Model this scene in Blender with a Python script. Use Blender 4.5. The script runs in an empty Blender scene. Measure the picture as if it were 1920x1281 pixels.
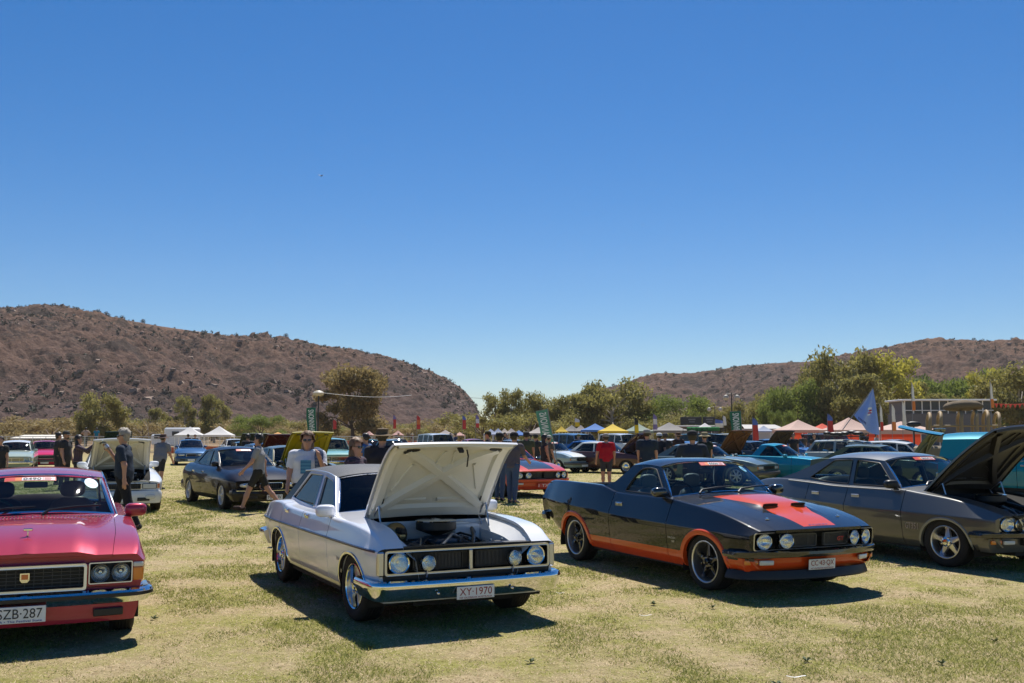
import bpy, bmesh, math, random
import numpy as np
from mathutils import Vector, Matrix
from mathutils.geometry import tessellate_polygon
random.seed(7); RNG = np.random.default_rng(7)
SC = bpy.context.scene; COL = SC.collection
R = math.radians
# ------------------------------------------------------------------ camera
FPX, HOR, CAMH = 1867.0, 813.5, 1.73
PITCH = math.atan((HOR-640.5)/FPX)
cam = bpy.data.cameras.new('camera'); camo = bpy.data.objects.new('camera', cam); COL.objects.link(camo)
cam.sensor_width = 36.0; cam.lens = 36.0*FPX/1920.0; cam.clip_start = 0.1; cam.clip_end = 8000
camo.location = (0, 0, CAMH); camo.rotation_euler = (math.pi/2+PITCH, 0, 0); SC.camera = camo
# ------------------------------------------------------------------ sky + sun
SUN_AZ, SUN_EL = R(8), R(60)           # azimuth measured from +Y towards +X
w = bpy.data.worlds.new('World'); SC.world = w; w.use_nodes = True
nt = w.node_tree; bg = nt.nodes['Background']
sky = nt.nodes.new('ShaderNodeTexSky'); sky.sky_type = 'NISHITA'; sky.sun_disc = False
sky.sun_elevation = SUN_EL; sky.sun_rotation = SUN_AZ; sky.altitude = 600; sky.air_density = 1.0; sky.dust_density = 0.25; sky.ozone_density = 3.5
hs = nt.nodes.new('ShaderNodeHueSaturation'); hs.inputs['Saturation'].default_value = 1.40; nt.links.new(sky.outputs[0], hs.inputs['Color'])
tn = nt.nodes.new('ShaderNodeMix'); tn.data_type = 'RGBA'; tn.blend_type = 'MULTIPLY'; tn.inputs[0].default_value = 1.0; tn.inputs[7].default_value = (.95, .955, 1.04, 1); nt.links.new(hs.outputs[0], tn.inputs[6])
nt.links.new(tn.outputs[2], bg.inputs[0]); bg.inputs[1].default_value = 0.05
sl = bpy.data.lights.new('sun', 'SUN'); sl.energy = 3.6; sl.angle = R(0.53); sl.color = (1, .955, .88)
so = bpy.data.objects.new('sun', sl); COL.objects.link(so)
sd = Vector((math.sin(SUN_AZ)*math.cos(SUN_EL), math.cos(SUN_AZ)*math.cos(SUN_EL), math.sin(SUN_EL)))
so.rotation_euler = sd.to_track_quat('Z', 'Y').to_euler()
vs = SC.view_settings; vs.view_transform = 'Standard'; vs.look = 'None'; vs.exposure = 0.95; vs.gamma = 1.0
SC.cycles.max_bounces = 8; SC.cycles.transparent_max_bounces = 16; SC.cycles.caustics_reflective = False; SC.cycles.caustics_refractive = False
SC.cycles.sample_clamp_indirect = 6.0
# ------------------------------------------------------------------ pixel -> place helpers (photo pixels, used to measure the site)
def ray(u, v):
    a = (u-960)/FPX; b = (640.5-v)/FPX
    return np.array([a, math.cos(PITCH)-b*math.sin(PITCH), math.sin(PITCH)+b*math.cos(PITCH)])
def at(u, D, v=None):
    d = ray(u, HOR if v is None else v); t = D/d[1]
    return (d[0]*t, D, CAMH+d[2]*t)
def gx(u, D): return at(u, D)[0]
# ------------------------------------------------------------------ mesh helpers
def link(name, me, parent=None):
    o = bpy.data.objects.new(name, me); COL.objects.link(o)
    if parent is not None: o.parent = parent
    return o
def tag(o, label, cat, group=None, kind=None):
    if label: o['label'] = label
    if cat: o['category'] = cat
    if group: o['group'] = group
    if kind: o['kind'] = kind
    return o
def root(name, loc, rz, label, cat, group=None, scale=1.0):
    o = bpy.data.objects.new(name, None); COL.objects.link(o); o.location = loc; o.rotation_euler = (0, 0, rz); o.scale = (scale,)*3
    o.empty_display_size = .2
    return tag(o, label, cat, group)
def copy_tree(o, parent=None):
    c = o.copy(); COL.objects.link(c)
    if parent is not None: c.parent = parent
    for ch in list(o.children): copy_tree(ch, c)
    return c
def pchip(pts):
    pts = sorted(pts); X = np.array([p[0] for p in pts], float); Y = np.array([p[1] for p in pts], float)
    if len(X) == 1: return lambda x: np.full_like(np.asarray(x, float), Y[0])
    h = np.diff(X); d = np.diff(Y)/h; m = np.zeros_like(Y)
    for i in range(1, len(X)-1):
        if d[i-1]*d[i] > 0:
            w1 = 2*h[i]+h[i-1]; w2 = h[i]+2*h[i-1]; m[i] = (w1+w2)/(w1/d[i-1]+w2/d[i])
    m[0] = d[0]; m[-1] = d[-1]
    def f(x):
        x = np.clip(np.asarray(x, float), X[0], X[-1]); i = np.clip(np.searchsorted(X, x)-1, 0, len(h)-1)
        t = (x-X[i])/h[i]
        return ((2*t**3-3*t**2+1)*Y[i]+(t**3-2*t**2+t)*h[i]*m[i]+(-2*t**3+3*t**2)*Y[i+1]+(t**3-t**2)*h[i]*m[i+1])
    return f
def lin(pts):
    X = [p[0] for p in pts]; Y = [p[1] for p in pts]
    return lambda x: np.interp(x, X, Y)
class MB:
    def __init__(s): s.v = []; s.f = []; s.m = []
    def add(s, vs, fs, mi=0):
        b = len(s.v); s.v += [tuple(map(float, p)) for p in vs]; s.f += [tuple(i+b for i in q) for q in fs]; s.m += [mi]*len(fs); return s
    def grid(s, P, mi=0, closed=False, flip=False):
        P = np.asarray(P, float); n, m = P.shape[:2]; fs = []
        for i in range(n-1):
            for j in range(m if closed else m-1):
                k = (j+1) % m; q = (i*m+j, (i+1)*m+j, (i+1)*m+k, i*m+k); fs.append(q[::-1] if flip else q)
        return s.add(P.reshape(-1, 3), fs, mi)
    def box(s, c, d, b=0, mi=0, rot=None):
        hx, hy, hz = d[0]/2, d[1]/2, d[2]/2
        b = min(b, hx*.9, hy*.9, hz*.9)
        if b <= 0:
            vs = [(x, y, z) for x in (-hx, hx) for y in (-hy, hy) for z in (-hz, hz)]
            fs = [(0, 1, 3, 2), (4, 6, 7, 5), (0, 4, 5, 1), (2, 3, 7, 6), (0, 2, 6, 4), (1, 5, 7, 3)]
        else:
            vs = []
            for x in (-1, 1):
                for y in (-1, 1):
                    for z in (-1, 1):
                        vs += [(x*hx, y*(hy-b), z*(hz-b)), (x*(hx-b), y*hy, z*(hz-b)), (x*(hx-b), y*(hy-b), z*hz)]
            I = lambda x, y, z, k: (x*4+y*2+z)*3+k
            fs = [(I(0,0,0,0), I(0,0,1,0), I(0,1,1,0), I(0,1,0,0)), (I(1,0,0,0), I(1,1,0,0), I(1,1,1,0), I(1,0,1,0)),
                  (I(0,0,0,1), I(1,0,0,1), I(1,0,1,1), I(0,0,1,1)), (I(0,1,0,1), I(0,1,1,1), I(1,1,1,1), I(1,1,0,1)),
                  (I(0,0,0,2), I(0,1,0,2), I(1,1,0,2), I(1,0,0,2)), (I(0,0,1,2), I(1,0,1,2), I(1,1,1,2), I(0,1,1,2))]
            for a in (0, 1):
                for c_ in (0, 1):
                    fs += [(I(a,c_,0,0), I(a,c_,1,0), I(a,c_,1,1), I(a,c_,0,1)), (I(a,0,c_,0), I(a,1,c_,0), I(a,1,c_,2), I(a,0,c_,2)), (I(0,a,c_,1), I(1,a,c_,1), I(1,a,c_,2), I(0,a,c_,2))]
                    for e in (0, 1): fs.append((I(a,c_,e,0), I(a,c_,e,1), I(a,c_,e,2)))
        V = np.array(vs)
        if rot is not None: V = V @ np.array(rot.to_3x3()).T
        return s.add(V+np.array(c), fs, mi)
    def ell(s, c, d, n=10, m=14, p=2.0, mi=0, rot=None):   # superellipsoid
        u = np.linspace(-math.pi/2, math.pi/2, n); t = np.linspace(0, 2*math.pi, m, endpoint=False)
        sp = lambda a: np.sign(a)*np.abs(a)**(2/p)
        U, T = np.meshgrid(u, t, indexing='ij')
        P = np.stack([sp(np.cos(U))*sp(np.cos(T))*d[0]/2, sp(np.cos(U))*sp(np.sin(T))*d[1]/2, sp(np.sin(U))*d[2]/2], -1)
        if rot is not None: P = P @ np.array(rot.to_3x3()).T
        return s.grid(P+np.array(c), mi, closed=True, flip=True)
    def tube(s, path, r, n=8, mi=0, caps=True, closed=False):
        P = np.array(path, float); k = len(P); rr = np.broadcast_to(np.array(r, float), (k,))
        T = np.zeros_like(P)
        for i in range(k):
            a = P[(i-1) % k] if (i > 0 or closed) else P[0]; b = P[(i+1) % k] if (i < k-1 or closed) else P[-1]; T[i] = b-a
        T /= np.linalg.norm(T, axis=1)[:, None]+1e-12
        ref = np.array([0, 0, 1.0]) if abs(T[0][2]) < .9 else np.array([1.0, 0, 0])
        nrm = np.cross(T[0], ref); nrm /= np.linalg.norm(nrm); G = []
        for i in range(k):
            nrm = nrm-T[i]*(nrm@T[i]); nrm /= np.linalg.norm(nrm)+1e-12; bi = np.cross(T[i], nrm)
            a = np.linspace(0, 2*math.pi, n, endpoint=False)
            G.append(P[i]+rr[i]*(np.cos(a)[:, None]*nrm+np.sin(a)[:, None]*bi))
        if closed: G.append(G[0])
        b0 = len(s.v); s.grid(np.array(G), mi, closed=True)
        if caps and not closed:
            s.f += [tuple(b0+i for i in range(n)), tuple(b0+(k-1)*n+i for i in reversed(range(n)))]; s.m += [mi, mi]
        return s
    def lathe(s, prof, c=(0,0,0), axis='z', n=32, mi=0, caps=True):   # prof: (r, h)
        a = np.linspace(0, 2*math.pi, n, endpoint=False); G = []
        for r, h in prof:
            x, y, z = r*np.cos(a), r*np.sin(a), np.full(n, h)
            G.append(np.stack({'z': [x, y, z], 'y': [x, z, -y], 'x': [z, x, y]}[axis], -1))
        b0 = len(s.v); k = len(prof); s.grid(np.array(G)+np.array(c), mi, closed=True)
        if caps:
            if prof[0][0] > 1e-4: s.f.append(tuple(b0+i for i in range(n))); s.m.append(mi)
            if prof[-1][0] > 1e-4: s.f.append(tuple(b0+(k-1)*n+i for i in reversed(range(n)))); s.m.append(mi)
        return s
    def plate(s, outer, holes, fn, mi=0, depth=0.0, dvec=None, back=False):
        """2D polygon with holes -> 3D through fn(a,b); walls along dvec*depth."""
        loops = [outer]+list(holes); pts = [p for l in loops for p in l]
        tr = tessellate_polygon([[Vector((p[0], p[1], 0)) for p in l] for l in loops])
        V = np.array([fn(*p) for p in pts], float); fs = []
        for t in tr:
            a, b, c = [pts[i] for i in t]
            if (b[0]-a[0])*(c[1]-a[1])-(b[1]-a[1])*(c[0]-a[0]) < 0: t = t[::-1]
            fs.append(tuple(t))
        s.add(V, fs, mi)
        if depth:
            dv = np.array(dvec, float) if not callable(dvec) else None; n0 = 0
            for l in loops:
                k = len(l); F = V[n0:n0+k]; B = F+depth*(dv if dv is not None else np.array([dvec(*p) for p in l]))
                s.add(np.concatenate([F, B]), [(i, i+k, (i+1) % k+k, (i+1) % k) for i in range(k)], mi); n0 += k
            if back: s.add(V+depth*dv, [q[::-1] for q in fs], mi)
        return s
    def rotate(s, M, pivot=(0,0,0), start=0):
        pv = np.array(pivot); V = (np.array(s.v[start:])-pv) @ np.array(M.to_3x3()).T+pv
        s.v[start:] = [tuple(p) for p in V]; return s
    def shift(s, d, start=0):
        V = np.array(s.v[start:])+np.array(d); s.v[start:] = [tuple(p) for p in V]; return s
    def mesh(s, name, mats, smooth=True, ang=38):
        me = bpy.data.meshes.new(name); me.from_pydata(s.v, [], s.f)
        for mt in (mats if isinstance(mats, (list, tuple)) else [mats]): me.materials.append(mt)
        if any(s.m): me.polygons.foreach_set('material_index', s.m)
        if smooth:
            me.polygons.foreach_set('use_smooth', [True]*len(s.f)); me.set_sharp_from_angle(angle=R(ang))
        me.update(); return me
    def build(s, name, mats, parent=None, smooth=True, ang=38):
        if not s.v: return None
        return link(name, s.mesh(name, mats, smooth, ang), parent)
def rpoly(pts, r=.03, n=4):
    """round the corners of a 2D polygon"""
    out = []; k = len(pts)
    for i in range(k):
        p = np.array(pts[i][:2], float); a = np.array(pts[i-1][:2], float)-p; b = np.array(pts[(i+1) % k][:2], float)-p
        la, lb = np.linalg.norm(a), np.linalg.norm(b); rr = min(pts[i][2] if len(pts[i]) > 2 else r, la*.45, lb*.45)
        p0 = p+a/la*rr; p1 = p+b/lb*rr
        for t in np.linspace(0, 1, n+1): out.append(tuple((1-t)**2*p0+2*t*(1-t)*p+t*t*p1))
    return out
def rect(a0, a1, b0, b1, r=.0, n=3):
    q = [(a0, b0), (a1, b0), (a1, b1), (a0, b1)]
    return rpoly(q, r, n) if r else q
# ------------------------------------------------------------------ numpy noise
def _hash(i, j, k, sd):
    h = (i.astype(np.int64)*374761393+j.astype(np.int64)*668265263+k.astype(np.int64)*2147483647+sd*1442695041) & 0xffffffff
    h = ((h ^ (h >> 13))*1274126177) & 0xffffffff
    return ((h ^ (h >> 16)) & 0xffffff)/float(0xffffff)
def vnoise(x, y, sd=0):
    xi, yi = np.floor(x), np.floor(y); fx, fy = x-xi, y-yi; fx = fx*fx*(3-2*fx); fy = fy*fy*(3-2*fy); z = np.zeros_like(xi)
    return (_hash(xi, yi, z, sd)*(1-fx)+_hash(xi+1, yi, z, sd)*fx)*(1-fy)+(_hash(xi, yi+1, z, sd)*(1-fx)+_hash(xi+1, yi+1, z, sd)*fx)*fy
def fbm(x, y, o=4, sd=0):
    a, t, n = 1.0, 0, 0
    for i in range(o): t = t+a*vnoise(x*2**i, y*2**i, sd+i); n += a; a *= .5
    return t/n
# ------------------------------------------------------------------ materials
MATS = {}
def _new(name):
    m = bpy.data.materials.new(name); m.use_nodes = True; nt = m.node_tree; return m, nt, nt.nodes['Principled BSDF']
def N(nt, t, **kw):
    n = nt.nodes.new('ShaderNode'+t)
    for k, v in kw.items():
        if k.startswith('i_'): n.inputs[k[2:].replace('_', ' ')].default_value = v
        elif k.startswith('n_'): n.inputs[int(k[2:])].default_value = v
        else: setattr(n, k, v)
    return n
def mixc(nt, fac, a, b):
    n = nt.nodes.new('ShaderNodeMix'); n.data_type = 'RGBA'
    for sock, val in ((0, fac), (6, a), (7, b)):
        if isinstance(val, (int, float)): n.inputs[sock].default_value = val
        elif isinstance(val, (tuple, list)): n.inputs[sock].default_value = (*val[:3], 1)
        else: nt.links.new(val, n.inputs[sock])
    return n.outputs[2]
def ramp(nt, src, stops):
    r = nt.nodes.new('ShaderNodeValToRGB'); e = r.color_ramp.elements
    while len(e) < len(stops): e.new(.5)
    for q, (p, c) in zip(e, stops): q.position = p; q.color = (*c, 1) if len(c) == 3 else c
    nt.links.new(src, r.inputs[0]); return r.outputs[0]
def noise(nt, scale, detail=4, rough=.6, coord='Object'):
    tc = nt.nodes.new('ShaderNodeTexCoord'); n = N(nt, 'TexNoise'); n.inputs['Scale'].default_value = scale; n.inputs['Detail'].default_value = detail; n.inputs['Roughness'].default_value = rough
    nt.links.new(tc.outputs[coord], n.inputs['Vector']); return n.outputs['Fac']
def mat(name, col, rough=.6, metal=0.0, var=.12, vs=6.0, spec=.5, bump=0.0, bs=40.0, coord='Object', coat=0.0):
    if name in MATS: return MATS[name]
    m, nt, b = _new(name)
    f = noise(nt, vs, 4, .6, coord); lo = [c*(1-var) for c in col]; hi = [min(1, c*(1+var)) for c in col]
    nt.links.new(mixc(nt, f, lo, hi), b.inputs['Base Color'])
    b.inputs['Roughness'].default_value = rough; b.inputs['Metallic'].default_value = metal; b.inputs['Specular IOR Level'].default_value = spec
    b.inputs['Coat Weight'].default_value = coat
    if bump:
        bn = N(nt, 'Bump'); bn.inputs['Strength'].default_value = bump; bn.inputs['Distance'].default_value = .02
        nt.links.new(noise(nt, bs, 3, .6, coord), bn.inputs['Height']); nt.links.new(bn.outputs[0], b.inputs['Normal'])
    MATS[name] = m; return m
def paint(name, col, metal=0.0, rough=.35, coat=1.0, scheme=None):
    """car paint: base under clear coat with a trace of dust; scheme(nt, xyz sockets) may return a socket that mixes in a second colour"""
    if name in MATS: return MATS[name]
    m, nt, b = _new(name)
    tc = nt.nodes.new('ShaderNodeTexCoord'); c = mixc(nt, noise(nt, 2.2, 5), [q*.93 for q in col], [min(1, q*1.06) for q in col])
    if scheme: c = scheme(nt, tc, c)
    dust = ramp(nt, noise(nt, 9, 6, .7), [(.52, (0, 0, 0)), (.85, (1, 1, 1))])
    mm = N(nt, 'Math', operation='MULTIPLY'); mm.inputs[1].default_value = .012; nt.links.new(dust, mm.inputs[0])
    nt.links.new(mixc(nt, mm.outputs[0], c, (.42, .34, .25)), b.inputs['Base Color'])
    b.inputs['Metallic'].default_value = metal; b.inputs['Roughness'].default_value = rough; b.inputs['Specular IOR Level'].default_value = .05
    b.inputs['Coat Weight'].default_value = coat; b.inputs['Coat IOR'].default_value = 1.5
    rr = N(nt, 'MapRange'); rr.inputs['To Min'].default_value = .0; rr.inputs['To Max'].default_value = .035
    nt.links.new(noise(nt, 5, 5), rr.inputs[0]); nt.links.new(rr.outputs[0], b.inputs['Coat Roughness'])
    MATS[name] = m; return m
def glass(name, tint, refl=.75, f0=.05):
    if name in MATS: return MATS[name]
    m, nt, b = _new(name); nt.nodes.remove(b); out = nt.nodes['Material Output']
    t = N(nt, 'BsdfTransparent'); t.inputs[0].default_value = (*tint, 1); g = N(nt, 'BsdfGlossy'); g.inputs['Roughness'].default_value = .015; g.inputs[0].default_value = (refl, refl, refl, 1)
    lw = N(nt, 'LayerWeight'); lw.inputs[0].default_value = .5; pw = N(nt, 'Math', operation='POWER'); pw.inputs[1].default_value = 5; nt.links.new(lw.outputs['Facing'], pw.inputs[0])
    fr = N(nt, 'Math', operation='MULTIPLY_ADD'); fr.inputs[1].default_value = 1-f0; fr.inputs[2].default_value = f0; nt.links.new(pw.outputs[0], fr.inputs[0]); mx = N(nt, 'MixShader')
    nt.links.new(fr.outputs[0], mx.inputs[0]); nt.links.new(t.outputs[0], mx.inputs[1]); nt.links.new(g.outputs[0], mx.inputs[2])
    nt.links.new(mx.outputs[0], out.inputs[0]); MATS[name] = m; return m
M_CHROME = mat('chrome', (.78, .79, .80), .07, 1.0, .04)
M_BRIGHT = mat('bright_trim', (.80, .80, .80), .38, 1.0, .05)
M_SATIN = mat('satin_metal', (.55, .55, .56), .32, 1.0, .08)
M_ALLOY = mat('polished_alloy', (.70, .70, .70), .36, 1.0, .06)
M_BLACK = mat('black_trim', (.012, .012, .013), .45, 0, .2)
M_GLOSSBLACK = mat('gloss_black', (.010, .010, .011), .18, 0, .2, coat=1.0)
M_RUBBER = mat('tyre_rubber', (.022, .021, .020), .78, 0, .25, 18, .3, .25, 120)
M_DARK = mat('underbody', (.015, .014, .013), .9, 0, .2)
M_PLASTIC = mat('grey_plastic', (.09, .09, .09), .55)
M_LENS = glass('lamp_lens', (.93, .95, .96), 1.0)
M_REFL = mat('lamp_reflector', (.86, .86, .84), .20, 1.0, .10, 60)
M_AMBER = mat('amber_lens', (.75, .22, .02), .15, 0, .1, coat=1.0)
M_CLEARLENS = mat('clear_lens', (.62, .62, .58), .15, 0, .1, coat=1.0)
M_REDLENS = mat('red_lens', (.45, .01, .01), .15, 0, .1, coat=1.0)
M_GLASS = glass('car_glass', (.60, .70, .68))
M_GLASSD = glass('car_glass_dark', (.26, .31, .32))
M_GLASSK = glass('car_glass_tinted', (.05, .065, .07), .8, .05)
M_WHITE = mat('white_plate', (.80, .80, .78), .4)
M_SEAT = mat('seat_vinyl', (.03, .03, .032), .5)
# ------------------------------------------------------------------ lettering (flat print on plates, banners and glass)
_TX = {}
def text_mesh(txt, size=1.0, shear=0.0, bold=0.0):
    key = (txt, shear, bold)
    if key not in _TX:
        cu = bpy.data.curves.new('lettering', 'FONT'); cu.body = txt; cu.align_x = 'CENTER'; cu.align_y = 'CENTER'; cu.shear = shear; cu.offset = bold; cu.resolution_u = 3
        o = bpy.data.objects.new('lettering', cu); COL.objects.link(o); dg = bpy.context.evaluated_depsgraph_get()
        me = bpy.data.meshes.new_from_object(o.evaluated_get(dg)); bpy.data.objects.remove(o)
        v = np.array([p.co[:] for p in me.vertices]); f = [tuple(p.vertices) for p in me.polygons]
        mn, mx = v.min(0), v.max(0); v = v-(mn+mx)/2; _TX[key] = (v/(mx[0]-mn[0]), f, (mx[1]-mn[1])/(mx[0]-mn[0]))
    return _TX[key]
def lettering(parent, txt, o, ux, uy, width, height, m, name='lettering', bold=.012, deform=None):
    """flat text centred on o, ux = reading direction, uy = up; stretched to width x height"""
    v, f, asp = text_mesh(txt, 1, 0, bold); ux, uy, o = np.array(ux, float), np.array(uy, float), np.array(o, float)
    P = o+v[:, :1]*width*ux+v[:, 1:2]*(height/asp)*uy
    if deform: P = deform(P)
    mb = MB(); mb.add(P, f); return mb.build(name, m, parent, smooth=False)
for _t in ['XY\u00b71970', 'CC\u00b743\u00b7QX', 'SZB\u00b7287', 'M-BUV', '0490', '0506', '0634', '0624', 'SHANNONS', 'NT OUTBACK AUSTRALIA', 'SA \u2022 The Festival State', 'GT', 'FORD', 'FALCON', '500', 'Fairmont', 'V8', '351']:
    text_mesh(_t, 1, 0, .012)
for _t in ['XY\u00b71970', 'CC\u00b743\u00b7QX', 'SZB\u00b7287', 'M-BUV', '1 TX']: text_mesh(_t, 1, 0, .0)
# ------------------------------------------------------------------ cars
# car space: x forward (front axle at 0), y to the car's left, z up, metres
M_PRED = mat('plate_red', (.30, .025, .02), .5); M_PBLACK = mat('plate_black', (.02, .02, .02), .5); M_PBLUE = mat('plate_blue', (.05, .1, .35), .5)
M_STICKR = mat('sticker_red', (.62, .06, .05), .5); M_STICKO = mat('sticker_orange', (.75, .22, .05), .5); M_STICKB = mat('sticker_blue', (.20, .48, .62), .5)
M_PLRED = mat('red_plate', (.62, .06, .05), .45)
def sweep(mb, path, prof, mi=0, cap=True):
    P = np.array(path, float); k = len(P); G = []
    for i in range(k):
        t = P[min(i+1, k-1)]-P[max(i-1, 0)]; t /= np.linalg.norm(t)+1e-9; n = np.array([t[1], -t[0]])
        G.append([(P[i][0]+n[0]*o, P[i][1]+n[1]*o, z) for o, z in prof])
    b = len(mb.v); m = len(prof); mb.grid(np.array(G), mi, closed=True, flip=True)
    if cap: mb.f += [tuple(b+i for i in range(m)), tuple(b+(k-1)*m+i for i in reversed(range(m)))]; mb.m += [mi, mi]
def make_wheel(par, x, y, side, rad, wd, st, steer=0.0, nb=40):
    """tyre with its rim as sub-part; axis along y, outer face towards side"""
    rr = st.get('rr', .60)*rad; w2 = wd/2; tm = MB(); sh = rad-rr
    prof = [(rr*.97, -w2*.80), (rr+sh*.25, -w2*.98), (rr+sh*.6, -w2), (rad*.955, -w2*.90), (rad*.985, -w2*.80)]
    for k in range(6):      # tread with grooves
        a = -w2*.78+k*w2*1.56/6; b = a+w2*1.56/6; prof += [(rad, a+.004), (rad, b-.006)]
        if k < 5: prof += [(rad-.008, b-.004), (rad-.008, b+.002)]
    prof += [(rad*.985, w2*.80), (rad*.955, w2*.90), (rr+sh*.62, w2), (rr+sh*.55, w2*.985), (rr+sh*.25, w2*.98), (rr*.97, w2*.80)]
    tm.lathe(prof, axis='y', n=nb, caps=False)
    t = tm.build('tyre', M_RUBBER, par); t.location = (x, y, rad); t.rotation_euler = (0, random.uniform(0, 6), steer)
    rm = MB(); s = side; o = w2*.80*s
    H = lambda h: h*s
    pr = [(rr*1.0, H(w2*.86)), (rr*1.005, H(w2*.92)), (rr*.97, H(w2*.93)), (rr*.93, H(w2*.86)), (rr*.91, H(w2*.55)), (rr*.87, H(w2*.1)), (rr*.87, H(-w2*.7))]
    rm.lathe(pr, axis='y', n=nb, mi=1, caps=False)
    if st['kind'] == 'cap':
        rm.lathe([(rr*.93, H(w2*.80)), (rr*.90, H(w2*.62)), (rr*.62, H(w2*.60)), (rr*.58, H(w2*.75)), (rr*.40, H(w2*.92)), (rr*.2, H(w2*1.0)), (0.001, H(w2*1.02))], axis='y', n=nb, mi=0, caps=False)
        for k in range(10):
            a = 2*math.pi*k/10; c = (math.cos(a)*rr*.76, H(w2*.605), math.sin(a)*rr*.76)
            rm.box(c, (rr*.12, .012, rr*.16), .003, 2, Matrix.Rotation(-a, 3, 'Y'))
    else:
        n = st.get('n', 5); wi, wo = st.get('wi', .17), st.get('wo', .13)
        rm.lathe([(rr*.86, H(-w2*.05)), (.001, H(-w2*.05))], axis='y', n=nb, mi=2, caps=False)
        for k in range(n):
            a = 2*math.pi*k/n; ca, sa = math.cos(a), math.sin(a); vs = []
            stat = [(rr*.10, wi, st.get('hub', .72)), (rr*.40, (wi+wo)/2*.92, st.get('mid', .55)), (rr*.70, wo, st.get('mid', .55)*.9), (rr*.90, wo*1.35, st.get('mid', .55)*.8)]
            for r_, hw, h in stat:
                for q, hh in ((-1, h-.22), (-.75, h), (0, h+.06), (.75, h), (1, h-.22)):
                    t_ = q*hw*rr; vs.append((r_*ca-t_*sa, H(w2*hh), r_*sa+t_*ca))
            fs = []
            for i in range(3):
                for j in range(4):
                    q = (i*5+j, i*5+j+1, (i+1)*5+j+1, (i+1)*5+j); fs.append(q if s < 0 else q[::-1])
            rm.add(vs, fs, 0)
        hr = st.get('hr', .20)
        rm.lathe([(rr*hr*1.25, H(w2*.40)), (rr*hr*1.2, H(w2*.78)), (rr*hr*.8, H(w2*.86)), (rr*hr*.7, H(w2*.98)), (.001, H(w2*1.0))], axis='y', n=20, mi=3, caps=False)
        for k in range(5):
            a = 2*math.pi*(k+.5)/5; rm.lathe([(.011, H(w2*.55)), (.011, H(w2*.86)), (.001, H(w2*.88))], (math.cos(a)*rr*.30, 0, math.sin(a)*rr*.30), 'y', 8, 3, caps=False)
    ro = rm.build('rim', st['mats'], t)
    return t
W_SLOT = dict(kind='sp', n=5, wi=.26, wo=.20, hub=.80, mid=.50, hr=.20, rr=.66, mats=[M_ALLOY, M_CHROME, M_DARK, M_CHROME])
W_BLACK5 = dict(kind='sp', n=5, wi=.20, wo=.10, hub=.45, mid=.42, hr=.13, rr=.74, mats=[M_GLOSSBLACK, M_ALLOY, M_DARK, M_GLOSSBLACK])
W_GLOBE = dict(kind='sp', n=5, wi=.30, wo=.15, hub=.55, mid=.40, hr=.24, rr=.66, mats=[M_ALLOY, M_ALLOY, M_DARK, M_CHROME])
W_ALLOY = dict(kind='sp', n=7, wi=.16, wo=.12, hub=.6, mid=.55, hr=.16, rr=.68, mats=[M_ALLOY, M_ALLOY, M_DARK, M_ALLOY])
W_CAP = dict(kind='cap', rr=.62, mats=[M_CHROME, M_SATIN, M_DARK])

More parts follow.
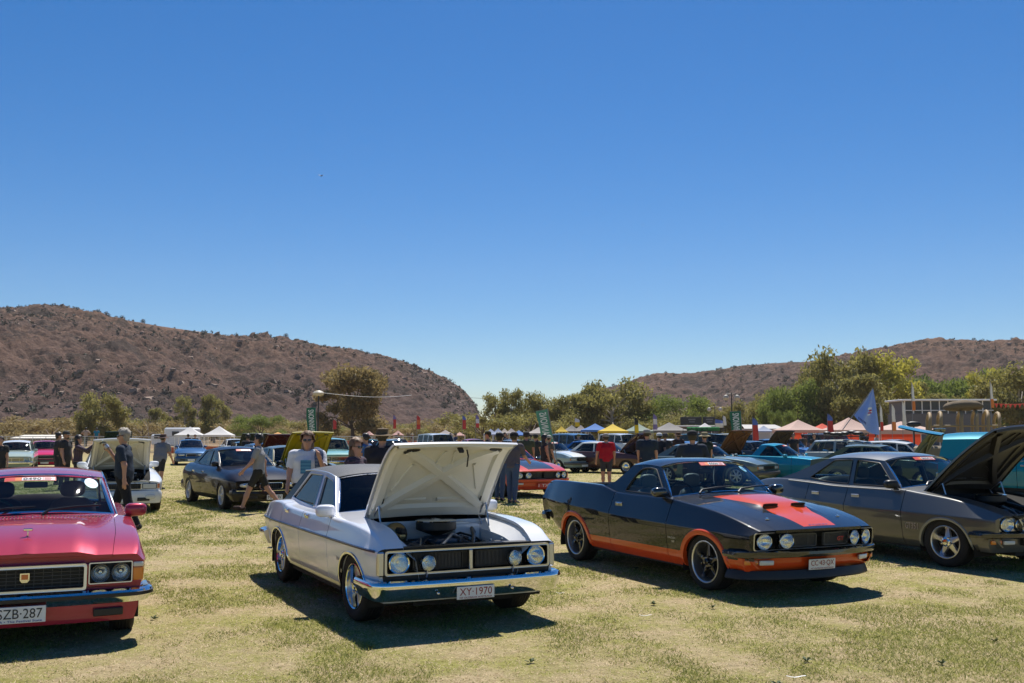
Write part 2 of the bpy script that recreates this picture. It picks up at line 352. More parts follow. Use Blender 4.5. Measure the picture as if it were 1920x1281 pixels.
class Car:
    def __init__(c, S, name, loc, head, label, group=None, cat='car'):
        c.S = S; c.q = S.get('q', 1.0)
        c.root = root(name, (loc[0], loc[1], S.get('z', -.012)), R(head), label, cat, group)
        c.top, c.bot, c.wid, c.zc = pchip(S['top']), pchip(S['bot']), pchip(S['wid']), lin(S['crease'])
        c.lo, c.hi = S['lo'], S['hi']; c.crown = pchip(S['crown']); c.yin = lin(S['yin'])
        c.xf, c.xr = S['xf'], S['xr']; c.P = S['paint']; c.bulge = S.get('bulge', lambda x, y: 0*x)
        c.bow, c.bowr, c.rake = S.get('bow', .06), S.get('bowr', .05), S.get('rake', 0.)
    def deform(c, V):
        V = np.array(V, float); x, y, z = V[..., 0], V[..., 1], V[..., 2]
        s = np.clip((x-.2)/max(c.xf-.2, .1), 0, 1.3)**2; xm = -c.S['wb']-.25; t = np.clip((xm-x)/max(xm-c.xr, .1), 0, 1.3)**2
        V[..., 0] = x-c.bow*y*y*s+c.rake*(z-.6)*s+c.bowr*y*y*t+c.S.get('raker', 0)*(z-.6)*t
        return V
    def build(c, mb, name, m, parent=None, ang=38, smooth=True):
        if not mb.v: return None
        mb.v = [tuple(p) for p in c.deform(mb.v)]
        return mb.build(name, m, parent or c.root, smooth, ang)
    def zlow(c, x):
        z = c.bot(x)
        for xc, zc, rx, rz in c.S['arches']:
            u = np.clip(1-np.abs((x-xc)/rx)**2.15, 0, 1); z = np.where(np.abs(x-xc) < rx, np.maximum(z, zc+rz*u**(1/2.15)), z)
        return z
    def yside(c, x, z):
        zb, zc, zt = c.bot(x), c.zc(x), c.top(x)
        tl = np.clip((z-zb)/(zc-zb), 0, 1); th = np.clip((z-zc)/(zt-zc), 0, 1)
        dl = np.interp(tl, [p[0] for p in c.lo], [p[1] for p in c.lo]); dh = np.interp(th, [p[0] for p in c.hi], [p[1] for p in c.hi])
        return c.wid(x)+np.where(z < zc, dl, dh)
    def ysh(c, x): return c.wid(x)+c.hi[-1][1]
    def ztop(c, x, y): return c.top(x)+c.crown(x)*(1-np.clip(np.abs(y)/c.ysh(x), 0, 1)**2.0)+c.bulge(x, y)
    def cols(c, x0, x1):
        n = max(4, int(abs(x1-x0)/.085*c.q)); xs = list(np.linspace(x0, x1, n))
        for xc, zc, rx, rz in c.S['arches']:
            k = int(26*c.q)
            a = [xc+rx*math.cos(t) for t in np.linspace(0, math.pi, k)]
            if any(min(x0, x1) < q < max(x0, x1) for q in a):
                xs = [q for q in xs if abs(q-xc) > rx+.01 or q in (x0, x1)]+[q for q in a if min(x0, x1)+.004 < q < max(x0, x1)-.004]
        return np.array(sorted(set(round(float(q), 5) for q in xs)))
    def side_panel(c, name, x0, x1, sg, m, top=True, parent=None):
        xs = c.cols(x0, x1); zl, zc, zt = c.zlow(xs), c.zc(xs), c.top(xs); rows = []
        for t in np.linspace(0, 1, 9): z = zl+(zc-zl)*t; rows.append((c.yside(xs, z-1e-6), z))
        for tz, dy in c.hi[1:]: rows.append((c.wid(xs)+dy, zc+(zt-zc)*tz))
        ys, yi = c.ysh(xs), np.minimum(c.yin(xs), c.ysh(xs)-.004)
        for t in (.04, .12, .55, 1): y = ys+(yi-ys)*t; rows.append((y, c.ztop(xs, y)))
        G = np.stack([np.stack([xs, sg*y, z], -1) for y, z in rows], 1); mb = MB(); mb.grid(G, 0, flip=(sg > 0))
        # flanges: bottom / arch edge and the two shut-line edges turn inwards
        e = G[:, 0]; f = e.copy(); f[:, 1] -= sg*.045; mb.grid(np.stack([f, e], 1), 0, flip=(sg > 0))
        for k in (0, -1):
            e = G[k, :10]; f = e.copy(); f[:, 1] -= sg*.03; mb.grid(np.stack([e, f], 0) if k else np.stack([f, e], 0), 0, flip=(sg > 0))
        e = G[:, -1]; f = e.copy(); f[:, 2] -= .03; mb.grid(np.stack([e, f], 1), 0, flip=(sg > 0))
        return c.build(mb, name, m, parent)
    def arch_strip(c, name, xc, zc, rx, rz, sg, m, w=.035, proud=.012):
        """trim or flare following a wheel opening"""
        mb = MB(); G = []
        for a in np.linspace(0, math.pi, 40):
            sc = lambda k: (xc+np.sign(math.cos(a))*abs(math.cos(a))**(2/2.15)*(rx+k), zc+abs(math.sin(a))**(2/2.15)*(rz+k))
            row = []
            for k, o in ((-.003, -.03), (-.003, proud*.8), (w*.3, proud), (w*.8, proud*.9), (w, 0.0), (w+.003, -.01)):
                x, z = sc(k); z = max(z, c.bot(x)+.002); y = c.yside(np.array(x), np.array(z))+o; row.append((x, sg*float(y), z))
            G.append(row)
        mb.grid(np.array(G), 0, flip=(sg < 0)); return c.build(mb, name, m)
    def strip(c, name, zf, x0, x1, sg, m, h=.022, o=.008):
        xs = np.linspace(x0, x1, 30); G = []
        for x in xs:
            z = zf(x) if callable(zf) else zf; y = float(c.yside(np.array(x), np.array(z)))
            G.append([(x, sg*(y-.004), z-h/2), (x, sg*(y+o), z-h*.3), (x, sg*(y+o), z+h*.3), (x, sg*(y-.004), z+h/2)])
        mb = MB(); mb.grid(np.array(G), 0, flip=(sg > 0)); return c.build(mb, name, m)
    def body(c):
        S = c.S; dl = S['doors']
        for sg in (-1, 1):
            c.side_panel('front_fender', c.xf, dl[0]+.005, sg, c.P)
            for i in range(len(dl)-1):
                d = c.side_panel('door', dl[i]-.005, dl[i+1]+.005, sg, c.P)
                hx = dl[i+1]+S.get('hdx', .16); hz = S.get('hz', .84); y = float(c.yside(np.array(hx), np.array(hz)))
                hb = MB(); hb.box((hx, sg*(y+.004), hz), (.15, .012, .05), .004, 0); hb.box((hx, sg*(y+.017), hz+.008), (.12, .016, .018), .005, 0)
                hb.v = [tuple(p) for p in c.deform(hb.v)]; hb.build('door_handle', S.get('hmat', M_CHROME), d)
            c.side_panel('rear_quarter', dl[-1]-.005, c.xr, sg, c.P)
            for xc, zc, rx, rz in S['arches']:      # wheel wells
                mb = MB(); G = []
                for a in np.linspace(-.15, math.pi+.15, 24):
                    x, z = xc+math.cos(a)*(rx+.02), zc+math.sin(a)*(rz+.02); G.append([(x, sg*.50, z), (x, sg*(float(c.wid(np.array(xc)))-.05), z)])
                mb.grid(np.array(G)); mb.box((xc, sg*.5, zc+rz/2), (rx*2.05, .02, rz+.1)); mb.build('wheel_well', M_DARK, c.root)
                if S.get('archtrim'): c.arch_strip('arch_trim', xc, zc, rx, rz, sg, S['archtrim'], S.get('atw', .03), S.get('atp', .010))
        # underbody
        mb = MB(); z0 = S.get('floor', .20)
        mb.box(((c.xf+c.xr)/2, 0, z0+.05), (c.xf-c.xr-.25, 1.0, .10)); a0, a1 = S['arches'][0], S['arches'][1]
        xa, xb = a0[0]-a0[2]-.03, a1[0]+a1[2]+.03; wv = float(c.wid(np.array(-1.4)))
        mb.box(((xa+xb)/2, 0, z0+.055), (xa-xb, 2*wv-.2, .10))
        if not S.get('open'): mb.box(((c.xf+S['hx0'])/2-.05, 0, .42), (c.xf-S['hx0']-.2, .98, .4))
        mb.box((S['hx0']-.02, 0, .55), (.03, 1.5, .62))
        xb2 = S['arches'][1][0]
        if not S.get('bed'): mb.box(((xb2+c.xr)/2, 0, .5), (xb2-c.xr-.1, 1.0, .5))
        c.build(mb, 'underbody', M_DARK, smooth=False)
        # boot lid / rear panel
        if S.get('deck'):
            x0, x1 = S['deck']; xs = np.linspace(x0, x1, 10); G = []
            for x in xs:
                yy = float(c.yin(x))-.004; G.append([(x, y, float(c.ztop(np.array(x), np.array(y)))) for y in np.linspace(-yy, yy, 15)])
            mb = MB(); mb.grid(np.array(G)); c.build(mb, 'boot_lid', c.P)
        sec = c.section(c.xr); mb = MB(); mb.plate(sec, [], lambda y, z: (c.xr, y, z)); mb.f = [q[::-1] for q in mb.f]; c.build(mb, 'rear_panel', c.P)
        # cowl between bonnet and windscreen
        G = []; g = S['gh']; x0 = S['hx0']-.004
        for t in np.linspace(0, 1, 5):
            row = []
            for u in np.linspace(-1, 1, 15):
                xw = g['A0'][0]+g['bowb']*(1-u*u); x = x0+(xw-.02-x0)*t; y = u*(float(c.yin(x0))*(1-t)+(g['yb']-.01)*t); zt = float(c.ztop(np.array(x), np.array(abs(y)))); row.append((x, y, zt))
            G.append(row)
        mb = MB(); mb.grid(np.array(G)); c.build(mb, 'cowl', S.get('cowlmat', c.P))
        for sg in (-1, 1):
            for k in (0, 1):
                wx = x0-.10; y0 = (.05 if k else -.52) if True else 0
            y0 = .08 if sg > 0 else -.50; xw = g['A0'][0]+g['bowb']
            mb = MB(); zt = float(c.ztop(np.array(x0-.12), np.array(0.)))+.02
            mb.tube([(x0-.13, y0, zt-.02), (x0-.16, y0+.06, zt+.02), (xw-.02, y0+.30, zt+.045), (xw-.04, y0+.52, zt+.05)], [.016, .013, .010, .009], 6); mb.build('wiper', M_BLACK, c.root)
    def section(c, x, z0=None):
        x = np.array(x, float); zs = list(np.linspace(float(c.zlow(x)) if z0 is None else z0, float(c.zc(x)), 5)); pts = [(float(c.yside(x, np.array(z-1e-6))), z) for z in zs]
        pts += [(float(c.wid(x))+dy, float(c.zc(x)+(c.top(x)-c.zc(x))*tz)) for tz, dy in c.hi[1:]]
        pts += [(float(c.ysh(x))*(1-t), float(c.ztop(x, c.ysh(x)*(1-t)))) for t in np.linspace(0, 1, 7)[1:-1]]
        return pts+[(-y, z) for y, z in pts[::-1]]
    def hood(c, m=None, under=None):
        S = c.S; x0, x1 = S['hx0'], S['hx1']; hy = c.yin; n, k = int(18*max(c.q, .7)), int(25*max(c.q, .7)); G = []
        for x in np.linspace(x0, x1, n):
            yy = float(hy(x))-.004; ys = np.linspace(-yy, yy, k); G.append(np.stack([np.full(k, x), ys, c.ztop(np.full(k, x), ys)], -1))
        G = np.array(G); mb = MB(); mb.grid(G)
        for e in (G[0], G[-1]): f = e.copy(); f[:, 2] -= .028; mb.grid(np.stack([e, f], 0) if e is G[0] else np.stack([f, e], 0), flip=True)
        for j in (0, -1): e = G[:, j]; f = e.copy(); f[:, 2] -= .028; mb.grid(np.stack([e, f], 1), flip=(j == 0))
        ang = S.get('open', 0)
        if not ang: return c.build(mb, 'bonnet', m or c.P)
        # open: swing about the rear hinge, with a pressed inner frame
        mb.v = [tuple(p) for p in c.deform(mb.v)]; piv = (x0, 0, float(c.top(np.array(x0)))); Rm = Matrix.Rotation(-R(ang), 3, 'Y')
        mb.rotate(Rm, piv); h = mb.build('bonnet', m or c.P, c.root)
        ib = MB(); yy = float(hy((x0+x1)/2))-.03; xm = (x0+x1)/2
        def zb(x, y, d): return float(c.ztop(np.array(x), np.array(y)))-d
        Gi = [[(x, y*min(1, float(hy(x))/float(hy(xm))), zb(x, y, .024)) for y in np.linspace(-yy, yy, 21)] for x in np.linspace(x0+.02, x1-.02, 16)]
        ib.grid(np.array(Gi), flip=True)
        def bar(a, b, w, d=.035, nseg=8):
            a, b = np.array(a), np.array(b); t = (b-a)/np.linalg.norm(b-a); nn = np.array([-t[1], t[0]]); Gb = []
            for s in np.linspace(0, 1, nseg):
                p = a+(b-a)*s
                Gb.append([(*(p+nn*w*q), zb(*(p+nn*w*q), dd)) for q, dd in ((-1, .022), (-.62, d+.02), (.62, d+.02), (1, .022))])
            ib.grid(np.array(Gb), flip=True)
        e = .05; fx0, fx1 = x0+.06, x1-.07; yf = yy*min(1, float(hy(x1))/float(hy(xm)))-.02
        bar((fx0, -yy+e), (fx1, -yf+e), .055); bar((fx1, yf-e), (fx0, yy-e), .055); bar((fx1, -yf), (fx1, yf), .06); bar((fx0+.02, yy), (fx0+.02, -yy), .085)
        bar((fx0+.10, -yy+.10), (fx1-.05, yf-.12), .055, .060, 12); bar((fx1-.05, -yf+.12), (fx0+.10, yy-.10), .055, .059, 12)
        for q in (-1, 1): bar((fx0+.30, q*(yy-.17)), (fx1-.30, q*(yy-.30)), .016, .024, 6); bar((fx0+.42, q*.10), (fx0+.30, q*.34), .014, .022, 6); bar((fx1-.10, q*.05), (fx1-.38, q*.10), .012, .022, 6); bar((fx0+.16, q*.06), (fx0+.16, q*.36), .020, .022, 6)
        ib.v = [tuple(p) for p in c.deform(ib.v)]; ib.rotate(Rm, piv); ib.build('inner_frame', under or m or c.P, h)
        def fin(mb_, nm, m_):
            mb_.v = [tuple(p) for p in c.deform(mb_.v)]; mb_.rotate(Rm, piv); mb_.build(nm, m_, h)
        lb = MB(); lb.box((fx1, .04, zb(fx1, 0, .07)), (.03, .05, .10), .006); fin(lb, 'latch', M_BLACK)
        lb = MB(); lb.tube([(fx1-.02, .12, zb(fx1, .1, .06)), (fx1-.05, .12, zb(fx1, .1, .12)), (fx1-.16, .13, zb(fx1, .1, .14))], .008, 6); fin(lb, 'latch_lever', M_BLACK)
        for sg in (-1, 1):
            lb = MB(); lb.ell((fx1-.015, sg*yf*.72, zb(fx1, yf*.72, .055)), (.045, .14, .01)); fin(lb, 'frame_slot', M_BLACK)
            lb = MB(); lb.box((fx0+.16, sg*(yy-.09), zb(fx0, yy*.8, .058)), (.11, .035, .008), .002); fin(lb, 'frame_slot', M_BLACK)
            y = sg*(yy-.05); z0 = piv[2]-.10; q = np.array(Rm) @ np.array([.20, 0, -.06])
            hb = MB(); hb.tube([(x0+.10, y, z0), (x0+.02, y, z0+.1), (x0+q[0], y, piv[2]+q[2])], .010, 6); hb.build('hinge', M_SATIN, h); hb = MB(); hb.tube([(x0+.28, y, z0-.02), (x0+q[0]+.02, y, piv[2]+q[2]+.01)], .009, 6); hb.build('hinge_spring', M_SATIN, h)
        return h
    def greenhouse(c):
        S = c.S; g = S['gh']; (xa0, za0), (xa1, za1), (xc1, zc1), (xc0, zc0) = g['A0'], g['A1'], g['C1'], g['C0']; yb, yr = g['yb'], g['yr']
        rail = pchip([(xc0-1, zc1-.3)]+[(xc1, zc1)]+list(g.get('rail', []))+[(xa1, za1)]+[(xa0+1, za1-.3)])
        def fy(x, z):
            b = float(c.top(np.array(x)))-.005; t = (z-b)/max(.05, (max(za1, zc1)-b)); return yb+(yr-yb)*min(max(t, -.1), 1.05)
        xsr = np.linspace(xa1, xc1, 9)
        belt = [(x, float(c.top(np.array(x)))-.012) for x in np.linspace(xc0, xa0, 12)]
        outer = [(xa1, za1)]+[(x, float(rail(x))) for x in xsr[1:-1]]+[(xc1, zc1)]+[tuple(p) for p in g.get('cmid', [])]+[(xc0, zc0)]+belt[1:-1]+[(xa0, za0)]
        gl = S.get('glass', M_GLASS); pil = S.get('pillar', c.P)
        for sg in (-1, 1):
            mb = MB(); holes = [rpoly(wd, g.get('wr', .035)) for wd in g['win']]
            mb.plate(outer, holes, lambda x, z: (x, sg*fy(x, z), z), 0, .030, (0, -sg, 0))
            if sg < 0: mb.f = [q[::-1] for q in mb.f]
            fr = c.build(mb, 'cab_frame', pil, ang=30)
            for k, h in enumerate(holes):
                wb_ = MB(); wb_.plate(h, [], lambda x, z: (x, sg*(fy(x, z)-.014), z))
                if sg < 0: wb_.f = [q[::-1] for q in wb_.f]
                c.build(wb_, 'side_window', S.get('sglass', gl), fr)
                if g.get('wtrim'):
                    tb = MB(); tb.tube([(x, sg*(fy(x, z)+.001), z) for x, z in h], g.get('wtr', .007), 6, closed=True); c.build(tb, 'window_trim', g['wtrim'], fr)
            if g.get('drip'):
                p = [(xa0, sg*(fy(xa0, za0)+.004), za0)]+[(x, sg*(fy(x, float(rail(x)))+.006), float(rail(x))) for x in xsr]
                tb = MB(); tb.tube(p, .009, 6); c.build(tb, 'drip_rail', g['drip'], fr)
        # roof
        n, k = int(16*max(c.q, .6)), int(23*max(c.q, .6)); G = []; u = np.linspace(-1, 1, k); rc = g['rc']
        bf, br_ = g['bowt'], g.get('bowrt', .06)
        for t in np.linspace(0, 1, n):
            xe = xc1+(xa1-xc1)*t; x = xe+(1-u*u)*(bf*t**3-br_*(1-t)**3); zr = float(rail(xe)); end = min(1, .80+.2*min(t, 1-t)*6)
            G.append(np.stack([x, u*(yr+.002), zr+rc*end*(1-np.abs(u)**g.get('rp', 2.3))], -1))
        mb = MB(); mb.grid(np.array(G)); c.build(mb, 'roof', S.get('roofmat', c.P))
        # screens
        def screen(nm, b0, zb0, bb, ybb, t0, zt0, bt, ytt, zcr, m, front):
            G = []
            for s in np.linspace(0, 1, 8):
                row = []
                for q in np.linspace(-1, 1, 17):
                    x = (b0+bb*(1-q*q))*(1-s)+(t0+bt*(1-q*q))*s+g.get('belly', .02)*math.sin(math.pi*s)*(1 if front else -1); y = q*(ybb*(1-s)+ytt*s)
                    z = (zb0+c_b*(1-q*q))*(1-s)+(zt0+zcr*(1-abs(q)**g.get('rp', 2.3)))*s; row.append((x, y, z))
                G.append(row)
            G = np.array(G); mb = MB(); mb.grid(G, flip=not front); o = c.build(mb, nm, m)
            per = list(G[0])+list(G[1:, -1])+list(G[-1, ::-1][1:])+list(G[1:-1, 0][::-1])
            tb = MB(); tb.tube(per, g.get('strim_r', .013), 6, closed=True); c.build(tb, 'screen_trim', g.get('strim', M_CHROME), o)
            return G
        xw = np.array(xa0+g['bowb']); c_b = float(c.ztop(xw, np.array(0.)))-za0+.012
        c.WS = screen('windscreen', xa0-.012, za0, g['bowb'], yb-.035, xa1-.010, za1-.012, bf, yr-.025, rc*.80, S.get('wsglass', gl), True)
        if g.get('rs', True):
            (rx, rz) = g.get('R0', g['C0']); c_b = g.get('rcb', .02)
            screen('rear_window', rx+.02, rz+.01, -g.get('bowrb', .10), yb-.10, xc1+.02, zc1-.012, -br_, yr-.03, rc*.80, gl, False)
        # cabin
        wv = yb-.04; col = S.get('seat', M_SEAT); fx = xa0-.75; zs = S.get('zs', .62)
        mb = MB(); mb.box(((xa0+S['doors'][-1])/2, 0, .30), (abs(xa0-S['doors'][-1])+.3, 2*wv, .06)); c.build(mb, 'cabin_floor', M_DARK, smooth=False)
        zd = float(c.top(np.array(xa0)))
        mb = MB(); pr = [(xa0+g['bowb']-.05, zd-.02), (xa0-.10, zd-.0), (xa0-.22, zd-.03), (xa0-.26, zd-.12), (xa0-.16, zd-.30), (xa0+.1, zd-.30)]
        mb.add([(x, y, z) for y in (-wv, wv) for x, z in pr], [(i, (i+1) % 6, (i+1) % 6+6, i+6) for i in range(6)]+[tuple(range(6)), tuple(range(11, 5, -1))]); c.build(mb, 'dashboard', S.get('dash', M_BLACK))
        sx = S.get('drv', -1)*.36; mb = MB(); a = np.linspace(0, 2*math.pi, 24, endpoint=False); xs_, zs_ = xa0-.36, zd-.02
        mb.tube([(xs_-.06*math.sin(t)*1.0, sx+.19*math.cos(t), zs_+.17*math.sin(t)) for t in a], .014, 8, closed=True); mb.tube([(xs_, sx-.18, zs_), (xs_, sx, zs_-.03), (xs_, sx+.18, zs_)], .012, 6); mb.tube([(xs_, sx, zs_-.03), (xa0-.1, sx, zs_-.12)], .025, 8)
        c.build(mb, 'steering_wheel', M_BLACK)
        rows = [(fx, zs)]+([(S['rearseat'], zs)] if S.get('rearseat') else [])
        for j, (x, z) in enumerate(rows):
            for sg in ((-1, 1) if j == 0 else (0,)):
                w_ = .52 if j == 0 else 1.25; mb = MB()
                mb.ell((x, sg*.35, z-.16), (.55, w_, .20), 8, 14, 3.4); hh = S.get('sbk', .62)
                mb.ell((x-.30, sg*.35, z+hh/2-.16), (.17, w_, hh), 10, 14, 3.2, rot=Matrix.Rotation(R(-14), 3, 'Y'))
                if j == 0 and S.get('headrest', True): mb.ell((x-.40, sg*.35, z+hh-.08), (.09, .26, .18), 8, 12, 3)
                c.build(mb, 'seat' if j == 0 else 'rear_seat', col)
        if S.get('deck'):
            mb = MB(); rx = g.get('R0', g['C0'])[0]; mb.box((rx+.22, 0, float(c.top(np.array(rx)))-.03), (.5, 2*yb-.24, .02)); c.build(mb, 'parcel_shelf', M_BLACK)
        # inside mirror, door mirrors
        mb = MB(); mb.box((xa1+.04, 0, za1-.06), (.03, .22, .06), .01); mb.build('interior_mirror', M_BLACK, c.root)
        if S.get('mirror'):
            mx, mz, mm, ms = S['mirror']
            for sg in ((-1, 1) if S.get('mirror2', True) else (-1,)):
                y = float(c.ysh(np.array(mx))); mb = MB(); mb.ell((mx, sg*(y+.08), mz), (.13*ms, .19*ms, .12*ms), 10, 16, 3.2, rot=Matrix.Rotation(sg*R(12), 3, 'Z')); mb.tube([(mx+.03, sg*(y-.05), mz-.09), (mx+.02, sg*(y+.04), mz-.05)], [.03, .022], 8)
                o = mb.build('door_mirror', mm, c.root); gb = MB(); gb.ell((mx-.063*ms, sg*(y+.08), mz), (.012, .17*ms, .10*ms), 6, 14, 2.8); gb.build('mirror_glass', M_CHROME, o)
    # ---- nose pieces
    def nose_panel(c, openings, m=None, z0=None, zmax=None, depth=.12, back=M_BLACK):
        sec = c.section(c.xf, z0); holes = [rpoly(o, .02) if len(o) == 4 and not isinstance(o[0], (int, float)) else rect(*o, .018) for o in openings]
        mb = MB(); mb.plate(sec, holes, lambda y, z: (c.xf, y, z), 0, depth, (-1, 0, 0)); o = c.build(mb, 'nose_panel', m or c.P, ang=30)
        for h in holes:
            b = MB(); b.plate(h, [], lambda y, z: (c.xf-depth*.98, y, z)); c.build(b, 'grille_backing', back, o)
        return o
    def rect_frame(c, name, y0, y1, z0, z1, w, m, x=None, d=.02, r=.02, parent=None):
        x = c.xf if x is None else x; mb = MB(); mb.plate(rect(y0-w, y1+w, z0-w, z1+w, r+w*.5), [rect(y0, y1, z0, z1, r)], lambda y, z: (x+d, y, z), 0, d+.02, (-1, 0, 0)); return c.build(mb, name, m, parent, ang=30)
    def bars(c, name, y0, y1, z0, z1, nv, nh, m, x, t=.004, d=.02, parent=None):
        mb = MB()
        for i in range(nv): y = y0+(y1-y0)*(i+.5)/nv; mb.box((x, y, (z0+z1)/2), (d, t, z1-z0))
        for i in range(nh): z = z0+(z1-z0)*(i+.5)/nh; mb.box((x+.002, (y0+y1)/2, z), (d, y1-y0, t))
        return c.build(mb, name, m, parent, smooth=False)
    def lamp(c, y, z, r, x=None, bez=M_CHROME, bw=.012, name='headlight'):
        x = c.xf if x is None else x; mb = MB(); mb.lathe([(r*1.0, -.06), (r+bw, -.05), (r+bw, .012), (r+bw*.5, .020), (r, .014), (r*.985, .0)], (x, y, z), 'x', 32, caps=False); o = c.build(mb, name, bez)
        rb = MB(); rb.lathe([(r*.99, .0), (r*.85, -.035), (r*.6, -.065), (r*.25, -.085), (.002, -.09)], (x, y, z), 'x', 28, caps=False); rb.ell((x-.05, y, z), (.05, .03, .03), 6, 8); c.build(rb, 'reflector', M_REFL, o)
        lb = MB(); lb.lathe([(r*.99, .004), (r*.8, .018), (r*.5, .028), (.002, .033)], (x, y, z), 'x', 28, caps=False)
        for i in range(-3, 4): h = math.sqrt(max(0, 1-(i/4)**2))*r*.9; lb.box((x+.008, y+i*r/4, z), (.004, .003, 2*h))
        c.build(lb, 'lens', M_LENS, o); return o
    def rlamp(c, y0, y1, z0, z1, m, x=None, d=.015, name='indicator', parent=None):
        x = c.xf if x is None else x; mb = MB(); mb.box((x+d/2, (y0+y1)/2, (z0+z1)/2), (d+.03, abs(y1-y0), z1-z0), .008)
        return c.build(mb, name, m, parent)
    def bumper(c, x, hw, wrap, prof, m, name='front_bumper', rear=False, rc=.10):
        s = -1 if rear else 1; p = [(x-s*wrap, -hw)]
        for a in np.linspace(0, math.pi/2, 7): p.append((x-s*rc+s*rc*math.sin(a), -hw+rc-rc*math.cos(a)))
        p += [(x, y) for y in np.linspace(-hw+rc, hw-rc, 12)[1:-1]]
        for a in np.linspace(math.pi/2, 0, 7): p.append((x-s*rc+s*rc*math.sin(a), hw-rc+rc*math.cos(a)))
        p.append((x-s*wrap, hw)); mb = MB(); pr = prof
        if rear: p = p[::-1]
        sweep(mb, p, [(o, z) for o, z in pr], 0); return c.build(mb, name, m, ang=30)
    def valance(c, z0, z1, m, x=None, hw=.84, tuck=.08, name='front_valance', wrap=.3):
        x = c.xf-.03 if x is None else x; p = [(x-wrap, -hw), (x-.06, -hw), (x-.012, -hw+.05)]+[(x, y) for y in np.linspace(-hw+.14, hw-.14, 10)]+[(x-.012, hw-.05), (x-.06, hw), (x-wrap, hw)]
        mb = MB(); sweep(mb, p, [(0, z1), (0, (z0+z1)/2+.01), (-tuck, z0), (-tuck-.03, z0), (-.04, z1)]); return c.build(mb, name, m)
    def plate(c, y, z, txt, col, x, sub=None, w=.37, h=.112, bgm=M_WHITE, name='number_plate', tilt=0, subcol=None):
        mb = MB(); mb.box((x, y, z), (.010, w, h), .003); o = c.build(mb, name, bgm)
        dz = .010 if sub else 0
        if txt: lettering(o, txt, (x+.0066, y, z+dz), (0, 1, 0), (0, 0, 1), w*.86, h*(.58 if sub else .66), col, bold=.0, deform=c.deform)
        if sub: lettering(o, sub, (x+.0066, y, z-h*.37), (0, 1, 0), (0, 0, 1), w*.86, h*.13, subcol or col, bold=.004 if False else .012, deform=c.deform)
        return o
    def ws_point(c, q, s):
        """point on the windscreen, q -1..1 across, s 0..1 up, with outward offset"""
        G = c.WS; i = s*(G.shape[0]-1); j = (q+1)/2*(G.shape[1]-1); i0, j0 = min(int(i), G.shape[0]-2), min(int(j), G.shape[1]-2); a, b = i-i0, j-j0
        P = (G[i0, j0]*(1-a)+G[i0+1, j0]*a)*(1-b)+(G[i0, j0+1]*(1-a)+G[i0+1, j0+1]*a)*b
        n = np.cross(G[i0, j0+1]-G[i0, j0], G[i0+1, j0]-G[i0, j0]); n /= np.linalg.norm(n); n = n if n[0] > 0 else -n
        return P+n*.007
    def sticker(c, q0, q1, s0, s1, m, name='windscreen_sticker', txt=None, tm=None, off=0.0):
        if txt:
            v, f, asp = text_mesh(txt, 1, 0, .012); mb = MB(); P = [c.ws_point(q0+(p[0]+.5)*(q1-q0), s0+(p[1]/asp+.5)*(s1-s0)) for p in v]; P = [p+np.array([.004, 0, .002]) for p in P]; mb.add(P, f); return mb.v, mb.f
        G = [[c.ws_point(q, s)+np.array([off, 0, 0]) for q in np.linspace(q0, q1, 8)] for s in (s0, s1)]
        mb = MB(); mb.grid(np.array(G)); return c.build(mb, name, m) if False else mb.build(name, m, c.root)
    def show_sticker(c, num, q0=-.45, q1=.25, s0=.86, s1=.97):
        L = q1-q0; o = c.sticker(q0, q1, s0, s1, M_STICKR); e = (s1-s0)*.13
        for a, b, m, of in ((q0+.03*L, q0+.20*L, M_STICKR, .001), (q0+.2*L, q0+.32*L, M_STICKO, .0012), (q0+.33*L, q0+.74*L, M_WHITE, .0012), (q0+.75*L, q0+.97*L, M_WHITE, .0012)):
            G = [[c.ws_point(q, s)+np.array([of, 0, of*.5]) for q in np.linspace(a, b, 5)] for s in (s0+e, s1-e)]
            mb = MB(); mb.grid(np.array(G)); mb.build('sticker_panel', m, o)
        for i in range(4):
            s = s0+e*2+(s1-s0-4*e)*i/3; G = [[c.ws_point(q, t)+np.array([.0025, 0, .0013]) for q in (q0+.77*L, q0+(.90+.02*(i % 3))*L)] for t in (s-.004, s+.004)]; mb = MB(); mb.grid(np.array(G)); mb.build('sticker_line', M_STICKR, o)
        if num:
            v, f = c.sticker(q0+.36*L, q0+.71*L, s0+e*1.6, s1-e*1.6, None, txt=num); mb = MB(); mb.v, mb.f, mb.m = v, f, [0]*len(f); mb.build('lettering', M_PBLACK, o, smooth=False)
    def wheels(c, st, rad, wd, ty, steer=0.0):
        for x, s in ((0, 1), (-c.S['wb'], 0)):
            for sg in (-1, 1): make_wheel(c.root, x, sg*(ty-wd/2), sg, rad, wd, st, steer if s else 0, nb=40 if c.q >= .9 else 26)
    def disc_sticker(c, q, s, rq, m):
        a = np.linspace(0, 2*math.pi, 24, endpoint=False); mb = MB(); mb.add([c.ws_point(q, s)]+[c.ws_point(q+rq*math.cos(t), s+rq*1.35*math.sin(t)) for t in a], [(0, 1+i, 1+(i+1) % 24) for i in range(24)]); o = mb.build('registration_disc', m, c.root)
        b = MB(); b.grid(np.array([[c.ws_point(q+u, s+t)+np.array([.002, 0, .001]) for u in (-rq*.6, rq*.6)] for t in (-.02, .01)])); b.build('sticker_line', M_PBLUE, o)
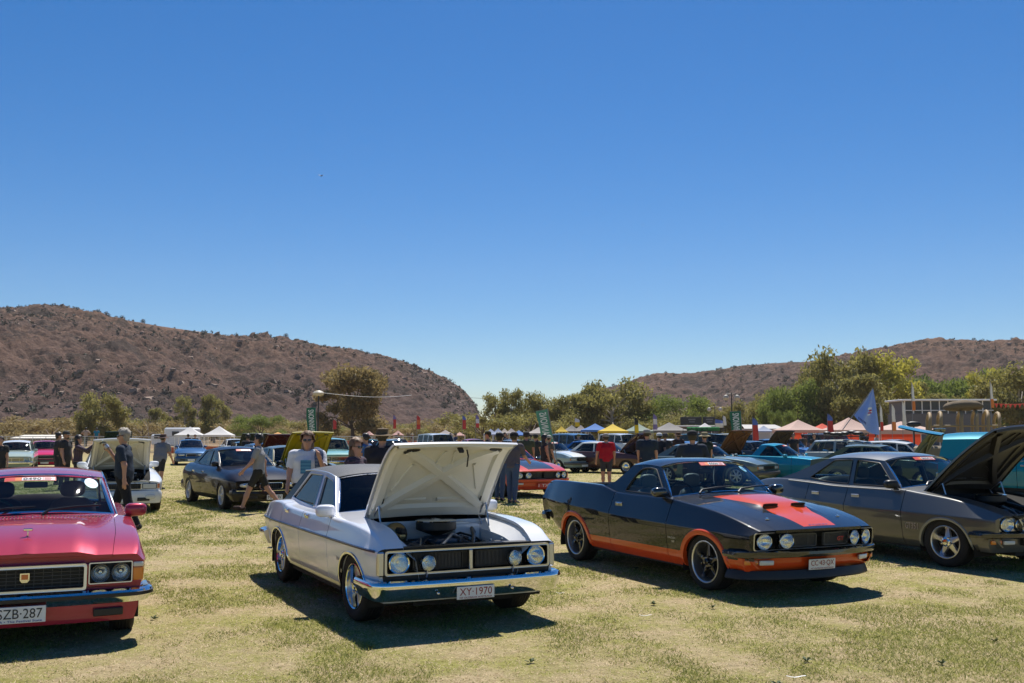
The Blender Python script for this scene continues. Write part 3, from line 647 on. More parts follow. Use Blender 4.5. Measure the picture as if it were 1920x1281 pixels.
# ------------------------------------------------------------------ ground
def field_color(x, y):
    """greenness 0..1 of the turf at a place"""
    g = fbm(x*.7, y*.35, 4, 3)*.45+fbm(x*2.3, y*1.6, 3, 9)*.55
    return np.clip((g-.41)/.19, 0, 1)
m, nt, b = _new('turf'); MATS['turf'] = m
tc = nt.nodes.new('ShaderNodeTexCoord'); sx = N(nt, 'SeparateXYZ'); nt.links.new(tc.outputs['Object'], sx.inputs[0])
at_ = N(nt, 'Attribute'); at_.attribute_name = 'green'
straw = ramp(nt, noise(nt, 14, 6, .75), [(.25, (.25, .19, .11)), (.5, (.42, .33, .19)), (.75, (.58, .47, .28))])
green = ramp(nt, noise(nt, 11, 6, .75), [(.25, (.155, .152, .040)), (.5, (.28, .265, .078)), (.8, (.43, .385, .13))])
big = ramp(nt, noise(nt, 1.2, 6, .7), [(.40, (0, 0, 0)), (.60, (1, 1, 1))])
turf = mixc(nt, big, straw, green)
earth = ramp(nt, noise(nt, .35, 6, .7), [(.3, (.20, .13, .075)), (.7, (.31, .22, .13))])
mr = N(nt, 'MapRange'); nt.links.new(sx.outputs['Y'], mr.inputs[0]); mr.inputs[1].default_value = 62; mr.inputs[2].default_value = 105
nt.links.new(mixc(nt, mr.outputs[0], turf, earth), b.inputs['Base Color']); b.inputs['Roughness'].default_value = .95; b.inputs['Specular IOR Level'].default_value = .1
bn = N(nt, 'Bump'); bn.inputs['Strength'].default_value = .9; bn.inputs['Distance'].default_value = .03; nt.links.new(noise(nt, 26, 6, .8), bn.inputs['Height']); nt.links.new(bn.outputs[0], b.inputs['Normal'])
mb = MB(); ys = [-60, 0, 4, 8, 12, 16, 20, 26, 34, 50, 80, 120, 200, 400, 900, 3000, 7000]; xs = [-6000, -2000, -600, -200, -60, -20, 0, 20, 60, 200, 600, 2000, 6000]
mb.grid(np.array([[(x, y, -.02) for y in ys] for x in xs])); tag(mb.build('field', m, smooth=False), None, None, None, 'structure')
def blades(name, n, d0, d1, seed, hh=(.010, .026), wid=.0036, expo=1.0, side=None):
    r = np.random.default_rng(seed); u = r.random(n)
    d = d0*(d1/d0)**(u**expo); x = (r.random(n)*2-1)*(d*.56+1.6); y = d
    g = field_color(x, y); gr = r.random(n) < (.08+.70*g)
    keep = (r.random(n) < (.55+.45*g)) & (r.random(n) > (d-26)/30); x, y, g, gr, d = x[keep], y[keep], g[keep], gr[keep], d[keep]; n = len(x)
    h = r.uniform(*hh, n)*(.65+.6*g)*np.clip(d/11, 1, 1.8); w_ = wid*np.clip(d/8, 1, 3.2)*r.uniform(.6, 1.4, n); a = r.uniform(0, 2*np.pi, n); le = np.where(gr, r.uniform(.4, 1.6, n), r.uniform(1.0, 3.0, n))*h; la = r.uniform(0, 2*np.pi, n)
    V = np.zeros((n, 3, 3)); V[:, 0] = np.stack([x-np.cos(a)*w_, y-np.sin(a)*w_, np.full(n, -.02)], -1); V[:, 1] = np.stack([x+np.cos(a)*w_, y+np.sin(a)*w_, np.full(n, -.02)], -1)
    V[:, 2] = np.stack([x+np.cos(la)*le, y+np.sin(la)*le, -.02+h*np.where(gr, 1, .6)], -1)
    t = r.random((n, 1)); C = np.where(gr[:, None], (1-t)*np.array([.15, .18, .038])+t*np.array([.43, .42, .12]), (1-t)*np.array([.44, .34, .19])+t*np.array([.78, .63, .39]))
    me = bpy.data.meshes.new(name); me.vertices.add(n*3); me.loops.add(n*3); me.polygons.add(n)
    me.vertices.foreach_set('co', V.reshape(-1)); me.loops.foreach_set('vertex_index', np.arange(n*3)); me.polygons.foreach_set('loop_start', np.arange(n)*3)
    ca = me.color_attributes.new('Col', 'FLOAT_COLOR', 'POINT'); ca.data.foreach_set('color', np.repeat(np.concatenate([C, np.ones((n, 1))], 1), 3, 0).reshape(-1).astype(np.float32))
    me.update(); me.validate(); return me
m, nt, b = _new('grass_blade'); MATS['blade'] = m
a_ = N(nt, 'Attribute'); a_.attribute_name = 'Col'; nt.links.new(a_.outputs['Color'], b.inputs['Base Color']); b.inputs['Roughness'].default_value = .7; b.inputs['Specular IOR Level'].default_value = .2
tr = N(nt, 'BsdfTranslucent'); nt.links.new(a_.outputs['Color'], tr.inputs[0]); mx = N(nt, 'MixShader'); mx.inputs[0].default_value = .35; nt.links.new(b.outputs[0], mx.inputs[1]); nt.links.new(tr.outputs[0], mx.inputs[2]); nt.links.new(mx.outputs[0], nt.nodes['Material Output'].inputs[0])
me = blades('grass', 1150000, 4.2, 60, 5); me.materials.append(m); tag(link('grass', me), 'short dry turf of straw and green grass blades', 'grass', None, 'stuff')
# weeds and scraps lying on the turf
M_WEED = mat('weed_leaf', (.075, .105, .028), .6, 0, .3)
def weed(i, u, v):
    d = CAMH*FPX/(v-HOR); mb = MB(); r = random.Random(i)
    for k in range(11):
        a = r.uniform(0, 6.28); L = r.uniform(.02, .055); h = r.uniform(.01, .035); w_ = L*.28
        ca, sa = math.cos(a), math.sin(a); P = [(0, 0, 0), (ca*L*.5-sa*w_, sa*L*.5+ca*w_, h*.8), (ca*L, sa*L, h), (ca*L*.5+sa*w_, sa*L*.5-ca*w_, h*.8)]; mb.add(P, [(0, 1, 2, 3)])
    o = mb.build('weed', M_WEED, smooth=False); o.location = (gx(u, d), d, -.012); tag(o, 'small dark green flat weed growing in the dry turf', 'weed', 'weeds in the turf')
for i, (u, v) in enumerate([(1222, 1124), (994, 1227), (1444, 1267), (1190, 1060), (700, 1202), (1500, 1225), (1330, 1130), (300, 1150), (1750, 1230), (1850, 1190)]): weed(i, u, v)
for i, (u, v, L, lab) in enumerate([(1206, 1150, .06, 'thin white scrap on the grass between the two middle cars'), (1481, 1261, .07, 'white scrap on the grass near the bottom right'), (610, 1121, .05, 'curved white scrap in the shadow beside the silver white sedan'), (1049, 1109, .045, 'white scrap on the grass just right of the chrome bumper')]):
    d = CAMH*FPX/(v-HOR); mb = MB(); mb.grid(np.array([[(x*L, y*L*.12+.15*L*math.sin(3*x), .006+.012*abs(x)) for y in (-1, 1)] for x in np.linspace(-1, 1, 6)])); o = mb.build('paper_scrap', M_WHITE); o.location = (gx(u, d), d, .012); tag(o, lab, 'scrap')
# ------------------------------------------------------------------ hills
def rock_mat(name, tint=1.0):
    m, nt, b = _new(name); MATS[name] = m
    c1 = ramp(nt, noise(nt, .018, 6, .62), [(.36, (.11, .058, .042)), (.50, (.195, .088, .046)), (.64, (.275, .125, .058))])
    c2 = ramp(nt, noise(nt, .42, 9, .85), [(.36, (.016, .013, .015)), (.46, (.085, .058, .050)), (.54, (.185, .115, .078)), (.66, (.40, .30, .22))])
    c3 = mixc(nt, .64, c1, c2)
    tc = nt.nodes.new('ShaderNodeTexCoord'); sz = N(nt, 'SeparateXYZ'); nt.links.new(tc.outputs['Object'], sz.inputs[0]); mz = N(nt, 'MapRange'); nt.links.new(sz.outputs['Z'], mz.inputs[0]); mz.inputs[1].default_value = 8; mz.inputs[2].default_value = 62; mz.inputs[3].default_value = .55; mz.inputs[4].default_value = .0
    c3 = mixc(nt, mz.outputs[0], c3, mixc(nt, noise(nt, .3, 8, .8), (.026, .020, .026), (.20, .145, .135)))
    veg = ramp(nt, noise(nt, .075, 9, .78), [(.50, (0, 0, 0)), (.56, (1, 1, 1))]); mm = N(nt, 'Math', operation='MULTIPLY'); nt.links.new(veg, mm.inputs[0]); mm.inputs[1].default_value = .62
    nt.links.new(mixc(nt, mm.outputs[0], c3, (.034, .030, .026)), b.inputs['Base Color']); b.inputs['Roughness'].default_value = .95; b.inputs['Specular IOR Level'].default_value = .1
    bn = N(nt, 'Bump'); bn.inputs['Strength'].default_value = 1.0; bn.inputs['Distance'].default_value = 3.0; nt.links.new(noise(nt, .22, 8, .75), bn.inputs['Height']); nt.links.new(bn.outputs[0], b.inputs['Normal']); return m
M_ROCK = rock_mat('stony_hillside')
def hill(name, sky_pts, rb, rr, back, nc, nr, seed, rough=1.0):
    us = np.concatenate([np.linspace(u0_, u1_, k_, endpoint=False) for u0_, u1_, k_ in nc]+[[sky_pts[-1][0]]]); vs = pchip(sky_pts)(us); r_b, r_r = lin(rb)(us), lin(rr)(us)
    dirs = np.array([ray(u, HOR) for u in us]); hd = np.hypot(dirs[:, 0], dirs[:, 1]); dx, dy = dirs[:, 0]/hd, dirs[:, 1]/hd
    sl = np.array([(lambda d: d[2]/math.hypot(d[0], d[1]))(ray(u, v)) for u, v in zip(us, vs)]); top = CAMH+sl*r_r
    t = np.concatenate([np.linspace(0, 1, nr), 1+np.linspace(0, 1, 24)[1:]]); T, _ = np.meshgrid(t, us, indexing='ij')
    rad = np.where(T <= 1, r_b+(r_r-r_b)*T, r_r+back*(T-1)); X, Y = dx*rad, dy*rad
    f = np.where(T <= 1, np.sin(np.clip(T, 0, 1)*np.pi/2)**1.08*.9+.1*T, 1-(T-1)**1.4*.9); Z = top*f-1.0
    n1 = fbm(X/60, Y/60, 5, seed)-.5; n2 = np.abs(fbm(X/17, Y/17, 5, seed+20)-.5)*2; gul = np.abs(fbm((X*.8+Y*.1)/45, (Y+X*.2)/160, 4, seed+40)-.5)*2
    amp = np.clip(T*5, 0, 1)*np.where(T <= 1, np.clip((1-T)*7, .12, 1), .3)*np.clip(top/60, .15, 1); ledge = np.sin(Z/5.5+n1*5)*.9
    n3 = fbm(X/4.5, Y/4.5, 3, seed+60)-.5
    Z = Z+amp*rough*(n1*14-n2*5.0+gul*8-4.0+ledge*1.8*(1+1.2*np.clip((us-760)/80, 0, 1)*(us < 930))+n3*5.6); Z[0] = -2.0
    V = np.stack([X, Y, Z], -1); mb = MB(); me = bpy.data.meshes.new(name); n, k = V.shape[:2]
    idx = np.arange(n*k).reshape(n, k); q = np.stack([idx[:-1, :-1], idx[:-1, 1:], idx[1:, 1:], idx[1:, :-1]], -1).reshape(-1, 4); nf = len(q)
    me.vertices.add(n*k); me.vertices.foreach_set('co', V.reshape(-1)); me.loops.add(nf*4); me.loops.foreach_set('vertex_index', q.reshape(-1)); me.polygons.add(nf); me.polygons.foreach_set('loop_start', np.arange(nf)*4); me.update(); me.validate()
    me.polygons.foreach_set('use_smooth', [True]*nf)
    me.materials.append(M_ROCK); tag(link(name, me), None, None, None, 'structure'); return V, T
SKL = [(-1900, 815), (-1500, 740), (-900, 640), (-420, 600), (-150, 583), (0, 577), (100, 581), (200, 593), (300, 608), (400, 623), (480, 633), (560, 647), (640, 659), (720, 673), (780, 690), (830, 706), (862, 722), (885, 746), (897, 768), (908, 800), (925, 816)]
SKR = [(1010, 814), (1050, 768), (1085, 741), (1130, 726), (1180, 714), (1230, 702), (1300, 699), (1400, 682), (1530, 674), (1640, 652), (1700, 641), (1760, 635), (1850, 637), (1920, 632), (2200, 640), (2500, 660), (3000, 720), (3500, 815)]
HL, TL = hill('hill', SKL, [(-420, 270), (600, 300), (925, 400)], [(-420, 600), (300, 620), (925, 560)], 350, [(-1900, -120, 110), (-120, 925, 670)], 250, 11)
HR, TR = hill('hill', SKR, [(1010, 520), (2500, 400)], [(1010, 720), (2500, 760)], 350, [(1010, 2000, 400), (2000, 3500, 90)], 170, 31)
# hillside shrubs and pale boulders
M_SHRUB = mat('shrub_leaf', (.040, .044, .022), .8, 0, .35, 1.5); M_BOULDER = mat('pale_boulder', (.27, .19, .14), .9, 0, .25, .4)
def leafball(r, n, s, seed, flat=.8):
    rn = np.random.default_rng(seed); p = rn.normal(size=(n, 3)); p /= np.linalg.norm(p, axis=1)[:, None]; p *= (rn.random((n, 1))**.4); p[:, 2] = p[:, 2]*flat+.55
    mb_v, mb_f = [], []
    for i, q in enumerate(p):
        a, b_ = rn.normal(size=3), rn.normal(size=3); a /= np.linalg.norm(a); b_ -= a*(b_@a); b_ /= np.linalg.norm(b_); c = q*r; k = len(mb_v); z = s*r*rn.uniform(.6, 1.4)
        mb_v += [tuple(c-a*z), tuple(c-b_*z*.6), tuple(c+a*z), tuple(c+b_*z*.6)]; mb_f.append((k, k+1, k+2, k+3))
    return mb_v, mb_f
SHR = []
for i in range(4):
    mb = MB(); mb.add(*leafball(1.0, 150, .17, 100+i)); mb.tube([(0, 0, -.3), (.05, 0, .5)], [.08, .03], 5); SHR.append(mb.mesh('hillside_shrub', M_SHRUB, smooth=False))
def scatter(V, T, n, tmin, tmax, seed, umin=0, umax=1):
    r = np.random.default_rng(seed); out = []; nr, nc = V.shape[:2]
    while len(out) < n:
        i, j = r.integers(0, nr-24), r.integers(int(umin*nc), int(umax*nc)); t = T[i, j]
        if tmin <= t <= tmax and (tmin > .9 or fbm(V[i, j, 0:1]/38, V[i, j, 1:2]/38, 3, 7)[0] > r.uniform(.38, .62)): out.append((V[i, j], r.uniform(0, 1), r.uniform(0, 6.28)))
    return out
k = 0
for V, T, n, u0, u1, lab, grp in ((HL, TL, 150, .15, .98, 'small dark shrub dotted on the stony left hillside', 'shrubs on the left hill'), (HR, TR, 80, .06, .80, 'small dark shrub dotted on the stony right hillside', 'shrubs on the right hill')):
    pts = scatter(V, T, int(n*.7), .15, .97, 5+k, u0, u1)+scatter(V, T, int(n*.3), .985, 1.0, 6+k, u0, u1)
    for p, s, a in pts:
        o = link('hillside_shrub', SHR[k % 4]); k += 1; o.location = p; sc = .6+1.3*s*s; o.scale = (sc, sc, sc*(.8+.5*s)); o.rotation_euler = (0, 0, a); tag(o, lab, 'shrub', grp)
mb = MB(); r = np.random.default_rng(77); bv = [SHR[i] for i in range(4)]
for V, T, n, u0, u1 in ((HL, TL, 1500, .08, .98), (HR, TR, 800, .04, .88)):
    for p, s, a in scatter(V, T, n, .02, 1.0, 50, u0, u1):
        v, f = leafball(.45+.9*s*s, 22, .36, int(a*1e5)); mb.add(np.array(v)+p, f)
tag(mb.build('hillside_scrub', M_SHRUB, smooth=False), 'low scrub covering both stony hills', 'scrub', None, 'stuff')
mb = MB()
for V, T, n, u0, u1 in ((HL, TL, 1500, .1, .98), (HR, TR, 500, .04, .85)):
    for p, s, a in scatter(V, T, n, .03, .96, 60, u0, u1):
        z = .22+.75*s**3; rr = np.random.default_rng(int(a*1e6)); c = rr.uniform(.35, 1.3, (8, 3))*z*np.array([(x*1.4, y*1.2, w_) for x in (-1, 1) for y in (-1, 1) for w_ in (-.6, .8)])
        mb.add(c+p, [(0, 1, 3, 2), (4, 6, 7, 5), (0, 4, 5, 1), (2, 3, 7, 6), (0, 2, 6, 4), (1, 5, 7, 3)])
tag(mb.build('hillside_boulders', M_BOULDER, smooth=False), 'pale boulders strewn over both hillsides', 'boulders', None, 'stuff')
# ------------------------------------------------------------------ trees
def leaf_mat(name, a, b_):
    m, nt, b = _new(name); MATS[name] = m; f = noise(nt, 1.1, 3, .7); c = ramp(nt, f, [(.3, a), (.7, b_)])
    nt.links.new(c, b.inputs['Base Color']); b.inputs['Roughness'].default_value = .6; b.inputs['Specular IOR Level'].default_value = .25
    tr = N(nt, 'BsdfTranslucent'); nt.links.new(c, tr.inputs[0]); mx = N(nt, 'MixShader'); mx.inputs[0].default_value = .45; nt.links.new(b.outputs[0], mx.inputs[1]); nt.links.new(tr.outputs[0], mx.inputs[2]); nt.links.new(mx.outputs[0], nt.nodes['Material Output'].inputs[0]); return m
L_OLIVE = leaf_mat('leaf_olive', (0.167, 0.155, 0.044), (0.381, 0.342, 0.104)); L_GREEN = leaf_mat('leaf_green', (0.120, 0.155, 0.032), (0.262, 0.310, 0.067)); L_DUST = leaf_mat('leaf_dusty', (0.200, 0.154, 0.057), (0.372, 0.286, 0.122)); L_YEL = leaf_mat('leaf_yellowgreen', (0.270, 0.254, 0.035), (0.571, 0.508, 0.095))
M_BARK = mat('pale_bark', (.42, .37, .30), .85, 0, .3, 2.0, .3, .3, 12); M_BARKD = mat('brown_bark', (.16, .115, .08), .9, 0, .3, 2.0, .3, .3, 12)
def tree_parts(seed, h, wd, trunk=.3, ncl=26, nl=170, ls=.17, droop=0.0, cr=.22, bark=M_BARK, leaf=L_OLIVE, base=.25, dens=1.0):
    r = np.random.default_rng(seed); tb = MB(); tips = []
    lean = r.uniform(-.06, .06, 2)*h; p1 = np.array([lean[0]*.4, lean[1]*.4, h*trunk]); p2 = np.array([lean[0], lean[1], h*.78])
    tb.tube([(0, 0, -.3), (lean[0]*.2, lean[1]*.1, h*trunk*.5), p1, (p1+p2)/2+r.normal(size=3)*.03*h, p2], [h*.026, h*.021, h*.017, h*.011, h*.004], 8)
    for i in range(ncl):
        a = r.uniform(0, 6.283); q = r.random(); z = base+(1-base-cr*.35)*q; rad = wd*math.sqrt(max(.05, 1-((z-.55)/.55)**2))*r.uniform(.25, 1.0)**.6; c = np.array([math.cos(a)*rad+lean[0]*z, math.sin(a)*rad+lean[1]*z, h*z]); tips.append(c)
        s0 = p1+(p2-p1)*np.clip((z-.35)*1.1, 0, 1)*r.uniform(.3, .9)
        if i < 14: tb.tube([s0, s0*.45+c*.55+np.array([0, 0, .05*h*(1 if r.random() < .6 else -.4)]), c], [h*.009, h*.006, h*.002], 5)
    n = int(ncl*nl*dens); ci = r.integers(0, ncl, n); C = np.array(tips)[ci]; sz = np.array([r.uniform(.65, 1.25) for _ in range(ncl)])[ci][:, None]
    d = r.normal(size=(n, 3)); d /= np.linalg.norm(d, axis=1)[:, None]; rr = r.random((n, 1))**.55; P = C+d*rr*sz*cr*h*np.array([.62, .62, .48]);
    if droop: P[:, 2] -= droop*h*r.random(n)**1.5*.35; 
    P[:, 2] = np.maximum(P[:, 2], .06*h)
    ax = r.normal(size=(n, 3)); ax[:, 2] -= .9+droop*2; ax /= np.linalg.norm(ax, axis=1)[:, None]; bx = np.cross(ax, r.normal(size=(n, 3))); bx /= np.linalg.norm(bx, axis=1)[:, None]
    L = (ls*h*.11*r.uniform(.6, 1.5, n))[:, None]; V = np.stack([P-ax*L, P-bx*L*.34, P+ax*L, P+bx*L*.34], 1).reshape(-1, 3)
    me = bpy.data.meshes.new('crown'); me.vertices.add(n*4); me.vertices.foreach_set('co', V.reshape(-1)); me.loops.add(n*4); me.loops.foreach_set('vertex_index', np.arange(n*4)); me.polygons.add(n); me.polygons.foreach_set('loop_start', np.arange(n)*4); me.update(); me.validate(); me.materials.append(leaf)
    return tb.mesh('trunk', bark), me
TREES = {}
def tree(kind, u, D, top_v, lab, name='gum_tree', wide=1.0, rot=None, grp=None):
    if kind not in TREES: TREES[kind] = tree_parts(**KIND[kind])
    H = KIND[kind]['h']; h = CAMH+(HOR-top_v)/FPX*D; s = h/H
    rt = root(name, (gx(u, D), D, -.05), random.uniform(0, 6.28) if rot is None else rot, lab, 'tree', grp); rt.scale = (s*wide*1.25, s*wide*1.25, s)
    for nm, me in zip(('trunk', 'crown'), TREES[kind]): link(nm, me, rt)
    return rt
KIND = {
 'gum': dict(seed=1, h=10, wd=3.6, trunk=.32, ncl=34, nl=330, ls=.21, droop=.35, cr=.20, leaf=L_OLIVE),
 'gum2': dict(seed=2, h=10, wd=3.0, trunk=.36, ncl=30, nl=310, ls=.21, droop=.3, cr=.19, leaf=L_OLIVE, base=.30),
 'airy': dict(seed=3, h=10, wd=2.6, trunk=.40, ncl=24, nl=200, ls=.20, droop=.2, cr=.16, leaf=L_OLIVE, base=.35),
 'dusty': dict(seed=4, h=10, wd=3.3, trunk=.22, ncl=46, nl=380, ls=.18, droop=.15, cr=.20, bark=M_BARKD, leaf=L_DUST, base=.22),
 'weep': dict(seed=5, h=10, wd=3.8, trunk=.25, ncl=40, nl=380, ls=.18, droop=.8, cr=.20, bark=M_BARKD, leaf=L_GREEN, base=.30),
 'round': dict(seed=6, h=6, wd=3.6, trunk=.2, ncl=34, nl=360, ls=.18, droop=.1, cr=.30, bark=M_BARKD, leaf=L_GREEN, base=.2),
 'yellow': dict(seed=7, h=12, wd=3.6, trunk=.45, ncl=26, nl=300, ls=.18, droop=.25, cr=.18, leaf=L_YEL, base=.45),
 'scrub': dict(seed=8, h=4, wd=3.2, trunk=.15, ncl=26, nl=220, ls=.26, droop=.1, cr=.34, bark=M_BARKD, leaf=L_DUST, base=.15),
 'scrubg': dict(seed=9, h=4, wd=3.0, trunk=.15, ncl=26, nl=220, ls=.26, droop=.1, cr=.34, bark=M_BARKD, leaf=L_OLIVE, base=.15)}
TL_ = [('gum', 192, 150, 736, 'feathery olive gum tree below the left hill, behind the man drinking', 1.0), ('gum2', 297, 190, 764, 'small olive gum tree left of the white marquees', .9), ('airy', 345, 200, 742, 'slender thin gum tree in front of the left hill', .7), ('gum2', 402, 190, 738, 'upright olive gum tree above the right white marquee', .75),
 ('round', 487, 150, 776, 'dense round green tree right of the white marquees', 1.1), ('dusty', 663, 130, 684, 'big dust covered tree standing alone before the left hill', 1.0), ('scrub', 560, 170, 790, 'dusty bush between round green tree and green banner', 1.2), ('airy', 925, 150, 737, 'airy gum tree at the gap between the hills, left of two', .95), ('airy', 962, 150, 729, 'airy gum tree at the gap between the hills, right of two', .8), ('scrubg', 905, 165, 768, 'low olive tree at the foot of the left hill', 1.4),
 ('gum', 1012, 150, 734, 'round topped olive gum above the mirrored green banner', .85), ('scrubg', 995, 140, 765, 'low bushy olive tree behind the mirrored green banner', 1.2), ('gum2', 1062, 150, 736, 'olive gum above the blue marquee', 1.0), ('gum', 1145, 150, 709, 'broad tall olive gum in the middle before the right hill', 1.15), ('gum2', 1100, 165, 735, 'olive gum left of the broad middle gum', 1.1), ('gum', 1200, 160, 762, 'low olive gum right of the broad middle gum', 1.0),
 ('round', 1275, 150, 739, 'round yellow green tree above the black stage boards', 1.0), ('scrubg', 1232, 140, 772, 'low olive bush by the white feather flag', 1.1), ('gum2', 1340, 160, 768, 'olive gum behind the double lamp post', 1.0), ('gum', 1400, 160, 752, 'brownish olive gum right of the double lamp post', 1.0), ('weep', 1480, 150, 711, 'weeping green pepper tree behind the peach marquee', .95), ('round', 1467, 130, 768, 'small pale green round bush in front of the weeping tree', .55),
 ('gum', 1545, 165, 690, 'brown olive gum between weeping tree and tallest gum', .8), ('gum', 1590, 150, 653, 'tallest olive gum left of the blue flag', .85), ('yellow', 1668, 150, 663, 'tall yellow green gum above the blue flag', 1.0), ('gum2', 1625, 140, 700, 'olive gum behind the blue flag', .9), ('weep', 1755, 165, 699, 'green weeping tree behind the white framed stand', 1.0), ('weep', 1828, 165, 694, 'rightmost green weeping tree above the canvas bundle', .95), ('gum2', 1712, 160, 715, 'olive gum left of the white framed stand', .8),
 ('gum', 1440, 180, 728, 'olive gum directly left of the weeping green tree', 1.0), ('gum2', 1515, 175, 712, 'olive gum directly right of the weeping green tree', 1.0), ('weep', 1570, 185, 705, 'green tree showing behind the tallest gum', 1.0), ('gum', 1640, 185, 690, 'olive gum showing behind the tall yellow green gum', 1.0), ('weep', 1700, 180, 712, 'green tree right of the tall yellow green gum', 1.0), ('weep', 1792, 178, 702, 'green weeping tree between two others behind the stand', 1.0), ('gum2', 1885, 175, 705, 'olive gum behind the yellow green gum at right', 1.0), ('gum', 1310, 185, 752, 'olive gum behind the stage boards', 1.1), ('gum2', 1165, 175, 735, 'olive gum behind the broad middle gum', 1.2), ('gum', 1030, 175, 752, 'olive gum behind the round topped gum', 1.2),
 ('yellow', 1860, 150, 690, 'yellow green gum near the right edge', .8), ('gum', 1915, 140, 684, 'olive gum cut by the right edge', 1.1), ('gum', 1990, 140, 690, 'olive gum just beyond the right edge', 1.1), ('gum2', 1780, 150, 735, 'dark low gum behind the stand roof', 1.0)]
for k_, u, D, tv, lab, wd in TL_: tree(k_, u, D, tv, lab, 'gum_tree' if k_ not in ('weep', 'round', 'scrub', 'scrubg') else 'leafy_tree', wd)
# scrub belt along the river bed
rr_ = random.Random(4)
for i in range(86):
    u = -160+i*24.5+rr_.uniform(-10, 10); D = rr_.uniform(175, 260); t = rr_.uniform(776, 797) if u < 900 else rr_.uniform(755, 790)
    tree(rr_.choice(('scrub', 'scrubg', 'scrub') if u < 900 else ('scrubg', 'scrubg', 'scrub')), u, D, t, 'low dusty scrub tree in the belt along the foot of the hills', 'scrub_tree', rr_.uniform(1.1, 1.9), None, 'scrub belt below the hills')
# bare white gum branches
for u, D, tv, lab in ((275, 150, 768, 'bare white dead branches beside the caravan'), (330, 150, 788, 'bare white dead sapling between the marquees and caravan')):
    r = random.Random(int(u)); mb = MB(); h = CAMH+(HOR-tv)/FPX*D
    def br(p, d, L, w_, n):
        q = p+d*L; mid = (p+q)/2+np.array([r.uniform(-.1, .1)*L for _ in range(3)]); mb.tube([p, mid, q], [w_, w_*.8, w_*.55], 5)
        if n:
            for _ in range(3): e = d+np.array([r.uniform(-.8, .8), r.uniform(-.8, .8), r.uniform(-.2, .5)]); br(q if r.random() < .6 else mid, e/np.linalg.norm(e), L*.62, w_*.55, n-1)
    br(np.array([0, 0, -.1]), np.array([.1, 0, 1.0]), h*.42, .09, 3); o = mb.build('dead_tree', M_BARK); o.location = (gx(u, D), D, 0); tag(o, lab, 'tree')
# ------------------------------------------------------------------ foreground cars
M_PWHITE = paint('paint_silver_white', (.76, .77, .81), .05, .30)
M_VINYL = mat('black_vinyl', (.030, .031, .034), .55, 0, .2, 8, .5, .25, 260)
def _vinyl_scheme(nt, tc, c):
    sx = N(nt, 'SeparateXYZ'); nt.links.new(tc.outputs['Object'], sx.inputs[0])
    a = N(nt, 'Math', operation='MULTIPLY_ADD'); nt.links.new(sx.outputs['Z'], a.inputs[0]); a.inputs[1].default_value = -1.2; nt.links.new(sx.outputs['X'], a.inputs[2])
    l = N(nt, 'Math', operation='LESS_THAN'); nt.links.new(a.outputs[0], l.inputs[0]); l.inputs[1].default_value = -4.08
    return mixc(nt, l.outputs[0], c, (.03, .031, .034))
M_PWHITE_PIL = paint('paint_white_vinyl_pillar', (.66, .68, .74), 0, .5, .25, _vinyl_scheme)
M_UNDERHOOD = mat('bonnet_underside_cream', (.70, .68, .61), .42, 0, .06, 3)
M_FIREWALL = mat('engine_bay_white', (.74, .75, .77), .45, 0, .1)
M_ENGINE = mat('engine_dark', (.03, .028, .026), .6, .2, .4, 12)
M_ENGBLUE = mat('engine_grey', (.10, .10, .11), .5, .4, .3)
M_GOLD = mat('brake_booster_gold', (.42, .30, .14), .35, .8, .2)
HI_BOX = [(0, 0), (.04, -.001), (.10, -.006), (.5, -.028), (.88, -.050), (.945, -.056), (.982, -.070), (1, -.095)]
HI_SOFT = [(0, 0), (.15, -.003), (.42, -.022), (.65, -.055), (.82, -.098), (.94, -.15), (1, -.20)]
HI_XB = [(0, 0), (.02, -.001), (.08, -.007), (.5, -.056), (.88, -.100), (.945, -.109), (.982, -.120), (1, -.140)]
LO_STD = [(0, -.10), (.08, -.065), (.25, -.034), (.6, -.012), (1, 0)]

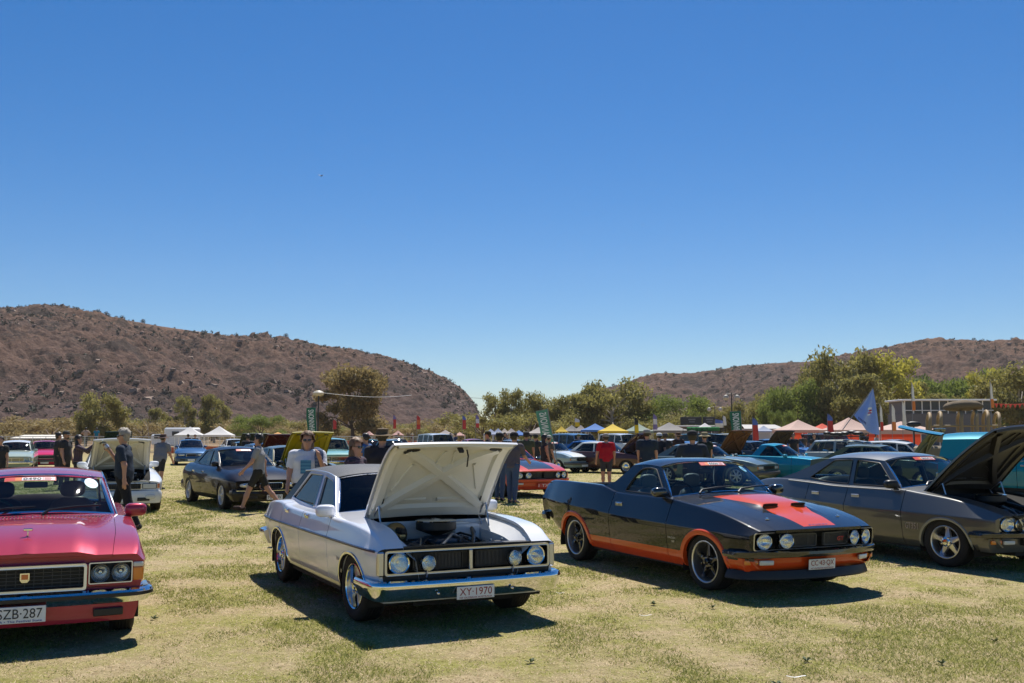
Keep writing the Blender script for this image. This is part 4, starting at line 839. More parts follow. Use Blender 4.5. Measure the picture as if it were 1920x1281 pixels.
def engine_bay(c, x0, x1, zt, wall, filt=True, cx=.02):
    W = .64
    for sg in (-1, 1):
        mb = MB(); G = [[(x, sg*(float(c.yin(x))+.0), float(c.top(np.array(x)))-.02), (x, sg*(float(c.yin(x))-.03), float(c.top(np.array(x)))-.05), (x, sg*.52, float(c.top(np.array(x)))-.12), (x, sg*.47, .34)] for x in np.linspace(x0, x1, 10)]
        mb.grid(np.array(G), flip=(sg < 0)); c.build(mb, 'inner_guard', wall)
    mb = MB(); mb.plate(rect(-W, W, .35, zt-.03), [], lambda y, z: (x0-.0, y, z), 0); c.build(mb, 'firewall', wall)
    mb = MB(); mb.box((x1-.13, 0, .50), (.03, 1.16, .36), .006); mb.box((x1-.13, 0, .69), (.08, 1.2, .03), .008)
    for y in (-.28, .28): mb.box((x1-.09, y, .60), (.03, .05, .18), .005)
    c.build(mb, 'radiator_support', M_BLACK)
    mb = MB(); G = [[(x1-.24-.05*math.cos(a*2.2), y, .40+.30*t+.03*math.cos(y*5)*t) for t in np.linspace(0, 1, 4)] for a, y in zip(np.linspace(-1, 1, 13), np.linspace(-.5, .5, 13))]; mb.grid(np.array(G)); c.build(mb, 'fan_shroud', M_ENGINE)
    mb = MB(); mb.box((cx, 0, .50), (.62, .36, .30), .05, 0)
    for sg in (-1, 1): mb.box((cx, sg*.24, .63), (.52, .16, .09), .03, 1, Matrix.Rotation(sg*R(28), 3, 'X'))
    mb.lathe([(.10, 0), (.11, .03), (.10, .07), (.02, .08)], (x1-.40, 0, .56), 'x', 18, 1); mb.box((cx, 0, .70), (.40, .22, .07), .02, 1)
    c.build(mb, 'engine', [M_ENGINE, M_ENGBLUE])
    if filt:
        mb = MB(); z = zt-.095; mb.lathe([(.04, -.06), (.195, -.002), (.20, .004), (.20, .074), (.196, .078)], (cx-.10, .0, z), 'z', 36, 0); mb.lathe([(.205, .078), (.207, .088), (.17, .096), (.05, .094), (.035, .10), (.001, .104)], (cx-.10, .0, z), 'z', 36, 1, caps=False); c.build(mb, 'air_cleaner', [M_BLACK, M_CHROME])
    mb = MB(); mb.lathe([(.05, -.05), (.115, .0), (.12, .05), (.10, .09), (.05, .12), (.035, .13), (.03, .24), (.001, .245)], (x0+.03, -.36, zt-.15), 'x', 22, 0); mb.box((x0+.22, -.36, zt-.10), (.16, .07, .06), .015, 1); c.build(mb, 'brake_booster', [M_GOLD, M_BLACK])
    mb = MB(); mb.box((x0+.10, .36, zt-.15), (.18, .30, .17), .02, 0); mb.box((x0+.12, .30, zt-.055), (.12, .16, .02), .006, 1); c.build(mb, 'heater_box', [wall, M_WHITE])
    mb = MB(); mb.box((x1-.36, .42, .62), (.18, .24, .18), .01, 0); mb.lathe([(.012, 0), (.012, .03)], (x1-.32, .36, .71), 'z', 8, 1); mb.lathe([(.012, 0), (.012, .03)], (x1-.32, .48, .71), 'z', 8, 1); c.build(mb, 'battery', [M_BLACK, M_SATIN])
    rr = random.Random(3)
    for k in range(9):
        y0, y1 = rr.uniform(-.5, .5), rr.uniform(-.5, .5); xa, xb = rr.uniform(x0+.05, cx), rr.uniform(cx, x1-.25); zz = .66+rr.uniform(0, .06)
        P = [(xa, y0, zz), (xa*.7+xb*.3, y0*.6+y1*.4, zz+rr.uniform(.02, .09)), (xa*.3+xb*.7, y0*.3+y1*.7, zz+rr.uniform(0, .06)), (xb, y1, zz-.04)]
        mb = MB(); mb.tube(P, rr.choice((.008, .012, .02)), 7); c.build(mb, 'hose', rr.choice((M_BLACK, M_BLACK, M_ENGBLUE, M_SATIN)))

def white_sedan():
    S = dict(wb=2.82, xf=.74, xr=-3.84, paint=M_PWHITE, open=53, bow=.03, bowr=.06, hx0=-.34, hx1=.735, glass=M_GLASSD, sglass=M_GLASSK, wsglass=M_GLASSK, hdx=.20, hz=.855,
        top=[(-3.84, .84), (-3.7, .875), (-3.3, .925), (-2.85, .945), (-2.45, .908), (-1.7, .898), (-.9, .912), (-.3, .908), (.32, .875), (.55, .828), (.66, .778), (.74, .730)],
        bot=[(-3.84, .42), (-3.5, .34), (-3.2, .27), (-2.4, .245), (-.3, .24), (.3, .26), (.6, .30), (.74, .33)],
        wid=[(-3.84, .85), (-3.5, .895), (-2.8, .925), (-1.4, .93), (0, .925), (.5, .91), (.74, .885)], crease=[(-4, .70), (1, .707)], lo=LO_STD, hi=HI_BOX,
        crown=[(-3.84, .03), (-3.0, .05), (-.9, .05), (-.3, .045), (.5, .03), (.74, .008)], yin=[(-3.84, .62), (-3.35, .66), (-3.2, .725), (-1.05, .725), (-.62, .68), (-.34, .665), (.74, .64)],
        arches=[(.04, .25, .40, .375), (-2.80, .25, .40, .375)], doors=[-.72, -1.80, -2.66], archtrim=M_CHROME, atw=.022, atp=.012, deck=(-3.36, -3.84), rearseat=-2.55, mirror=(-.80, .965, M_PWHITE, 1.05),
        roofmat=M_VINYL, pillar=M_PWHITE_PIL,
        gh=dict(A0=(-1.02, .915), A1=(-1.44, 1.272), C1=(-2.72, 1.305), C0=(-3.28, .93), rail=[(-1.9, 1.312), (-2.3, 1.318)], yb=.735, yr=.60, rc=.062, rp=3.0, bowb=.20, bowt=.10, wtrim=M_SATIN, drip=M_SATIN, strim=M_CHROME,
            win=[[(-1.12, .935), (-1.47, 1.225), (-1.86, 1.275), (-1.80, .925)], [(-1.90, .925), (-1.95, 1.278), (-2.50, 1.274), (-2.86, .985), (-2.60, .958)]]))
    c = Car(S, 'classic_sedan', (-.715, 9.90), -63.4, 'silver white classic sedan with black vinyl roof and raised bonnet, plate XY 1970'); c.body(); c.hood(under=M_UNDERHOOD); c.greenhouse()
    engine_bay(c, -.32, .74, .90, M_FIREWALL); c.wheels(W_SLOT, .318, .23, .875, R(4))
    n = c.nose_panel([(-.80, .80, .515, .704)], M_BLACK, z0=.40); c.rect_frame('grille_surround', -.80, .80, .515, .694, .020, M_SATIN, d=.03)
    mb = MB(); mb.box((.755, 0, .603), (.03, .035, .18), .006); c.build(mb, 'grille_divider', M_SATIN)
    for sg in (-1, 1):
        c.rect_frame('grille_insert', min(sg*.07, sg*.54), max(sg*.07, sg*.54), .535, .672, .006, M_BLACK, x=.71, d=.01, r=.01)
        c.bars('grille_bars', min(sg*.07, sg*.54), max(sg*.07, sg*.54), .535, .672, 34, 0, M_PLASTIC, .695, .005)
        c.lamp(sg*.682, .602, .082, .745, M_CHROME, .016); c.lamp(sg*.43, .598, .062, .80, M_CHROME, .006, 'driving_lamp')
        mb = MB(); mb.tube([(.78, sg*.43, .53), (.76, sg*.43, .47)], .008, 6); c.build(mb, 'lamp_bracket', M_SATIN)
        mb = MB(); mb.box((.735, sg*.852, .60), (.06, .062, .215), .012); c.build(mb, 'wing_end_cap', M_SATIN)
        c.strip('side_moulding', .707, -3.78, .70, sg, mat('moulding_navy', (.02, .03, .06), .3), .026, .010); c.strip('sill_trim', .287, -2.36, -.40, sg, M_SATIN, .05, .006)
        y = float(c.yside(np.array(-.25), np.array(.53)))
        lettering(c.root, 'Fairmont', (-.30, sg*(y+.006), .545), (-sg*-1 if False else (1 if sg < 0 else -1), 0, 0), (0, -sg*.04, 1), .15, .035, M_BLACK, 'fender_badge')
        lettering(c.root, 'V8', (-.22, sg*(y+.004), .44), (1 if sg < 0 else -1, 0, 0), (0, -sg*.06, 1), .05, .035, M_SATIN, 'fender_badge')
        c.rlamp(sg*.58, sg*.80, .60, .72, M_REDLENS, c.xr-.02, name='tail_lamp')
    c.valance(.24, .50, M_PWHITE, .70, .86)
    pr = [(.0, .452), (.03, .458), (.056, .448), (.068, .428), (.070, .408), (.064, .390), (.044, .345), (.024, .30), (.01, .282), (-.02, .285), (-.02, .45)]
    c.bumper(.80, .89, .50, pr, M_CHROME); c.bumper(c.xr-.02, .86, .42, [(o, z+.10) for o, z in pr], M_CHROME, 'rear_bumper', True)
    for y in (-.36, .37): 
        mb = MB(); mb.lathe([(.013, 0), (.013, .01), (.006, .016)], (.862, y, .335), 'x', 10); c.build(mb, 'bumper_bolt', M_CHROME)
    c.plate(.0, .325, 'XY\u00b71970', M_PRED, .870, 'NT OUTBACK AUSTRALIA'); c.sticker(-.16, -.02, .90, .985, M_STICKR); return c

M_ORANGE = paint('paint_orange', (.62, .070, .012), 0, .35)
def _z_split(z0, col):
    def f(nt, tc, c):
        sx = N(nt, 'SeparateXYZ'); nt.links.new(tc.outputs['Object'], sx.inputs[0]); l = N(nt, 'Math', operation='LESS_THAN'); nt.links.new(sx.outputs['Z'], l.inputs[0]); l.inputs[1].default_value = z0
        return mixc(nt, l.outputs[0], c, col)
    return f
def _stripe(col, w0, w1, x0, x1, xe):
    def f(nt, tc, c):      # tapering bonnet stripe
        sx = N(nt, 'SeparateXYZ'); nt.links.new(tc.outputs['Object'], sx.inputs[0])
        ab = N(nt, 'Math', operation='ABSOLUTE'); nt.links.new(sx.outputs['Y'], ab.inputs[0])
        mr = N(nt, 'MapRange'); nt.links.new(sx.outputs['X'], mr.inputs[0])
        for k, v in zip((1, 2, 3, 4), (x0, x1, w0, w1)): mr.inputs[k].default_value = v
        l = N(nt, 'Math', operation='LESS_THAN'); nt.links.new(ab.outputs[0], l.inputs[0]); nt.links.new(mr.outputs[0], l.inputs[1])
        e = N(nt, 'Math', operation='LESS_THAN'); nt.links.new(sx.outputs['X'], e.inputs[0]); e.inputs[1].default_value = xe
        p = N(nt, 'Math', operation='MULTIPLY'); nt.links.new(l.outputs[0], p.inputs[0]); nt.links.new(e.outputs[0], p.inputs[1])
        return mixc(nt, p.outputs[0], c, col)
    return f
def xb_base(**kw):
    S = dict(wb=2.82, xf=.93, xr=-3.92, bow=.20, bowr=.06, rake=.10, hx0=-.46, hx1=.925, hdx=.18, hz=.845,
        top=[(-3.92, .96), (-3.6, 1.01), (-3.1, 1.035), (-2.6, 1.02), (-1.9, .985), (-.78, .978), (-.43, .945), (.1, .89), (.5, .82), (.72, .772), (.93, .718)],
        bot=[(-3.92, .50), (-3.7, .40), (-3.3, .29), (-2.4, .235), (-.3, .225), (.3, .24), (.7, .29), (.93, .32)],
        wid=[(-3.92, .84), (-3.5, .90), (-2.8, .955), (-1.4, .955), (0, .955), (.5, .945), (.8, .915), (.93, .885)], crease=[(-4.2, .80), (-3.0, .755), (-1.5, .69), (1, .665)], lo=LO_STD, hi=HI_XB,
        crown=[(-3.92, .02), (-3.0, .03), (-.9, .07), (-.3, .065), (.5, .045), (.93, .012)], yin=[(-3.92, .60), (-3.2, .68), (-3.0, .78), (-.9, .79), (-.46, .72), (.93, .60)],
        arches=[(.04, .235, .405, .385), (-2.82, .235, .405, .385)], doors=[-.66, -1.72, -2.52], deck=(-3.25, -3.92), rearseat=-2.4)
    S.update(kw); return S
def xb_nose(c, panel, bump, frame=M_SATIN, ind=True, gt=None):
    c.nose_panel([(-.83, .83, .515, .688)], panel, z0=.44, depth=.10); c.rect_frame('grille_surround', -.83, .83, .515, .688, .010, frame, d=.012, r=.03)
    for sg in (-1, 1):
        c.lamp(sg*.715, .602, .076, .905, M_CHROME, .008); c.lamp(sg*.475, .607, .074, .925, M_CHROME, .008)
        a, b = min(sg*.06, sg*.40), max(sg*.06, sg*.40); c.rect_frame('grille_insert', a, b, .545, .668, .008, M_PLASTIC, x=.86, d=.015, r=.015); c.bars('grille_bars', a, b, .545, .668, 2, 14, M_PLASTIC, .85, .0035)
        if ind:
            c.rlamp(sg*.60, sg*.755, .355, .405, M_CLEARLENS, .895, name='parking_lamp'); c.rlamp(sg*.76, sg*.90, .358, .408, M_AMBER, .865)
    if gt: lettering(c.root, 'GT', (.878, .30, .602), (0, 1, 0), (0, 0, 1), .10, .045, gt, 'grille_badge', deform=c.deform)
    pr = [(-.02, .500), (.03, .506), (.055, .495), (.062, .465), (.050, .437), (.02, .428), (-.02, .432)]
    c.bumper(.92, .94, .42, pr, bump, rc=.16)
def ute_car():
    P = paint('paint_black_orange', (.007, .009, .013), 0, .30, 1.0, _z_split(.398, (.62, .070, .012)))
    B = paint('paint_black', (.007, .009, .013), 0, .30)
    def bulge(x, y):
        s = lambda t: np.clip(t, 0, 1)**2*(3-2*np.clip(t, 0, 1)); ay = np.abs(y)
        return .042*s((.38-ay)/.10)*s((.42-x)/.16)*s((x+.5)/.3)-.012*s((.12-np.abs(ay-.20))/.06)*s((x-.26)/.10)*s((.66-x)/.2)
    S = xb_base(wb=2.946, xr=-4.07, paint=P, hmat=M_CHROME, bulge=bulge, archtrim=M_ORANGE, atw=.062, atp=.014, deck=None, bed=True, rearseat=None, zs=.60, seat=mat('seat_grey', (.16, .17, .18), .5), sbk=.6,
        top=[(-4.07, 1.0), (-3.93, 1.06), (-3.3, 1.072), (-2.6, 1.066), (-2.36, 1.060), (-2.22, 1.042), (-2.08, 1.012), (-1.96, .992), (-1.8, .985), (-.78, .978), (-.43, .945), (.1, .89), (.5, .82), (.72, .772), (.93, .718)],
        yin=[(-4.07, .77), (-2.4, .77), (-2.25, .80), (-.9, .79), (-.46, .72), (.93, .60)], arches=[(.04, .235, .405, .385), (-2.93, .235, .405, .385)], doors=[-.66, -1.96], hdx=.18,
        crown=[(-4.07, .0), (-1.9, .0), (-.9, .07), (-.3, .065), (.5, .045), (.93, .012)], mirror=(-.86, 1.04, M_GLOSSBLACK, 1.0), hi=HI_XB,
        gh=dict(A0=(-.78, .985), A1=(-1.19, 1.335), C1=(-1.80, 1.335), C0=(-2.32, 1.050), cmid=[(-1.95, 1.225), (-2.10, 1.115)], rail=[(-1.5, 1.352)], yb=.80, yr=.655, rc=.082, rp=3.4, bowb=.16, bowt=.08, wtrim=M_BLACK, wtr=.010, strim=M_CHROME, strim_r=.011, R0=(-1.92, 1.05), bowrb=.03, bowrt=.03, rcb=.0,
            win=[[(-.90, 1.0), (-1.245, 1.298), (-1.40, 1.312), (-1.57, 1.296, .10), (-1.68, 1.20, .06), (-1.80, 1.008)]]))
    c = Car(S, 'coupe_utility', (2.957, 11.72), -64.3, 'black and orange coupe utility with bonnet stripe, plate CC 43 QX', cat='utility car'); c.body()
    hm = paint('paint_black_stripe', (.007, .009, .013), 0, .30, 1.0, _stripe((.62, .070, .012), .41, .22, -.46, .90, .875))
    h = c.hood(hm); c.greenhouse(); c.wheels(W_BLACK5, .315, .24, .90, R(2))
    for sg in (-1, 1):      # bonnet scoop mouths
        mb = MB(); x = .30; G = [[(x+.02*t, sg*.20+(u*.105), float(c.ztop(np.array(x+.03), np.array(.2)))-.004+.048*t*(1-.12*u**4)) for u in np.linspace(-1, 1, 9)] for t in (0, 1)]
        mb.grid(np.array(G), flip=True); c.build(mb, 'bonnet_scoop', M_BLACK, h)
        mb = MB(); mb.lathe([(.03, 0), (.03, .004), (.012, .008), (.010, .02)], (.62, sg*.50, float(c.ztop(np.array(.62), np.array(.5)))-.002), 'z', 14); c.build(mb, 'bonnet_pin', M_CHROME, h)
    # tub of the tray
    mb = MB(); xa, xb = -2.20, -3.98
    mb.box(((xa+xb)/2, 0, .60), (xa-xb, 1.44, .03))
    for sg in (-1, 1): mb.box(((xa+xb)/2, sg*.735, .82), (xa-xb, .02, .42)); mb.box((-2.93, sg*.62, .70), (.75, .22, .2), .02)
    mb.box((xa+.02, 0, .82), (.03, 1.46, .44)); mb.box((xb-.01, 0, .80), (.03, 1.46, .38)); c.build(mb, 'tray', M_BLACK)
    xb_nose(c, B, M_GLOSSBLACK, M_SATIN, True, M_STICKR); c.valance(.285, .42, M_ORANGE, .86, .90, .05)
    mb = MB(); p = [(.45, -.90), (.70, -.88), (.85, -.78)]+[(.905, y) for y in np.linspace(-.62, .62, 9)]+[(.85, .78), (.70, .88), (.45, .90)]
    sweep(mb, p, [(0, .292), (.035, .235), (.045, .205), (.02, .19), (-.04, .21), (-.03, .292)]); c.build(mb, 'front_spoiler', M_BLACK)
    c.plate(.0, .345, 'CC\u00b743\u00b7QX', M_PRED, .925, 'NT OUTBACK AUSTRALIA')
    lettering(c.root, 'FORD', (.84, .0, float(c.ztop(np.array(.84), np.array(0.)))+.004), (0, 1, 0), (-1, 0, .22), .26, .026, M_CHROME, 'bonnet_lettering', deform=c.deform)
    for sg in (-1, 1):
        y = float(c.yside(np.array(-.52), np.array(.53))); d = (1 if sg < 0 else -1, 0, 0)
        lettering(c.root, 'FALCON', (-.55, sg*(y+.004), .535), d, (0, -sg*.03, 1), .15, .022, M_SATIN, 'fender_badge'); lettering(c.root, '500', (-.52, sg*(y+.004), .495), d, (0, -sg*.03, 1), .055, .022, M_SATIN, 'fender_badge')
        c.rlamp(sg*.62, sg*.80, .62, .80, M_REDLENS, c.xr-.02, name='tail_lamp')
    c.bumper(c.xr-.01, .83, .22, [(-.02, .60), (.04, .605), (.055, .56), (.04, .50), (-.02, .49)], M_GLOSSBLACK, 'rear_bumper', True)
    c.show_sticker('0506', -.22, .38); c.disc_sticker(.80, .80, .075, M_STICKB); return c

def grey_sedan():
    P = paint('paint_charcoal', (.125, .125, .120), .5, .36); G_ = M_GLASS
    S = xb_base(paint=P, open=49, glass=G_, hmat=M_SATIN, mirror=(-.86, 1.04, M_BLACK, 1.0), archtrim=paint('paint_silver_flare', (.26, .27, .26), .4, .35), atw=.035, seat=mat('seat_blackgrey', (.05, .05, .055), .5),
        gh=dict(A0=(-.78, .985), A1=(-1.19, 1.355), C1=(-2.30, 1.36), C0=(-3.28, 1.025), cmid=[(-2.62, 1.25), (-2.92, 1.13)], rail=[(-1.75, 1.388)], yb=.80, yr=.66, rc=.085, rp=3.2, bowb=.16, bowt=.08, wtrim=M_BLACK, wtr=.010, strim=M_CHROME, R0=(-3.2, 1.03), bowrb=.1,
            win=[[(-.90, 1.0), (-1.25, 1.318), (-1.70, 1.355), (-1.67, 1.0)], [(-1.77, 1.002), (-1.79, 1.357), (-2.16, 1.338), (-2.58, 1.065), (-2.25, 1.022)]]))
    c = Car(S, 'classic_sedan', (6.488, 13.68), -63.8, 'charcoal grey classic sedan with open dark bonnet and silver star wheels at the right edge'); c.body(); c.hood(under=mat('bonnet_underside_dark', (.030, .028, .026), .45)); c.greenhouse()
    engine_bay(c, -.44, .93, .93, M_DARK, cx=.12); c.wheels(W_GLOBE, .325, .25, .905, R(6))
    c.nose_panel([(-.83, .83, .515, .688)], P, z0=.44, depth=.10)
    for sg in (-1, 1):
        mb = MB(); mb.plate(rect(min(sg*.40, sg*.82), max(sg*.40, sg*.82), .52, .685), [], lambda y, z: (.865, y, z)); c.build(mb, 'headlight_panel', M_SATIN)
        c.lamp(sg*.715, .602, .078, .90, M_CHROME, .01); c.lamp(sg*.51, .602, .078, .90, M_CHROME, .01); c.rlamp(sg*.60, sg*.75, .355, .405, M_CLEARLENS, .895, name='parking_lamp'); c.rlamp(sg*.76, sg*.90, .358, .408, M_AMBER, .865)
        c.strip('belt_moulding', lambda x: float(c.top(np.array(x)))-.022, -3.0, -.75, sg, M_SATIN, .014, .008)
        y = float(c.yside(np.array(-.5), np.array(.5)))
        lettering(c.root, 'GT 351' if False else 'GT', (-.545, sg*(y+.004), .50), (1 if sg < 0 else -1, 0, 0), (0, -sg*.03, 1), .09, .085, M_SATIN, 'fender_decal'); lettering(c.root, '351', (-.435, sg*(y+.004), .50), (1 if sg < 0 else -1, 0, 0), (0, -sg*.03, 1), .11, .085, M_SATIN, 'fender_decal')
    c.bars('grille_bars', -.38, .38, .53, .68, 4, 9, M_PLASTIC, .86, .004)
    c.bumper(.92, .94, .42, [(-.02, .500), (.03, .506), (.055, .495), (.062, .465), (.050, .437), (.02, .428), (-.02, .432)], M_GLOSSBLACK, rc=.16); c.valance(.25, .42, P, .86, .90, .05)
    c.bumper(c.xr-.02, .86, .3, [(-.02, .56), (.05, .56), (.06, .50), (.02, .45), (-.02, .46)], M_CHROME, 'rear_bumper', True)
    c.show_sticker('0634', -.30, .34); return c

def red_sedan():
    P = paint('paint_cherry_pink', (.36, .030, .058), .2, .34)
    def bulge(x, y):
        s = lambda t: np.clip(t, 0, 1)**2*(3-2*np.clip(t, 0, 1)); return .030*s((.50-np.abs(y))/.10)*s((x+.6)/.4)+.006*s((.03-np.abs(y))/.03)
    S = dict(wb=2.87, xf=.76, xr=-4.0, paint=P, bow=.05, bowr=.05, hx0=-.62, hx1=.755, hz=.84, bulge=bulge, glass=M_GLASS, z=-.03,
        top=[(-4.0, .86), (-3.4, .93), (-2.6, .95), (-1.0, .945), (-.5, .925), (.1, .885), (.5, .83), (.70, .775), (.76, .75)], bot=[(-4.0, .45), (-3.3, .28), (-2.4, .24), (-.3, .23), (.4, .26), (.76, .30)],
        wid=[(-4.0, .86), (-3.4, .92), (-2.4, .945), (-.5, .945), (.3, .94), (.65, .925), (.76, .905)], crease=[(-4, .72), (1, .69)], lo=LO_STD, hi=HI_BOX, crown=[(-4, .03), (-1, .05), (-.5, .045), (.4, .03), (.76, .005)],
        yin=[(-4, .62), (-3.4, .66), (-3.25, .74), (-1.1, .74), (-.62, .72), (.2, .70), (.76, .66)], arches=[(.04, .24, .40, .38), (-2.87, .24, .40, .38)], doors=[-.75, -1.85, -2.7], deck=(-3.4, -4.0), rearseat=-2.6, mirror=(-.98, 1.0, P, 1.1),
        seat=mat('seat_redblack', (.07, .015, .018), .5), gh=dict(A0=(-1.05, .95), A1=(-1.46, 1.305), C1=(-2.8, 1.32), C0=(-3.3, .945), rail=[(-2.1, 1.345)], yb=.76, yr=.63, rc=.06, bowb=.24, bowt=.10, drip=M_CHROME, strim=M_CHROME, strim_r=.02, wtrim=M_CHROME, win=[[(-1.15, .965), (-1.49, 1.245), (-1.86, 1.285), (-1.84, .965)], [(-1.92, .965), (-1.94, 1.285), (-2.7, 1.265), (-2.95, .985)]]))
    c = Car(S, 'classic_sedan', (-4.25, 8.889), -66.0, 'cherry red classic sedan with chrome grille cut off by the left edge, plate SZB 287'); c.body(); c.hood(); c.greenhouse(); c.wheels(W_CAP, .315, .21, .885, R(-2))
    c.nose_panel([(-.44, .44, .50, .672), (-.81, -.485, .525, .685), (.485, .81, .525, .685)], z0=.42, depth=.09); c.rect_frame('grille_surround', -.44, .44, .50, .672, .022, M_BRIGHT, d=.04, r=.015)
    c.bars('grille_bars', -.44, .44, .50, .672, 13, 6, M_PLASTIC, .72, .004)
    mb = MB(); mb.plate([(-.035, .635), (.035, .635), (.035, .58), (.02, .56), (-.02, .56), (-.035, .58)], [], lambda y, z: (.765, y, z), 0, .012, (-1, 0, 0)); o = c.build(mb, 'grille_badge', M_CHROME)
    mb = MB(); mb.plate([(-.025, .625), (.025, .625), (.025, .585), (-.025, .585)], [], lambda y, z: (.768, y, z)); c.build(mb, 'badge_face', M_STICKO, o)
    mb = MB(); zt = float(c.ztop(np.array(.44), np.array(0.))); mb.box((.44, 0, zt+.02), (.02, .012, .04), .003); mb.box((.44, 0, zt+.05), (.015, .075, .024), .006); c.build(mb, 'bonnet_ornament', M_CHROME)
    for sg in (-1, 1):
        a, b = min(sg*.485, sg*.81), max(sg*.485, sg*.81); c.rect_frame('headlight_surround', a, b, .525, .685, .008, M_BRIGHT, d=.012, r=.01)
        for y in (.567, .727): c.lamp(sg*y, .605, .072, .752, M_CHROME, .005)
        c.rlamp(sg*.822, sg*.905, .530, .640, M_AMBER, .735, .025); c.rlamp(sg*.822, sg*.905, .643, .682, M_CLEARLENS, .735, .025, 'parking_lamp'); c.rlamp(sg*.6, sg*.85, .6, .7, M_REDLENS, c.xr-.02, name='tail_lamp')
        mb = MB(); mb.box((.832, sg*.635, .295), (.03, .23, .062), .006); c.build(mb, 'valance_vent', M_BLACK)
    G = MB()
    for k in range(40): G.box((-.70+.0, -.62+k*.031, float(c.ztop(np.array(-.70), np.array(-.62+k*.031)))+.002), (.05, .016, .006), .002)
    c.build(G, 'cowl_vent', M_BLACK)
    pr = [(-.01, .468), (.03, .474), (.06, .462), (.072, .440), (.070, .425), (.062, .41), (.040, .378), (.030, .362), (-.01, .360)]
    c.bumper(.79, .925, .45, pr, M_CHROME, rc=.14); mb = MB()
    c.bumper(.803, .928, .40, [(.055, .445), (.068, .443), (.068, .415), (.055, .412)], M_BLACK, 'bumper_strip', rc=.14); c.bumper(c.xr-.02, .87, .4, pr, M_CHROME, 'rear_bumper', True)
    c.valance(.215, .40, P, .815, .87, .03, wrap=.34)
    c.plate(-.02, .325, 'SZB\u00b7287', M_PBLACK, .875, 'SA \u2022 The Festival State', w=.375, h=.13, subcol=M_PBLUE)
    c.show_sticker('0490', -.45, .30, .84, .945); c.disc_sticker(.82, .82, .10, M_STICKB); return c
white_sedan(); ute_car(); grey_sedan(); red_sedan()
